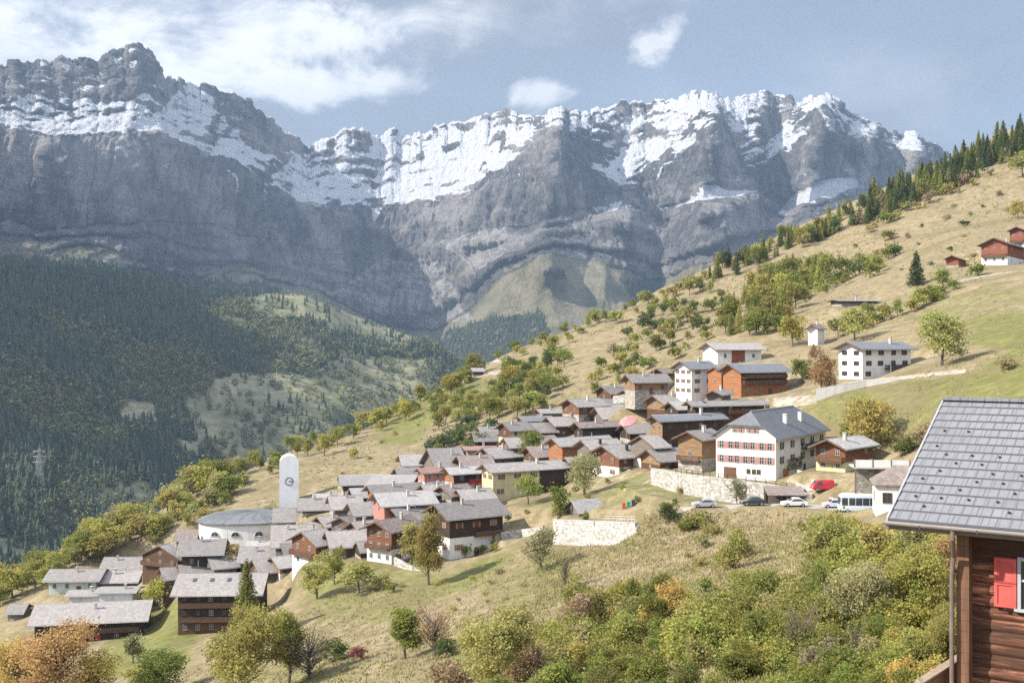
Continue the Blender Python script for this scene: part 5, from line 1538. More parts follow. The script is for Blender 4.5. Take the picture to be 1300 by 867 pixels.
scatter([(400, 600), (640, 470), (700, 450), (620, 530), (560, 560), (440, 620)], 14, ['shrub'], ['olive', 'brown'], (3, 7), 'tiny shrub on the dry meadow above the village', 'tiny meadow shrubs', 20, cat='shrub')
scatter([(700, 800), (780, 770), (900, 790), (1030, 760), (1050, 690), (1200, 690), (1215, 860), (700, 862)], 110, ['bush', 'round', 'bush', 'bush', 'shrub', 'round', 'oval', 'bare'], ['olive', 'mid', 'ygreen', 'olive', 'pale', 'green', 'mid', 'ygreen'], (26, 66),
        {'bush': 'bush in the thicket on the foreground slope', 'bare': 'twiggy half bare shrub in the thicket on the foreground slope', 'round': 'small tree in the thicket on the foreground slope', 'shrub': 'low spreading shrub in the thicket on the foreground slope', 'oval': 'upright tree in the thicket on the foreground slope'},
        {'oval': 'thicket upright trees', 'bush': 'thicket bushes', 'bare': 'thicket twiggy shrubs', 'round': 'thicket small trees', 'shrub': 'thicket low shrubs'}, 13)
scatter([(700, 790), (1100, 800), (1200, 860), (1200, 905), (700, 905)], 46, ['bush', 'round'], ['green', 'mid', 'green', 'lime', 'green', 'mid'], (44, 76),
        {'bush': 'leafy bush along the bottom edge of the foreground', 'round': 'leafy tree along the bottom edge of the foreground'}, {'bush': 'bottom edge bushes', 'round': 'bottom edge trees'}, 22)
scatter([(480, 745), (680, 715), (690, 780), (520, 800)], 14, ['shrub'], ['olive', 'brown', 'ygreen'], (5, 10), 'knee high shrub on the meadow below the big chalet', 'meadow shrubs below the big chalet', 14, cat='shrub')
scatter([(560, 700), (700, 600), (850, 520), (1000, 560), (860, 640), (700, 640)], 34, ['bush'], ['mid', 'green', 'olive'], (7, 12), 'garden bush between the village houses', 'village garden bushes', 12)
scatter([(200, 740), (440, 640), (540, 640), (460, 700), (300, 720)], 28, ['bush'], ['mid', 'green', 'olive'], (6, 12), 'small bush between the houses of the lower village', 'lower village bushes', 12)


scatter([(1045, 735), (1212, 735), (1212, 810), (1070, 800)], 16, ['round', 'oval'], ['olive', 'mid', 'ygreen', 'pale', 'olive'], (58, 92),
        {'round': 'tall leafy tree on the steep bank between the bus and the log house', 'oval': 'slim leafy tree on the steep bank between the bus and the log house'}, {'round': 'tall bank trees', 'oval': 'slim bank trees'}, 20)
scatter([(840, 665), (1060, 660), (1040, 740), (900, 770), (740, 760)], 18, ['shrub', 'bush', 'bare'], ['olive', 'pale', 'brown', 'mid'], (9, 24),
        {'shrub': 'low shrub on the open dry slope below the parked cars', 'bush': 'small bush on the open dry slope below the parked cars', 'bare': 'twiggy shrub on the open dry slope below the parked cars'},
        {'shrub': 'low shrubs below the cars', 'bush': 'small bushes below the cars', 'bare': 'twiggy shrubs below the cars'}, 20)
# --- the far wood on the other side of the valley: one mass --------------------------------------
def far_wood():
    rs = np.random.RandomState(3)
    base_c, base_f = [], []
    # low tree shapes of height 1: (verts, tris, tone)
    def cone_tree():
        v, f = [], []
        for k in range(4):
            zb = .08 + .21 * k; r = .21 * (1 - .20 * k) * rs.uniform(.85, 1.15); zt = min(1, zb + .38); n0 = len(v); m = 7
            for i in range(m):
                a = 6.283 * i / m + rs.uniform(-.3, .3); q = r * rs.uniform(.6, 1.25); v.append((q * math.cos(a), q * math.sin(a), zb + rs.uniform(-.05, .03)))
            v.append((rs.uniform(-.01, .01), rs.uniform(-.01, .01), zt))
            for i in range(m): f.append((n0 + i, n0 + (i + 1) % m, n0 + m))
        return np.array(v), np.array(f)
    def leaf_tree():
        v, f = [], []
        for k in range(46):
            u = rs.normal(size=3); u /= np.linalg.norm(u); c = np.array([u[0] * .34, u[1] * .34, .58 + u[2] * .38]) * rs.uniform(.7, 1.05)
            c[2] = max(c[2], .1); n0 = len(v)
            a = rs.normal(size=(3, 3)) * .10
            for q in a: v.append(tuple(c + q))
            f.append((n0, n0 + 1, n0 + 2))
        return np.array(v), np.array(f)
    shapes = [cone_tree() for _ in range(5)] + [leaf_tree() for _ in range(5)]
    X, Y, Z, PX, PY = FH['X'], FH['Y'], FH['Z'], FH['PX'], FH['PY']
    n = 60000
    # even over the area of the slope
    r = rs.randint(0, X.shape[0] - 1, n * 8); c = rs.randint(0, X.shape[1] - 1, n * 8)
    area = (np.gradient(Y, axis=0) * -np.gradient(X, axis=1))[r, c]; area = np.abs(area)
    keep = rs.uniform(0, 1, len(r)) < area / np.percentile(area, 95) * .8 * np.where((PX[r, c] > -200) & (PX[r, c] < 640), 1.0, .3)
    r, c = r[keep][:n], c[keep][:n]
    fr, fc = rs.uniform(0, 1, len(r)), rs.uniform(0, 1, len(r))
    bl = lambda A: (A[r, c] * (1 - fr) + A[r + 1, c] * fr) * (1 - fc) + (A[r, c + 1] * (1 - fr) + A[r + 1, c + 1] * fr) * fc
    x, y, z, px, py = bl(X), bl(Y), bl(Z), bl(PX), bl(PY)
    dens = wood_density(px, py, x, y)
    inview = (px > -330) & (px < 760)
    k = (rs.uniform(0, 1, len(x)) < dens) & inview
    x, y, z, px, py = x[k], y[k], z[k], px[k], py[k]
    conif = fbm(x / 200, y / 200, o=3, seed=307) + .12 - (px - 220) / 800 + rs.uniform(-.25, .25, len(x)) > 0
    # woods on the foot of the mountains too
    mx, my, mz, mw = MT['X'], MT['Y'], MT['Z'], MT['wood']
    rr, cc = np.where(mw > .3)
    q = rs.choice(len(rr), 5200, replace=False); rr, cc = rr[q], cc[q]
    x = np.concatenate([x, mx[rr, cc]]); y = np.concatenate([y, my[rr, cc]]); z = np.concatenate([z, mz[rr, cc]]); conif = np.concatenate([conif, np.ones(len(rr), bool)])
    big = np.concatenate([np.ones(len(px)), np.full(len(rr), 1.15)])
    V, Fc, Tn, Hn = [], [], [], []; nv = 0
    which = np.where(conif, rs.randint(0, 5, len(x)), rs.randint(5, 10, len(x)))
    for s in range(10):
        idx = np.where(which == s)[0]
        sv, sf = shapes[s]
        h = rs.uniform(.6, 1.25, len(idx)) ** 1.3 * 20 * big[idx] * (1 if s < 5 else .72)
        wd = h * rs.uniform(.85, 1.25, len(idx)); an = rs.uniform(0, 6.28, len(idx)); ca, sa_ = np.cos(an), np.sin(an)
        vx = (sv[None, :, 0] * ca[:, None] - sv[None, :, 1] * sa_[:, None]) * wd[:, None] + x[idx][:, None]
        vy = (sv[None, :, 0] * sa_[:, None] + sv[None, :, 1] * ca[:, None]) * wd[:, None] + y[idx][:, None]
        vz = sv[None, :, 2] * h[:, None] + z[idx][:, None] - 1.0
        V.append(np.stack([vx, vy, vz], -1).reshape(-1, 3)); Fc.append((sf[None] + (np.arange(len(idx)) * len(sv))[:, None, None] + nv).reshape(-1, 3))
        nv += len(idx) * len(sv)
        t = rs.uniform(0, 1, len(idx)); Tn.append(np.repeat(t, len(sv))); Hn.append(np.repeat(np.full(len(idx), 0.0 if s < 5 else 1.0) , len(sv)))
    m = NT('far_wood_foliage')
    tone = m.attr('tone'); leaf = m.attr('leaf')
    a = m.ramp(tone, [(0, (.030, .042, .028)), (1, (.070, .088, .048))]); b = m.ramp(tone, [(0, (.085, .105, .050)), (.7, (.16, .17, .075)), (1, (.22, .20, .09))])
    mat = m.done(m.bsdf(m.mix(leaf, a, b), .95, .05))
    o = np_mesh('far_wood', np.concatenate(V), np.concatenate(Fc), mat, False, {'tone': np.concatenate(Tn), 'leaf': np.concatenate(Hn)})
    tag(o, kind='stuff')


far_wood()


def dry_grass():
    rs = np.random.RandomState(8)
    pl = [(690, 700), (760, 690), (850, 660), (1070, 655), (1190, 690), (1210, 860), (1190, 900), (200, 900), (230, 860), (420, 760), (560, 745), (660, 700)]
    xs, ys = rs.uniform(200, 1230, 90000), rs.uniform(655, 905, 90000)
    k = inpoly(xs, ys, pl) & (rs.uniform(0, 1, len(xs)) < np.where(xs > 680, 1.0, .30)); xs, ys = xs[k], ys[k]
    D = np.array([0.0] * len(xs))
    pts = []
    key = {}
    for x, y in zip(xs, ys):
        kx = int(x / 4)
        if kx not in key:
            i = np.clip((kx * 4 + 2 - GCOL[0]) / 4.0, 0, len(GCOL) - 1.001); i0 = int(i); fi = i - i0
            zc = GZ[:, i0] * (1 - fi) + GZ[:, i0 + 1] * fi
            pyc = CY - zc / GD * F
            mn = np.minimum.accumulate(np.where(GD > 20, pyc, 1e9)); key[kx] = mn
        mn = key[kx]
        j = int(np.argmax(mn <= y))
        if j <= 0 or GD[j] > 300: continue
        d = GD[j] * (1 + rs.uniform(-.006, .006)); X_ = (x - CX) / F * d
        pts.append((X_, d))
    # coarse dark tufts scattered over the open hillside
    for pl2, n2 in (([(640, 470), (800, 400), (1000, 320), (1300, 190), (1300, 470), (1100, 420), (800, 500), (700, 520)], 9000), ([(160, 690), (480, 545), (640, 470), (700, 500), (560, 575), (400, 625), (250, 680)], 6000), ([(1000, 520), (1300, 430), (1300, 540), (1180, 560)], 3000)):
        X2 = np.array([p[0] for p in pl2]); Y2 = np.array([p[1] for p in pl2]); c_ = 0
        while c_ < n2:
            x, y = rs.uniform(X2.min(), X2.max()), rs.uniform(Y2.min(), Y2.max()); c_ += 1
            if not inpoly(np.array([x]), np.array([y]), pl2)[0]: continue
            if float(fbm(np.array([x / 45.]), np.array([y / 22.]), o=3, seed=71)[0]) + rs.uniform(-.3, .3) < -.02: continue
            g = ground(x, y)
            if g is not None and g[1] < 1000: pts.append((g[0], g[1]))
    pts = np.array(pts)
    zz = np.array([zat(a, b) for a, b in pts])
    n = len(pts); B = 4
    c = np.repeat(np.concatenate([pts, zz[:, None]], 1), B, 0) + np.concatenate([rs.normal(size=(n * B, 2)) * .22, np.zeros((n * B, 1))], 1)
    dist = np.repeat(pts[:, 1], B); h = rs.uniform(.14, .45, n * B) * (1 + sstep(200, 700, dist) * 1.3); an = rs.uniform(0, 6.28, n * B); w_ = rs.uniform(.05, .11, n * B) * (1 + sstep(200, 700, dist) * 4)
    ln = rs.normal(size=(n * B, 2)) * .22
    v0 = c + np.stack([np.cos(an) * w_, np.sin(an) * w_, -.1 * np.ones(n * B)], -1); v1 = c - np.stack([np.cos(an) * w_, np.sin(an) * w_, .1 * np.ones(n * B)], -1)
    v2 = c + np.stack([ln[:, 0] * h, ln[:, 1] * h, h], -1)
    V = np.stack([v0, v1, v2], 1).reshape(-1, 3)
    patch = .5 + .5 * fbm(c[:, 0] / 9, c[:, 1] / 9, o=3, seed=401) * 1.8
    patch = patch + .22 * (c[:, 0] > 8) * (c[:, 1] > 120) * (c[:, 1] < 215)
    tn = np.clip(.65 * patch + .35 * rs.uniform(0, 1, n * B), 0, 1)
    m = NT('dry_grass_blades')
    k = m.ramp(m.attr('tone'), [(.0, (.15, .16, .045)), (.42, (.24, .225, .085)), (.72, (.33, .27, .145)), (1, (.44, .37, .24))])
    o = np_mesh('dry_grass', V, np.arange(len(V)).reshape(-1, 3), m.done(m.bsdf(k, .9, .1)), False, {'tone': np.repeat(tn, 3)})
    tag(o, kind='stuff')


dry_grass()
# ------------------------------------------------------------------ the big white house with the half hipped roof
def big_white_house():
    h = [q for q in HOUSES if q.get('special')][0]
    L_, W_, Hh, a = h['L'], h['W'], h['H'], h['a']
    root = empty('inn_house', (h['o'][0], h['o'][1], h['zb']), a)
    tag(root, 'big white house with half hipped slate roof and rows of faded red shutters', 'house')
    tp = math.tan(math.radians(35)); hr = Hh + W_ / 2 * tp; fq = .44
    zh, yh = Hh + fq * W_ / 2 * tp, W_ / 2 * (1 - fq)
    wh, side = WALL['cream_white'], WALL['white']
    b = MB(); sec = [(-W_ / 2, -5), (W_ / 2, -5), (W_ / 2, Hh), (yh, zh), (-yh, zh), (-W_ / 2, Hh)]
    b.poly([(-L_ / 2, y, z) for y, z in sec][::-1]); b.poly([(L_ / 2, y, z) for y, z in sec])
    b.quad((-L_ / 2, -W_ / 2, -5), (L_ / 2, -W_ / 2, -5), (L_ / 2, -W_ / 2, Hh), (-L_ / 2, -W_ / 2, Hh)); b.quad((L_ / 2, W_ / 2, -5), (-L_ / 2, W_ / 2, -5), (-L_ / 2, W_ / 2, Hh), (L_ / 2, W_ / 2, Hh))
    b.build('wall', wh, root)
    og, oe = .7, .9; x0, x1 = -L_ / 2 - og, L_ / 2 + og; ye = W_ / 2 + oe; ze = Hh - oe * tp; run = (hr - zh) / tp * .95
    def shell(dz):
        A = [(x0, -ye, ze), (x1, -ye, ze), (x1, -yh, zh), (x1 - run, 0, hr), (x0 + run, 0, hr), (x0, -yh, zh), (x0, ye, ze), (x1, ye, ze), (x1, yh, zh), (x0, yh, zh)]
        return [(x, y, z + dz) for x, y, z in A]
    t = .26; r = MB(); top, bot = shell(t), shell(.03)
    for S, flip in ((top, 0), (bot, 1)):
        for f in ((0, 1, 2, 3, 4, 5), (7, 6, 9, 4, 3, 8), (5, 4, 9), (2, 8, 3)):
            p = [S[i] for i in f]; r.poly(p[::-1] if flip else p)
    loop = [0, 1, 2, 8, 7, 6, 9, 5]
    for i, k in enumerate(loop):
        j = loop[(i + 1) % len(loop)]; r.quad(bot[k], bot[j], top[j], top[k])
    rf = r.build('roof', ROOF['slate'], root)
    rc = MB(); rc.tube([(x0 + run, 0, hr + t), (x1 - run, 0, hr + t)], .16, 6)
    rc.build('ridge_cap', M_METAL, rf)
    MB().tube([(x0, -ye - .07, ze + .1), (x1, -ye - .07, ze + .1)], .08, 6).build('gutter', M_METAL, rf)
    for (x, y, m, hh) in ((-.10 * L_, -.30 * W_, WALL['white'], 1.5), (.20 * L_, -.30 * W_, WALL['white'], 1.5), (-.06 * L_, .04 * W_, M_CHIMD, .8)):
        chimney(rf, x, y, hr - abs(y) * tp + .3, hh, .7, m)
    # gable facing the lane
    g = -L_ / 2 - .003; rz = -math.pi / 2
    for z in (Hh * .46, Hh * .78):
        for i, fr in enumerate((.10, .25, .36, .50, .62, .77, .90)):
            window(root, (g, W_ / 2 - fr * W_, z), rz, .85, 1.3, 'pinkish')
    for fr in (.34, .42, .58, .66): window(root, (g, W_ / 2 - fr * W_, Hh + .24 * W_ / 2 * tp), rz, .7, .8, 'pinkish')
    MB().box(-1.3, 1.3, -.06, .02, 0, 2.3).build('garage_door', M_DOOR['brown'], root).location = (g, W_ / 2 - .24 * W_, .02)
    ALLKIDS[root.name][-1].rotation_euler = (0, 0, rz)
    for fr in (.55, .64, .72): window(root, (g, W_ / 2 - fr * W_, Hh * .2), rz, .7, .8, None, True)
    # the side towards the ramp
    f = -W_ / 2 - .003
    for z in (Hh * .46, Hh * .78):
        for k in range(5): window(root, (-L_ / 2 + (k + .55) * L_ / 5, f, z), 0, .9, 1.3, 'dark')
    for x in (-L_ * .32,): MB().box(x - 1.4, x + 1.4, f - .06, f + .02, 0, 2.2).build('garage_door', M_DOOR['orange'], root)
    door(root, (.05 * L_, f, .05), 0, 1.1, 2.1, 'brown')
    balcony(root, -.02 * L_, .46 * L_, f - .002, Hh * .63, 1.2, WALL['darkpaint'])
    v, fc, tn, hu = [], [], [], []
    rs = np.random.RandomState(4); n = 420
    c = np.stack([rs.uniform(-L_ * .30, -L_ * .02, n), f - .12 - rs.uniform(0, .35, n), Hh * .30 + rs.uniform(-.9, 1.3, n)], -1)
    vv, ff, t_, hh_ = cards(c, .16, rs, rs.uniform(0, 1, n), rs.uniform(0, 1, n))
    vine = np_mesh('climbing_vine', vv, ff, M_LEAF, False, {'tone': t_, 'hue': hh_}, root); vine.color = (.16, .15, .04, 1)


WALL['cream_white'] = plaster('warm_white_plaster', (.68, .65, .575))
big_white_house()


# ------------------------------------------------------------------ the church and its tower
def church():
    D = 322; cx, cy_, zb = P(300, 700, D); cy_ += 10
    root = empty('church', (cx, cy_, zb), math.radians(4)); tag(root, 'white church with low curved metal roof and half round windows', 'church')
    ax, ay, h = 13.2, 10.0, (700 - 666.5) / F * D
    N_ = 56
    pt = lambda t, s=1.0: (abs(math.cos(t)) ** .72 * math.copysign(1, math.cos(t)) * ax * s, abs(math.sin(t)) ** .8 * math.copysign(1, math.sin(t)) * ay * s)
    w_ = MB()
    ring = [pt(2 * math.pi * i / N_) for i in range(N_)]
    w_.hull([(x, y, -4) for x, y in ring], [(x, y, h) for x, y in ring]); w_.build('wall', WALL['white'], root)
    r = MB(); rings = []
    for s, z, sh in ((1.05, 0, 0), (1.05, .35, 0), (.88, 1.15, .0), (.70, 1.95, .8), (.48, 2.55, 2.2), (.22, 2.8, 3.8)):
        rings.append([(pt(2 * math.pi * i / N_, s)[0] + sh, pt(2 * math.pi * i / N_, s)[1] + sh * .3, h + .02 + z) for i in range(N_)])
    for k in range(len(rings) - 1):
        for i in range(N_):
            j = (i + 1) % N_; r.quad(rings[k][i], rings[k][j], rings[k + 1][j], rings[k + 1][i])
    r.poly(rings[-1]); r.poly(rings[0][::-1])
    for i in range(0, N_, 2):                               # standing seams
        p = [rings[k][i] for k in range(1, len(rings))]
        r.tube([(a[0], a[1], a[2] + .02) for a in p], .05, 4)
    rm = NT('church_metal_roof'); f_ = rm.noise(rm.coord('Object'), .4, 5, .6)
    r.build('roof', rm.done(rm.bsdf(rm.ramp(f_, [(.3, (.135, .14, .14)), (.7, (.20, .205, .205))]), .45, .5, .3)), root)
    for px in (271, 297, 326):
        x = (px - CX) / F * (D + 1) - cx; t0 = max(-.97, min(.97, x / ax))
        t = -math.acos(max(-1, min(1, math.copysign(abs(t0) ** (1 / .72), t0)))); x, y = pt(t)
        x2, y2 = pt(t + .03); an = math.atan2(y2 - y, x2 - x)
        arc = [(1.15 * math.cos(math.pi * i / 10), 1.3 * math.sin(math.pi * i / 10)) for i in range(11)]
        b = MB(); b.hull([(p[0] * 1.16, .12, -.15 + p[1] * 1.16) for p in arc][::-1], [(p[0] * 1.16, -.16, -.15 + p[1] * 1.16) for p in arc][::-1])
        fo = b.build('window', M_FRAME, root); fo.location = (x, y, h - 3.3); fo.rotation_euler = (0, 0, an)
        g = MB(); g.hull([(p[0], -.10, p[1]) for p in arc][::-1], [(p[0], -.19, p[1]) for p in arc][::-1]); go = g.build('pane', M_GLASS, fo)
        mbars = MB().box(-.04, .04, -.23, -.192, 0, 1.28).box(-1.1, -.041, -.23, -.192, 0, .08).box(.041, 1.1, -.23, -.192, 0, .08); mbars.build('glazing_bar', M_FRAME, fo)
    MB().tube([(-3.0, -ay - 1.6, -4), (-3.0, -ay - 1.6, 8.4)], .07, 6).build('flag_pole', M_METAL, root)
    # the tower
    D = 345; cx, cy_, zb = P(367, 704, D)
    t = empty('church_tower', (cx, cy_, zb), math.radians(11)); tag(t, 'tall white slab tower with rounded top, clock and cross', 'tower')
    wd = 23.5 / F * D / 2 / math.cos(math.radians(11)); ht = (704 - 577) / F * D; dp = 2.2
    prof = [(-wd, -4), (wd, -4), (wd, ht - wd * .85)] + [(wd * math.cos(math.pi * i / 14), ht - wd * .85 + wd * .85 * math.sin(math.pi * i / 14)) for i in range(1, 14)] + [(-wd, ht - wd * .85)]
    b = MB(); b.hull([(x, dp, z) for x, z in prof][::-1], [(x, -dp, z) for x, z in prof][::-1]); b.build('tower_wall', plaster('tower_plaster', (.78, .78, .77), .05), t)
    zc = ht - (610 - 577) / F * D; R = 1.3
    ck = MB()
    for i in range(24):
        a0, a1 = 2 * math.pi * i / 24, 2 * math.pi * (i + 1) / 24
        q = lambda a, r: (r * math.cos(a), r * math.sin(a))
        A, B_, C_, E = q(a0, R), q(a1, R), q(a1, R * .84), q(a0, R * .84)
        ck.hull([(A[0], 0, A[1]), (B_[0], 0, B_[1]), (C_[0], 0, C_[1]), (E[0], 0, E[1])], [(A[0], -.12, A[1]), (B_[0], -.12, B_[1]), (C_[0], -.12, C_[1]), (E[0], -.12, E[1])])
    dial = ck.build('clock', WALL['darkpaint'], t); dial.location = (.1, -dp, zc)
    MB().box(-.09, 1.25, -.14, -.03, -.09, .09).build('clock_hand', WALL['darkpaint'], dial)
    MB().box(-.08, .8, -.16, -.02, -.08, .08).build('clock_hand', WALL['darkpaint'], dial).rotation_euler = (0, math.radians(-12), 0)
    MB().box(.0, .55, -dp - .04, -dp + .05, ht - 18.2, ht - 16.8).build('opening', WALL['darkpaint'], t)
    MB().tube([(0, 0, ht - .1), (0, 0, ht + 2.9)], .09, 6).box(-.75, .75, -.08, .08, ht + 1.9, ht + 2.07).build('cross', M_METAL, t)


church()


# ------------------------------------------------------------------ walls, fences, ramp
def wall_run(name, label, top, bot, thick, mat, cap=None, cat='wall'):
    """a wall along picture points of its top edge (x, y, D), going down to the y of the foot"""
    root = empty(name, P(*top[0])); tag(root, label, cat, kind='thing')
    o = Vector(root.location); b = MB(); c = MB()
    T_ = [Vector(P(*p)) - o for p in top]; zb = [(CY - y) / F * p[2] - o.z - 1.2 for p, y in zip(top, bot)]
    nrm = []
    for i in range(len(T_)):
        d = T_[min(i + 1, len(T_) - 1)] - T_[max(i - 1, 0)]; nrm.append(Vector((-d.y, d.x, 0)).normalized() * thick)
    for i in range(len(T_) - 1):
        a0, a1, n0, n1 = T_[i], T_[i + 1], nrm[i], nrm[i + 1]
        b.hull([(a0.x, a0.y, zb[i]), (a1.x, a1.y, zb[i + 1]), (a1.x + n1.x, a1.y + n1.y, zb[i + 1]), (a0.x + n0.x, a0.y + n0.y, zb[i])],
               [tuple(a0), tuple(a1), tuple(a1 + n1), tuple(a0 + n0)])
        if cap:
            up = Vector((0, 0, .12)); s = .06
            c.hull([tuple(a0 - n0 * s + Vector((0, 0, .004))), tuple(a1 - n1 * s + Vector((0, 0, .004))), tuple(a1 + n1 * (1 + s) + Vector((0, 0, .004))), tuple(a0 + n0 * (1 + s) + Vector((0, 0, .004)))],
                   [tuple(a0 - n0 * s + up), tuple(a1 - n1 * s + up), tuple(a1 + n1 * (1 + s) + up), tuple(a0 + n0 * (1 + s) + up)])
    b.build('masonry', mat, root)
    if cap: c.build('coping', cap, root)
    return root


def fence(label, top, n, hgt, mat, rails=2, name='fence', cat='fence', boards=False):
    """posts and rails along picture points (x, y, D)"""
    pts = [Vector(P(*p)) for p in top]; root = empty(name, pts[0]); tag(root, label, cat)
    cum = [0]
    for a, b in zip(pts[:-1], pts[1:]): cum.append(cum[-1] + (b - a).length)
    def at(s):
        for i in range(len(pts) - 1):
            if s <= cum[i + 1] or i == len(pts) - 2:
                return pts[i].lerp(pts[i + 1], (s - cum[i]) / max(1e-6, cum[i + 1] - cum[i])) - pts[0]
    pm = mesh_of('post', MB().box(-.06, .06, -.06, .06, -.25, hgt), mat)
    for i in range(n): meshobj('post', pm, root, at(cum[-1] * i / (n - 1)))
    for k in range(rails):
        z = hgt * (1 - .45 * k) - .06
        MB().tube([tuple(at(cum[-1] * i / 16) + Vector((0, -.02, z))) for i in range(17)], .05, 5).build('rail', mat, root)
    return root


M_LSTONE = stonewall('pale_quarry_stone', (.40, .38, .355), 1.7); M_WSTONE = stonewall('white_mortared_stone', (.46, .445, .42), 2.1)
M_CONC = plaster('weathered_concrete', (.42, .405, .38)); M_WOODF = wood('fence_wood', (.16, .125, .095)); M_DARKF = varied('dark_fence_paint', (.06, .055, .05))
wall_run('retaining_wall', 'long curved pale stone wall below the big white house', *RETAIN['curve'], .7, M_LSTONE, M_CONC)
fence('dark wooden rail fence on the curved stone wall below the big white house', [(858, 600.5, 229.3), (900, 605.5, 217.3), (940, 610.5, 211.3), (985, 616.5, 205.8), (1012, 622, 202.8)], 16, 1.0, M_DARKF)
wall_run('retaining_wall', 'high whitish retaining wall with rough lower stones below the little shed', *RETAIN['white'], .6, M_WSTONE, M_CONC)
wall_run('retaining_wall', 'short dark shaded return wall at the right end of the high whitish one', [(808, 671, 208.5), (826, 661, 214), (842, 653, 219)], [692, 672, 662], .5, M_CONC, M_CONC)
fence('pale railing on the low terrace above the high whitish retaining wall', [(768, 661, 217.3), (790, 661.8, 213.5), (806, 662.5, 209.6)], 9, 1.05, varied('pale_railing', (.55, .54, .52)))
fence('wooden rail fence behind the coloured bins', [(770, 648, 240), (800, 643, 240), (836, 636, 240)], 9, 1.0, M_WOODF)
wall_run('parapet_wall', 'long low pale parapet wall along the lane below the white chalet with black balcony', [(1036, 494, 259), (1070, 488, 257), (1100, 484, 256), (1150, 480, 252), (1190, 476.5, 247), (1226, 472, 242)], [503, 497, 493, 489, 485, 480], .45, M_CONC, M_CONC)
wall_run('lane_wall', 'pale field wall along the lane below the red brown chalets', [(1204, 357, 405), (1240, 351, 400), (1275, 346, 392), (1320, 341, 385)], [362, 357, 352, 347], .8, M_LSTONE)
wall_run('ramp_wall', 'slanting pale ramp wall right of the big white house', [(1010, 613, 203), (1032, 622, 199.5), (1058, 634, 194)], [622, 632, 640], .4, M_CONC, M_CONC)
wall_run('ramp_wall', 'second pale ramp wall behind the slanting one', [(1012, 597, 212), (1045, 608, 207), (1080, 622, 202)], [606, 620, 634], .4, M_CONC, M_CONC)
wall_run('garden_wall', 'pale garden wall bordering the grass below the white based chalet', [(500, 707, 239), (522, 719, 233), (546, 733, 228)], [717, 731, 742], .5, M_LSTONE)
wall_run('garden_wall', 'short pale wall on the grass edge right of the big chalet', *RETAIN['bank'], .5, M_LSTONE)
wall_run('terrace_wall', 'low grey terrace wall at the rim of the houses above the grey stable', [(778, 503, 352), (800, 499, 348), (824, 496, 344)], [508, 505, 502], .6, M_LSTONE)

# flat pavement of the car terrace
_t = TERR
road = MB()
M_ROAD = varied('dusty_asphalt', (.30, .285, .26), .15, .8, .95, .1, 0, per_object=0)
_pts = [(Vector(p) + Vector((0, -1.0, .03)), Vector(p) + Vector((0, 5.6, .03))) for p in _t]
for (a, b), (c, d) in zip(_pts[:-1], _pts[1:]):
    road.poly([tuple(a), tuple(c), tuple(d), tuple(b)])
tag(road.build('road', M_ROAD), kind='structure')

# ------------------------------------------------------------------ carport, shed, terrace, parasol, lamps, bins
def solid_roof(b, x0, x1, y0, y1, z0, z1, t=.15):
    b.hull([(x0, y0, z0), (x1, y0, z0), (x1, y1, z1), (x0, y1, z1)], [(x0, y0, z0 + t), (x1, y0, z0 + t), (x1, y1, z1 + t), (x0, y1, z1 + t)])


def carport():
    x, y, z = P(976, 643, 197); r = empty('carport', (x, y, z), math.radians(-4)); tag(r, 'open carport with brown sloping roof behind the white car', 'carport')
    b = MB(); solid_roof(b, -.3, 6.6, -.6, 4.6, 2.05, 3.0); b.build('roof', ROOF['brown'], r)
    for px in (0, 3.2, 6.2):
        for py in (-.3, 4.2): MB().box(px - .1, px + .1, py - .1, py + .1, -.4, 2.02 + (.14 if py < 0 else .86)).build('post', M_WOODF, r)
    MB().box(6.45, 7.6, -.4, .8, -.6, 2.5).build('stone_pillar', M_LSTONE, r)
    MB().box(-.2, 6.4, 4.35, 4.6, -.4, 2.85).build('back_wall', WALL['grey'], r)


carport()


def small_shed():
    x, y, z = P(727, 653, 236); r = empty('garden_shed', (x, y, z), math.radians(30)); tag(r, 'small plank shed with one pale roof slope reaching almost to the terrace', 'shed')
    b = MB(); sec = [(-2.6, -.6), (2.6, -.6), (2.6, .9), (0, 2.9), (-2.6, .9)]
    b.hull([(-.0, y_, z_) for y_, z_ in sec][::-1], [(6.4, y_, z_) for y_, z_ in sec][::-1]); b.build('plank_wall', WALL['grey'], r)
    tp = 2.0 / 2.6
    for s, m in ((-1, ROOF['pale']), (1, ROOF['brown'])):
        b = MB(); b.hull([(-.5, 0, 2.93), (6.9, 0, 2.93), (6.9, s * 3.2, 2.93 - 3.2 * tp), (-.5, s * 3.2, 2.93 - 3.2 * tp)][::-s], [(-.5, 0, 3.13), (6.9, 0, 3.13), (6.9, s * 3.2, 3.13 - 3.2 * tp), (-.5, s * 3.2, 3.13 - 3.2 * tp)][::-s]); b.build('roof_slope', m, r)
    MB().box(-.08, -.003, -.15, .15, -.6, 2.7).build('corner_post', M_DARKF, r)


small_shed()


def white_terrace():
    x, y, z = P(1085, 593, 186); r = empty('terrace', (x, y, z), math.radians(-6)); tag(r, 'raised white balustrade terrace on posts above the bus', 'terrace')
    Lx = 68 / F * 186
    MB().box(0, Lx, 0, 5, -.25, 0).build('deck', M_CONC, r)
    for i in range(3):
        a, b = Lx * i / 3 + .12, Lx * (i + 1) / 3 - .12
        MB().box(a, b, .02, .16, .003, 1.25).build('balustrade_panel', WALL['white'], r)
    for i in range(4): MB().box(Lx * i / 3 - .11, Lx * i / 3 + .11, 0, .2, .003, 1.35).build('pier', WALL['grey'], r)
    for px in (.2, Lx * .5): MB().box(px - .13, px + .13, .1, .36, -4.6, -.253).build('support_post', M_WOODF, r)
    MB().box(Lx * .12, Lx, 4.2, 4.5, -4.8, -.253).build('back_wall', WALL['stone'], r)


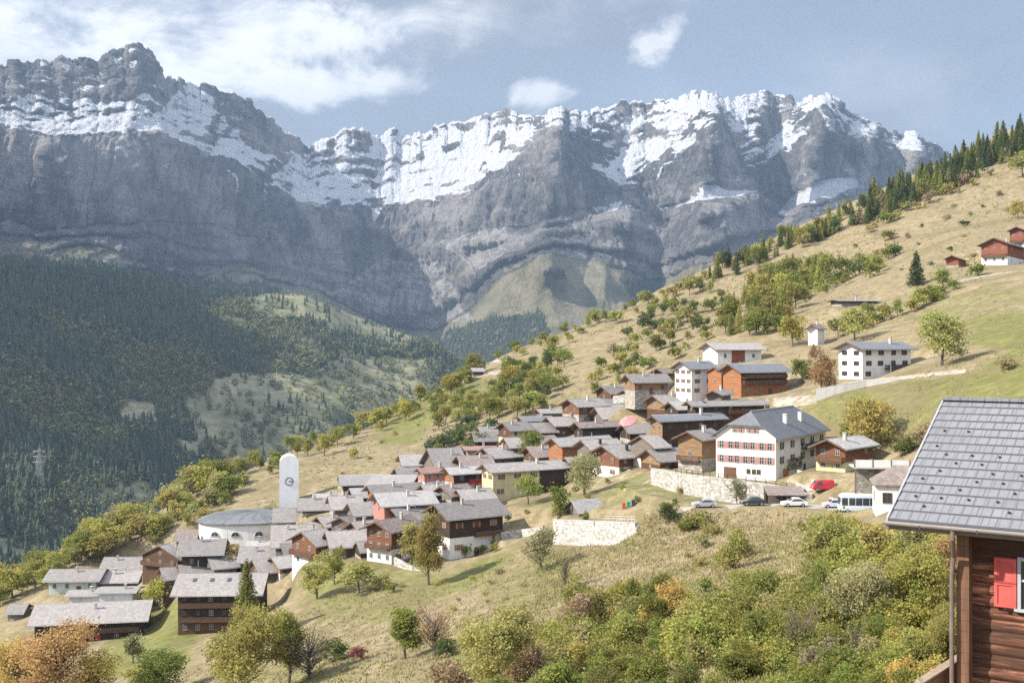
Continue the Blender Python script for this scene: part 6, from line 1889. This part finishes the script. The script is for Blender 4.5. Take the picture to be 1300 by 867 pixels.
white_terrace()


def hip_house():
    x, y, z = P(1112, 650, 172); r = empty('village_house', (x, y, z), math.radians(-14)); tag(r, 'low white building with brown hipped roof half hidden by the log house roof', 'house')
    Lx, Wy, h = 8.2, 7, (650 - 617) / F * 176
    MB().box(0, Lx, 0, Wy, -3, h).build('wall', WALL['white'], r)
    o, c = .5, 2.5
    b = MB(); e = [(-o, -o, h + .02), (Lx + o, -o, h + .02), (Lx + o, Wy + o, h + .02), (-o, Wy + o, h + .02)]; rg = [(c + .6, Wy / 2, h + 2.7), (Lx - c - .4, Wy / 2, h + 2.7)]
    b.poly(e[::-1]); up = lambda p: (p[0], p[1], p[2] + .2)
    E = [up(p) for p in e]; R_ = [up(p) for p in rg]
    for i in range(4): b.quad(e[i], e[(i + 1) % 4], E[(i + 1) % 4], E[i])
    b.poly([E[0], E[1], R_[1], R_[0]]); b.poly([E[1], E[2], R_[1]]); b.poly([E[2], E[3], R_[0], R_[1]]); b.poly([E[3], E[0], R_[0]])
    b.build('roof', ROOF['brown'], r)
    window(r, (1.7, -.003, h * .55), 0, 1.3, 1.5, None, True); window(r, (5.0, -.003, h * .55), 0, 1.3, 1.5, None, True); window(r, (-.003, 3, h * .55), -math.pi / 2, 1.0, 1.3, None, True)


hip_house()


def parasol():
    x, y, z = P(795, 558, 300); z = zat(x, y); r = empty('parasol', (x, y, z)); tag(r, 'large pink parasol tilted open between the roofs', 'parasol')
    top = (556 - 532) / F * 300 + max(0, (CY - 558) / F * 300 - z) + 1.0
    MB().tube([(0, 0, -.2), (.15, 0, top)], .05, 8).build('pole', M_METAL, r)
    b = MB(); R_ = 2.5; n = 8
    rim = [(R_ * math.cos(2 * math.pi * i / n), R_ * math.sin(2 * math.pi * i / n), -1.3) for i in range(n)]
    for i in range(n):
        j = (i + 1) % n; b.poly([rim[i], rim[j], (0, 0, 0)]); b.quad(rim[j], rim[i], (rim[i][0], rim[i][1], -1.55), (rim[j][0], rim[j][1], -1.55))
        b.poly([(rim[j][0], rim[j][1], -1.34), (rim[i][0], rim[i][1], -1.34), (0, 0, -.05)])
    c = b.build('canopy', varied('pink_canvas', (.44, .20, .20), .12), r); c.location = (.15, 0, top); c.rotation_euler = (math.radians(28), math.radians(-20), 0)


parasol()


def lamp(label, px, py, D, hgt, g=None):
    x, y = (px - CX) / F * D, D; z = zat(x, y); z = max(z, (CY - py) / F * D - .2)
    r = empty('street_lamp', (x, y, z)); tag(r, label, 'street lamp', g)
    MB().tube([(0, 0, -.5), (0, 0, hgt)], [.075, .05], 6).build('pole', M_METAL, r)
    MB().tube([(0, 0, hgt - .05), (-.5, -.2, hgt + .15), (-.9, -.3, hgt + .15)], .04, 5).build('arm', M_METAL, r)
    MB().box(-1.35, -.85, -.42, -.18, hgt + .08, hgt + .2).build('lamp_head', M_METAL, r)


lamp('grey street lamp in front of the small plank shed', 754, 664, 219, 6.2)
lamp('street lamp on the lane in front of the white chalet with black balcony', 1131, 486, 257, 7.5)
lamp('street lamp at the right end of the long parapet wall', 1186, 482, 245, 4.2)
for (px, c, nm) in ((792, (.50, .10, .07), 'red'), (798, (.05, .28, .12), 'green'), (804, (.04, .06, .14), 'dark blue')):
    x, y = (px - CX) / F * 226, 226; z = max(zat(x, y), (CY - 652.5) / F * 226)
    r = empty('wheelie_bin', (x, y, z)); tag(r, '%s bin standing at the fence above the high whitish wall' % nm, 'bin')
    b = MB(); b.hull([(-.28, -.26, 0), (.28, -.26, 0), (.28, .26, 0), (-.28, .26, 0)], [(-.36, -.36, 1.15), (.36, -.36, 1.15), (.36, .36, 1.15), (-.36, .36, 1.15)]); mt = varied('bin_' + nm.replace(' ', '_'), c, .1); b.build('bin_body', mt, r)
    b = MB(); b.hull([(-.38, -.4, 1.155), (.38, -.4, 1.155), (.38, .38, 1.155), (-.38, .38, 1.155)], [(-.33, -.34, 1.27), (.33, -.34, 1.27), (.33, .36, 1.3), (-.33, .36, 1.3)]); b.build('lid', mt, r)


# ------------------------------------------------------------------ vehicles
M_TYRE = varied('tyre_rubber', (.025, .025, .026)); M_RIM = varied('wheel_rim', (.45, .45, .46), .1, metal=.6, rough=.4, spec=.5)
m_ = NT('headlamp_glass'); M_LAMPG = m_.done(m_.bsdf((.75, .75, .72), .15, .6))


def paint(name, c):
    m = NT(name); b = m.n('ShaderNodeBsdfPrincipled'); b.inputs['Base Color'].default_value = (*c, 1); b.inputs['Roughness'].default_value = .3; b.inputs['Coat Weight'].default_value = .4
    return m.done(b.outputs[0])


def wheels(r, xs, y, R_):
    tm = shared(('tyre', R_), lambda: mesh_of('tyre', MB().tube([(0, -.11, 0), (0, .11, 0)], R_, 14), M_TYRE))
    rm = shared(('rim', R_), lambda: mesh_of('rim', MB().tube([(0, -.125, 0), (0, .125, 0)], R_ * .6, 10), M_RIM))
    for x in xs:
        for s in (-1, 1):
            t = meshobj('wheel', tm, r, (x, s * y, R_)); meshobj('rim', rm, t)


def car(label, px, py, D, rz, col, Lc=4.3, Wc=1.75, Hc=1.5, cat='car', van=False, name='parked_car', fixz=None):
    x, y = (px - CX) / F * D, D; z = zat(x, y) if fixz is None else fixz
    r = empty(name, (x, y, z + .04), math.radians(rz)); tag(r, label, cat)
    k = Lc / 2; sh = Hc * .56
    if van: prof = [(-k, .32), (-k, .95), (-k + .25, 1.05), (-k + .75, Hc - .12), (-k + 1.0, Hc), (k - .1, Hc), (k, Hc - .2), (k, .32)]
    else: prof = [(-k, .30), (-k, .62), (-k + .15, .78), (-k * .45, sh + .06), (-k * .12, Hc - .06), (k * .1, Hc), (k * .48, Hc - .06), (k * .86, sh + .12), (k, sh + .02), (k, .32)]
    w2 = Wc / 2
    def yy(z_): return w2 if z_ < sh + .1 else w2 - .16 * (z_ - sh) / (Hc - sh)
    b = MB(); A = [(p[0], -yy(p[1]), p[1]) for p in prof]; B_ = [(p[0], yy(p[1]), p[1]) for p in prof]
    b.poly(A); b.poly(B_[::-1])
    for i in range(len(prof)):
        j = (i + 1) % len(prof); b.quad(A[j], A[i], B_[i], B_[j])
    b.build('body', paint('car_paint', col), r)
    for s in (-1, 1):
        g = MB()
        if van: q = [(-k + .62, 1.1), (-k + .95, Hc - .16), (-k + 1.7, Hc - .16), (-k + 1.7, 1.1)]
        else: q = [(-k * .38, sh + .10), (-k * .1, Hc - .14), (k * .45, Hc - .14), (k * .76, sh + .14)]
        P1 = [(p[0], s * (yy(p[1]) + .012), p[1]) for p in q]; P0 = [(p[0], s * (yy(p[1]) - .02), p[1]) for p in q]
        g.hull(P0 if s > 0 else P0[::-1], P1 if s > 0 else P1[::-1]); g.build('side_window', M_GLASS, r)
    i0 = 2 if van else 3
    a_, c_ = prof[i0], prof[i0 + 1]; g = MB()
    for_ = lambda p, q, t: (p[0] + (q[0] - p[0]) * t, p[1] + (q[1] - p[1]) * t)
    u_, v_ = for_(a_, c_, .10), for_(a_, c_, .92)
    g.hull([(u_[0] + .02, -w2 * .84, u_[1]), (u_[0] + .02, w2 * .84, u_[1]), (v_[0] + .02, w2 * .76, v_[1]), (v_[0] + .02, -w2 * .76, v_[1])],
           [(u_[0] - .015, -w2 * .84, u_[1] + .015), (u_[0] - .015, w2 * .84, u_[1] + .015), (v_[0] - .015, w2 * .76, v_[1] + .015), (v_[0] - .015, -w2 * .76, v_[1] + .015)])
    g.build('windscreen', M_GLASS, r)
    for s in (-1, 1): MB().box(-k - .02, -k + .1, s * w2 * .72 - .16, s * w2 * .72 + .16, .60 if not van else .72, .74 if not van else .9).build('headlight', M_LAMPG, r)
    wheels(r, (-k * .62, k * .62), w2 - .1, .32)
    return r


car('silver grey hatchback parked at the left end of the car terrace', 894, 648, 198, 4, (.42, .43, .45))
car('dark blue grey car parked left of the carport', 956, 646, 195.5, 2, (.035, .04, .05))
car('white car parked in front of the open carport', 1008, 646, 191.5, 2, (.72, .72, .72))
car('pale lilac small car left of the white bus', 1058, 646, 189.5, -4, (.58, .55, .66), 3.6, 1.65, 1.5)
car('bright red van behind the pale lilac car', 1044, 642, 197, 3, (.50, .04, .05), 3.9, 1.75, 1.9, 'van', True, 'parked_van')
car('white van parked beside the pinkish garage roofs', 641, 580, 326, 10, (.75, .75, .76), 5.2, 2.0, 2.4, 'van', True, 'parked_van')


def bus():
    D = 184.5; x, y = (1090.5 - CX) / F * D, D; z = zat(x, y) + .03
    r = empty('minibus', (x, y, z), math.radians(-5)); tag(r, 'white and pale blue minibus with dark side windows parked by the low white building', 'bus')
    k, w2, h = 3.3, 1.1, 2.95
    prof = [(-k, .35), (-k - .03, 1.1), (-k + .12, h - .35), (-k + .45, h), (k - .15, h), (k, h - .25), (k, .35)]
    b = MB(); b.hull([(p[0], -w2, p[1]) for p in prof], [(p[0], w2, p[1]) for p in prof])
    b.build('body', [paint('bus_paint', (.62, .72, .80))], r)
    MB().box(-k + .35, k - .1, -w2 - .015, -w2 + .02, .45, .95).build('skirt_panel', paint('bus_stripe', (.60, .66, .70)), r)
    xs = [(-k + .3, -k + 1.25), (-k + 1.45, -k + 2.45), (-k + 2.55, -k + 3.6), (-k + 3.7, -k + 4.75), (-k + 4.85, -k + 5.6)]
    for a, c in xs: MB().box(a, c, -w2 - .02, -w2 + .02, 1.25, h - .45).build('side_window', M_GLASS, r)
    MB().box(k - .85, k - .12, -w2 - .035, -w2 + .02, .55, h - .4).build('door', WALL['darkpaint'], r)
    g = MB(); g.hull([(-k + .0, -w2 + .12, 1.3), (-k + .0, w2 - .12, 1.3), (-k + .16, w2 - .12, h - .45), (-k + .16, -w2 + .12, h - .45)], [(-k - .05, -w2 + .12, 1.3), (-k - .05, w2 - .12, 1.3), (-k + .07, w2 - .12, h - .43), (-k + .07, -w2 + .12, h - .43)])
    g.build('windscreen', M_GLASS, r)
    MB().box(-k + .6, -k + 2.6, -.8, .8, h + .003, h + .2).build('roof_unit', paint('bus_roof', (.66, .68, .70)), r)
    for s in (-1, 1): MB().box(-k - .06, -k + .05, s * .8 - .16, s * .8 + .16, .7, .9).build('headlight', M_LAMPG, r)
    MB().tube([(-k + .1, -w2, 2.1), (-k - .2, -w2 - .25, 2.1), (-k - .2, -w2 - .25, 1.7)], .05, 5).build('mirror', M_TYRE, r)
    wheels(r, (-k + 1.2, k - 1.6), w2 - .1, .45)


bus()


# ------------------------------------------------------------------ pylon across the valley
def pylon():
    j = int(np.argmin(np.abs(FH_COLS - 52))); i = int(np.argmin(np.abs(FH['PY'][:, j] - 622)))
    x, y, z = FH['X'][i, j], FH['Y'][i, j], FH['Z'][i, j]
    hgt = 52 / F * y; r = empty('power_pylon', (x, y, z)); tag(r, 'pale lattice power pylon standing in the dark wood across the valley', 'pylon')
    b = MB(); s0, s1 = hgt * .10, hgt * .018; t = .28
    lv = [0, .2, .38, .53, .66, .77, .87, 1]
    c4 = lambda q: [((s0 + (s1 - s0) * q) * a, (s0 + (s1 - s0) * q) * c, hgt * q) for a, c in ((-1, -1), (1, -1), (1, 1), (-1, 1))]
    for q0, q1 in zip(lv[:-1], lv[1:]):
        A, B_ = c4(q0), c4(q1)
        for k in range(4):
            n = (k + 1) % 4; b.tube([A[k], B_[k]], t, 4); b.tube([A[k], B_[n]], t * .7, 4); b.tube([A[n], B_[k]], t * .7, 4); b.tube([B_[k], B_[n]], t * .7, 4)
    b.build('lattice', varied('galvanised_steel', (.26, .27, .28), .1), r)
    for q in (.66, .8, .93):
        w_ = hgt * .17 * (1.15 - .3 * q)
        MB().tube([(-w_, 0, hgt * q), (0, 0, hgt * q + hgt * .03), (w_, 0, hgt * q)], t, 4).tube([(-w_, 0, hgt * q), (w_, 0, hgt * q)], t, 4).build('cross_arm', M_METAL, r)


pylon()


# ------------------------------------------------------------------ the log house at the right edge
def log_house():
    a = math.radians(-33); ex, ey, ez = P(1128, 660, 25.0); zb = -9.6
    r = empty('log_house', (ex, ey, zb), a); tag(r, 'brown log house with grey tiled roof and red shutters at the right edge', 'house')
    e = ez - zb; run, pitch = 5.95, math.radians(22.4); tp = math.tan(pitch); X1 = 10.5
    # wall of stacked logs: one rounded sheet
    def logmat():
        m = NT('sunburnt_logs'); co = m.coord('Object', (.7, 1, 9)); f = m.noise(co, 1.7, 9, .72, .6); g = m.noise(m.coord('Object', (.25, 1, 1.1)), 1.4, 5, .6)
        k = m.ramp(f, [(.38, (.028, .011, .008)), (.47, (.14, .05, .03)), (.56, (.32, .135, .08)), (.67, (.55, .33, .22))])
        k = m.mix(m.ramp(g, [(.40, 0.0), (.56, .9)]), k, (.055, .028, .018))
        return m.done(m.bsdf(k, .75, .25, 0, m.bump(f, .6, .03)))
    LM = logmat()
    oe, og = 1.0, 1.52
    rs = random.Random(3)
    def logs(x0, x1, y, z0, z1, name, turn=False):
        b = MB(); z = z0; prof = []
        while z < z1:
            h_ = min(rs.uniform(.22, .30), z1 - z + 1e-4); bul = rs.uniform(.035, .07)
            for i in range(5): t = i / 5; prof.append((y - bul * math.sin(math.pi * (t * .92 + .04)) ** .6, z + h_ * t))
            z += h_ + 1e-4
        prof.append((y, z))
        n = 26
        for k in range(len(prof) - 1):
            (ya, za), (yb, zb_) = prof[k], prof[k + 1]
            for i in range(n):
                xa, xb = x0 + (x1 - x0) * i / n, x0 + (x1 - x0) * (i + 1) / n
                w1 = .012 * math.sin(xa * 2.1 + za * 9); w2_ = .012 * math.sin(xb * 2.1 + za * 9)
                q = [(xa, ya + w1, za), (xb, yb * 0 + ya + w2_, za), (xb, yb + w2_, zb_), (xa, yb + w1, zb_)]
                if turn: q = [(p[1], -p[0] if False else p[0], p[2]) for p in q][::-1]
                b.quad(*q)
        return b.build(name, LM, r, True)
    ztop = e + oe * tp - .09
    wl = logs(og, X1 - .8, oe, -2.5, ztop, 'log_wall')
    # gable wall at the left, with its own logs
    g = MB(); sec = [(oe, -2.5), (2 * run - oe, -2.5), (2 * run - oe, ztop), (run, e + run * tp - .05), (oe, ztop)]
    g.poly([(og, y, z) for y, z in sec][::-1]); g.poly([(X1 - .8, y, z) for y, z in sec]); g.quad((og, 2 * run - oe, -2.5), (og, 2 * run - oe, ztop), (X1 - .8, 2 * run - oe, ztop), (X1 - .8, 2 * run - oe, -2.5))
    g.build('gable_wall', LM, r)
    CP = wood('corner_post_wood', (.16, .085, .05), .4, 2, (6, 6, .5))
    MB().box(og - .16, og + .10, oe - .46, oe - .075, -2.4, ztop - .12).build('corner_post', CP, r)
    MB().box(og - .9, og + .16, oe - .07, oe + .16, ztop - .42, ztop - .18).build('purlin', CP, r)
    MB().box(og + .2, X1 - 1, oe - .2, oe - .08, ztop - .30, ztop - .12).build('wall_plate', wood('honey_beam', (.50, .27, .07), .3), r)
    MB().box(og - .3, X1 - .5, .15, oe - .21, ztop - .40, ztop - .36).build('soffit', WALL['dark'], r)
    # roof: stepped courses of tiles
    tm = NT('grey_roof_tiles'); br = tm.n('ShaderNodeTexBrick'); tm.l(tm.coord('Object', (1, 1, 1)), br.inputs['Vector'])
    NR = 15; dy = run / NR
    br.offset = .5; br.inputs['Scale'].default_value = 1; br.inputs['Brick Width'].default_value = .30; br.inputs['Row Height'].default_value = dy; br.inputs['Mortar Size'].default_value = .012; br.inputs['Mortar Smooth'].default_value = .2
    br.inputs['Color1'].default_value = (.185, .185, .20, 1); br.inputs['Color2'].default_value = (.205, .205, .22, 1); br.inputs['Mortar'].default_value = (.07, .07, .075, 1)
    wv = tm.n('ShaderNodeTexWave', wave_type='BANDS', bands_direction='X'); tm.l(tm.coord('Object'), wv.inputs['Vector']); wv.inputs['Scale'].default_value = 1.5
    k = tm.mix(tm.ramp(tm.noise(tm.coord('Object', (1, .4, 1)), .9, 6, .65), [(.35, .35), (.65, 0.0)]), br.outputs['Color'], (.15, .15, .16))
    k = tm.mix(tm.ramp(tm.noise(tm.coord('Object'), 3.5, 6, .75), [(.58, 0.0), (.75, .35)]), k, (.28, .28, .26))
    k = tm.mix(tm.ramp(tm.noise(tm.coord('Object'), .6, 5, .6), [(.38, .4), (.5, 0.0)]), k, (.13, .13, .135))
    k = tm.mix(tm.ramp(wv.outputs['Fac'], [(.0, .45), (.16, 0.0)]), k, (.09, .09, .095))
    TM = tm.done(tm.bsdf(k, .6, .35, 0, tm.bump(br.outputs['Fac'], -.5, .02)))
    for s, nm in ((1, 'front'), (-1, 'back')):
        b = MB(); prof = []
        for i in range(NR):
            y0, y1 = i * dy, (i + 1) * dy
            prof += [(y0, e + y0 * tp + .045), (y1 - .002, e + y1 * tp + .012)]
        prof = [(0, e - .03)] + prof + [(run, e + run * tp + .012), (run, e + run * tp - .12)]
        if s < 0: prof = [(2 * run - y, z) for y, z in prof]
        n = len(prof)
        for i in range(n):
            j = (i + 1) % n
            q = [(0, *prof[i]), (X1, *prof[i]), (X1, *prof[j]), (0, *prof[j])]; b.quad(*(q if s > 0 else q[::-1]))
        b.poly([(0, *p) for p in prof][::-s]); b.poly([(X1, *p) for p in prof][::s])
        ro = b.build('roof_slope', TM, r)
        if s > 0: front = ro
    MB().box(-.03, X1 + .03, run - .16, run + .16, e + run * tp + .02, e + run * tp + .10).build('ridge_cap', TM, front)
    bgm = varied('verge_metal', (.30, .30, .31), .1, rough=.5)
    v = MB(); v.hull([(-.05, -.02, e - .15), (-.003, -.02, e - .15), (-.003, run, e + run * tp - .15), (-.05, run, e + run * tp - .15)], [(-.05, -.02, e + .06), (-.003, -.02, e + .06), (-.003, run, e + run * tp + .05), (-.05, run, e + run * tp + .05)]); v.build('verge_trim', bgm, front)
    hm = mesh_of('snow_hook', MB().box(-.025, .025, -.055, .015, 0, .035), M_TYRE)
    for i in range(1, NR - 1):
        for k in range(11):
            x = .35 + k * .6 + (.3 if i % 2 else 0) + rs.uniform(-.02, .02)
            if x < 5.0 and rs.random() < (.7 if i < 8 else .3): meshobj('snow_hook', hm, front, (x, i * dy + dy * .55, e + (i * dy + dy * .55) * tp + .03))
    gm = varied('gutter_zinc', (.30, .275, .26), .2, 3, .5, .4, metal=.2)
    gb = MB(); pr = [(.075 * math.cos(t), .075 * math.sin(t)) for t in [math.pi + math.pi * i / 8 for i in range(9)]]; pr = pr + [(x * .86, z * .86 + .0) for x, z in pr[::-1]]
    for i in range(len(pr)):
        j = (i + 1) % len(pr); gb.quad((-.1, pr[i][0] - .10, e - .02 + pr[i][1]), (-.1, pr[j][0] - .10, e - .02 + pr[j][1]), (X1, pr[j][0] - .10, e - .02 + pr[j][1]), (X1, pr[i][0] - .10, e - .02 + pr[i][1]))
    gb.poly([(-.1, p[0] - .10, e - .02 + p[1]) for p in pr]); go = gb.build('gutter', gm, r)
    MB().box(0, X1, .0, .03, e - .20, e - .05).build('fascia', varied('fascia_board', (.16, .13, .115), .2, 4), r)
    for k in range(8): MB().tube([(.7 + k * 1.2, -.0, e - .03), (.7 + k * 1.2, -.10, e - .12), (.7 + k * 1.2, -.19, e - .02)], .012, 4).build('gutter_bracket', gm, go)
    MB().tube([(og - .12, -.10, e - .1), (og - .12, -.08, e - .28), (og - .2, oe - .62, e - .75), (og - .24, oe - .58, e - 1.2), (og - .24, oe - .58, -2.4)], .05, 10).build('downpipe', varied('copper_pipe', (.20, .15, .13), .2, 3, .45, .5, metal=.3), r)
    # windows with red shutters
    for z0 in (ez - .72 - zb - 1.16 + .03,):
        wx = 3.02; ht = 1.06; fr = MB()
        for bx in ((-.45, .45, ht, ht + .08), (-.52, .52, -.07, 0)): fr.box(bx[0], bx[1], -.08, .06, bx[2], bx[3])
        fr.box(-.45, -.38, -.08, .06, 0, ht).box(.38, .45, -.08, .06, 0, ht).box(-.03, .03, -.06, .05, 0, ht).box(-.38, -.03, -.058, .05, .6, .65).box(.03, .38, -.058, .05, .6, .65)
        f = fr.build('window', varied('window_frame_grey', (.33, .35, .36), .12), r); f.location = (wx, oe - .075, z0)
        MB().box(-.38, .38, -.02, .04, 0, ht).build('pane', M_GLASS, f)
        RS = varied('shutter_bright_red', (.47, .085, .075), .16, 3, .6)
        for s in (-1, 1):
            x0 = s * .70; b = MB()
            b.box(x0 - .23, x0 + .23, -.06, -.03, -.02, ht + .04)
            for (za, zb2) in ((.06, .52), (.58, ht - .02)):
                b.box(x0 - .23, x0 - .16, -.085, -.058, za - .06, zb2 + .04).box(x0 + .16, x0 + .23, -.085, -.058, za - .06, zb2 + .04)
                b.box(x0 - .16, x0 + .16, -.085, -.058, zb2 - .03, zb2 + .04).box(x0 - .16, x0 + .16, -.085, -.058, za - .06, za)
            for i in range(8):
                zz = .60 + i * .052; b.hull([(x0 - .16, -.062, zz), (x0 + .16, -.062, zz), (x0 + .16, -.058, zz + .045), (x0 - .16, -.058, zz + .045)], [(x0 - .16, -.08, zz - .01), (x0 + .16, -.08, zz - .01), (x0 + .16, -.06, zz + .045), (x0 - .16, -.06, zz + .045)])
            b.build('shutter', RS, f)
            MB().box(x0 - .03, x0 + .03, -.1, -.06, -.06, -.02).build('shutter_catch', M_TYRE, f)
    # low wall with plank top beside the house
    w_ = empty('boundary_wall', P(1219, 838, 25.6)); tag(w_, 'short sloping plank wall at the foot of the log house', 'wall', kind='thing')
    o = Vector(w_.location); A, B_ = Vector(P(1219, 838, 25.6)) - o, Vector(P(1165, 872, 24.6)) - o
    b = MB(); b.hull([(A.x, A.y, A.z - 2.5), (B_.x, B_.y, B_.z - 2.5), (B_.x + .05, B_.y + .25, B_.z - 2.5), (A.x + .05, A.y + .25, A.z - 2.5)], [tuple(A), tuple(B_), (B_.x + .05, B_.y + .25, B_.z), (A.x + .05, A.y + .25, A.z)]); b.build('planks', wood('wall_planks', (.22, .12, .075), .3, 1.2, (7, 7, .4)), w_)
    b = MB(); u = Vector((0, 0, .05)); b.hull([tuple(A + Vector((0, -.05, .004))), tuple(B_ + Vector((0, -.05, .004))), (B_.x + .05, B_.y + .33, B_.z + .004), (A.x + .05, A.y + .33, A.z + .004)],
                                         [tuple(A + Vector((0, -.05, .0)) + u), tuple(B_ + Vector((0, -.05, 0)) + u), (B_.x + .05, B_.y + .33, B_.z + .05), (A.x + .05, A.y + .33, A.z + .05)]); b.build('coping', wood('weathered_coping', (.26, .20, .15), .3, 1.2, (7, 7, .4)), w_)


log_house()
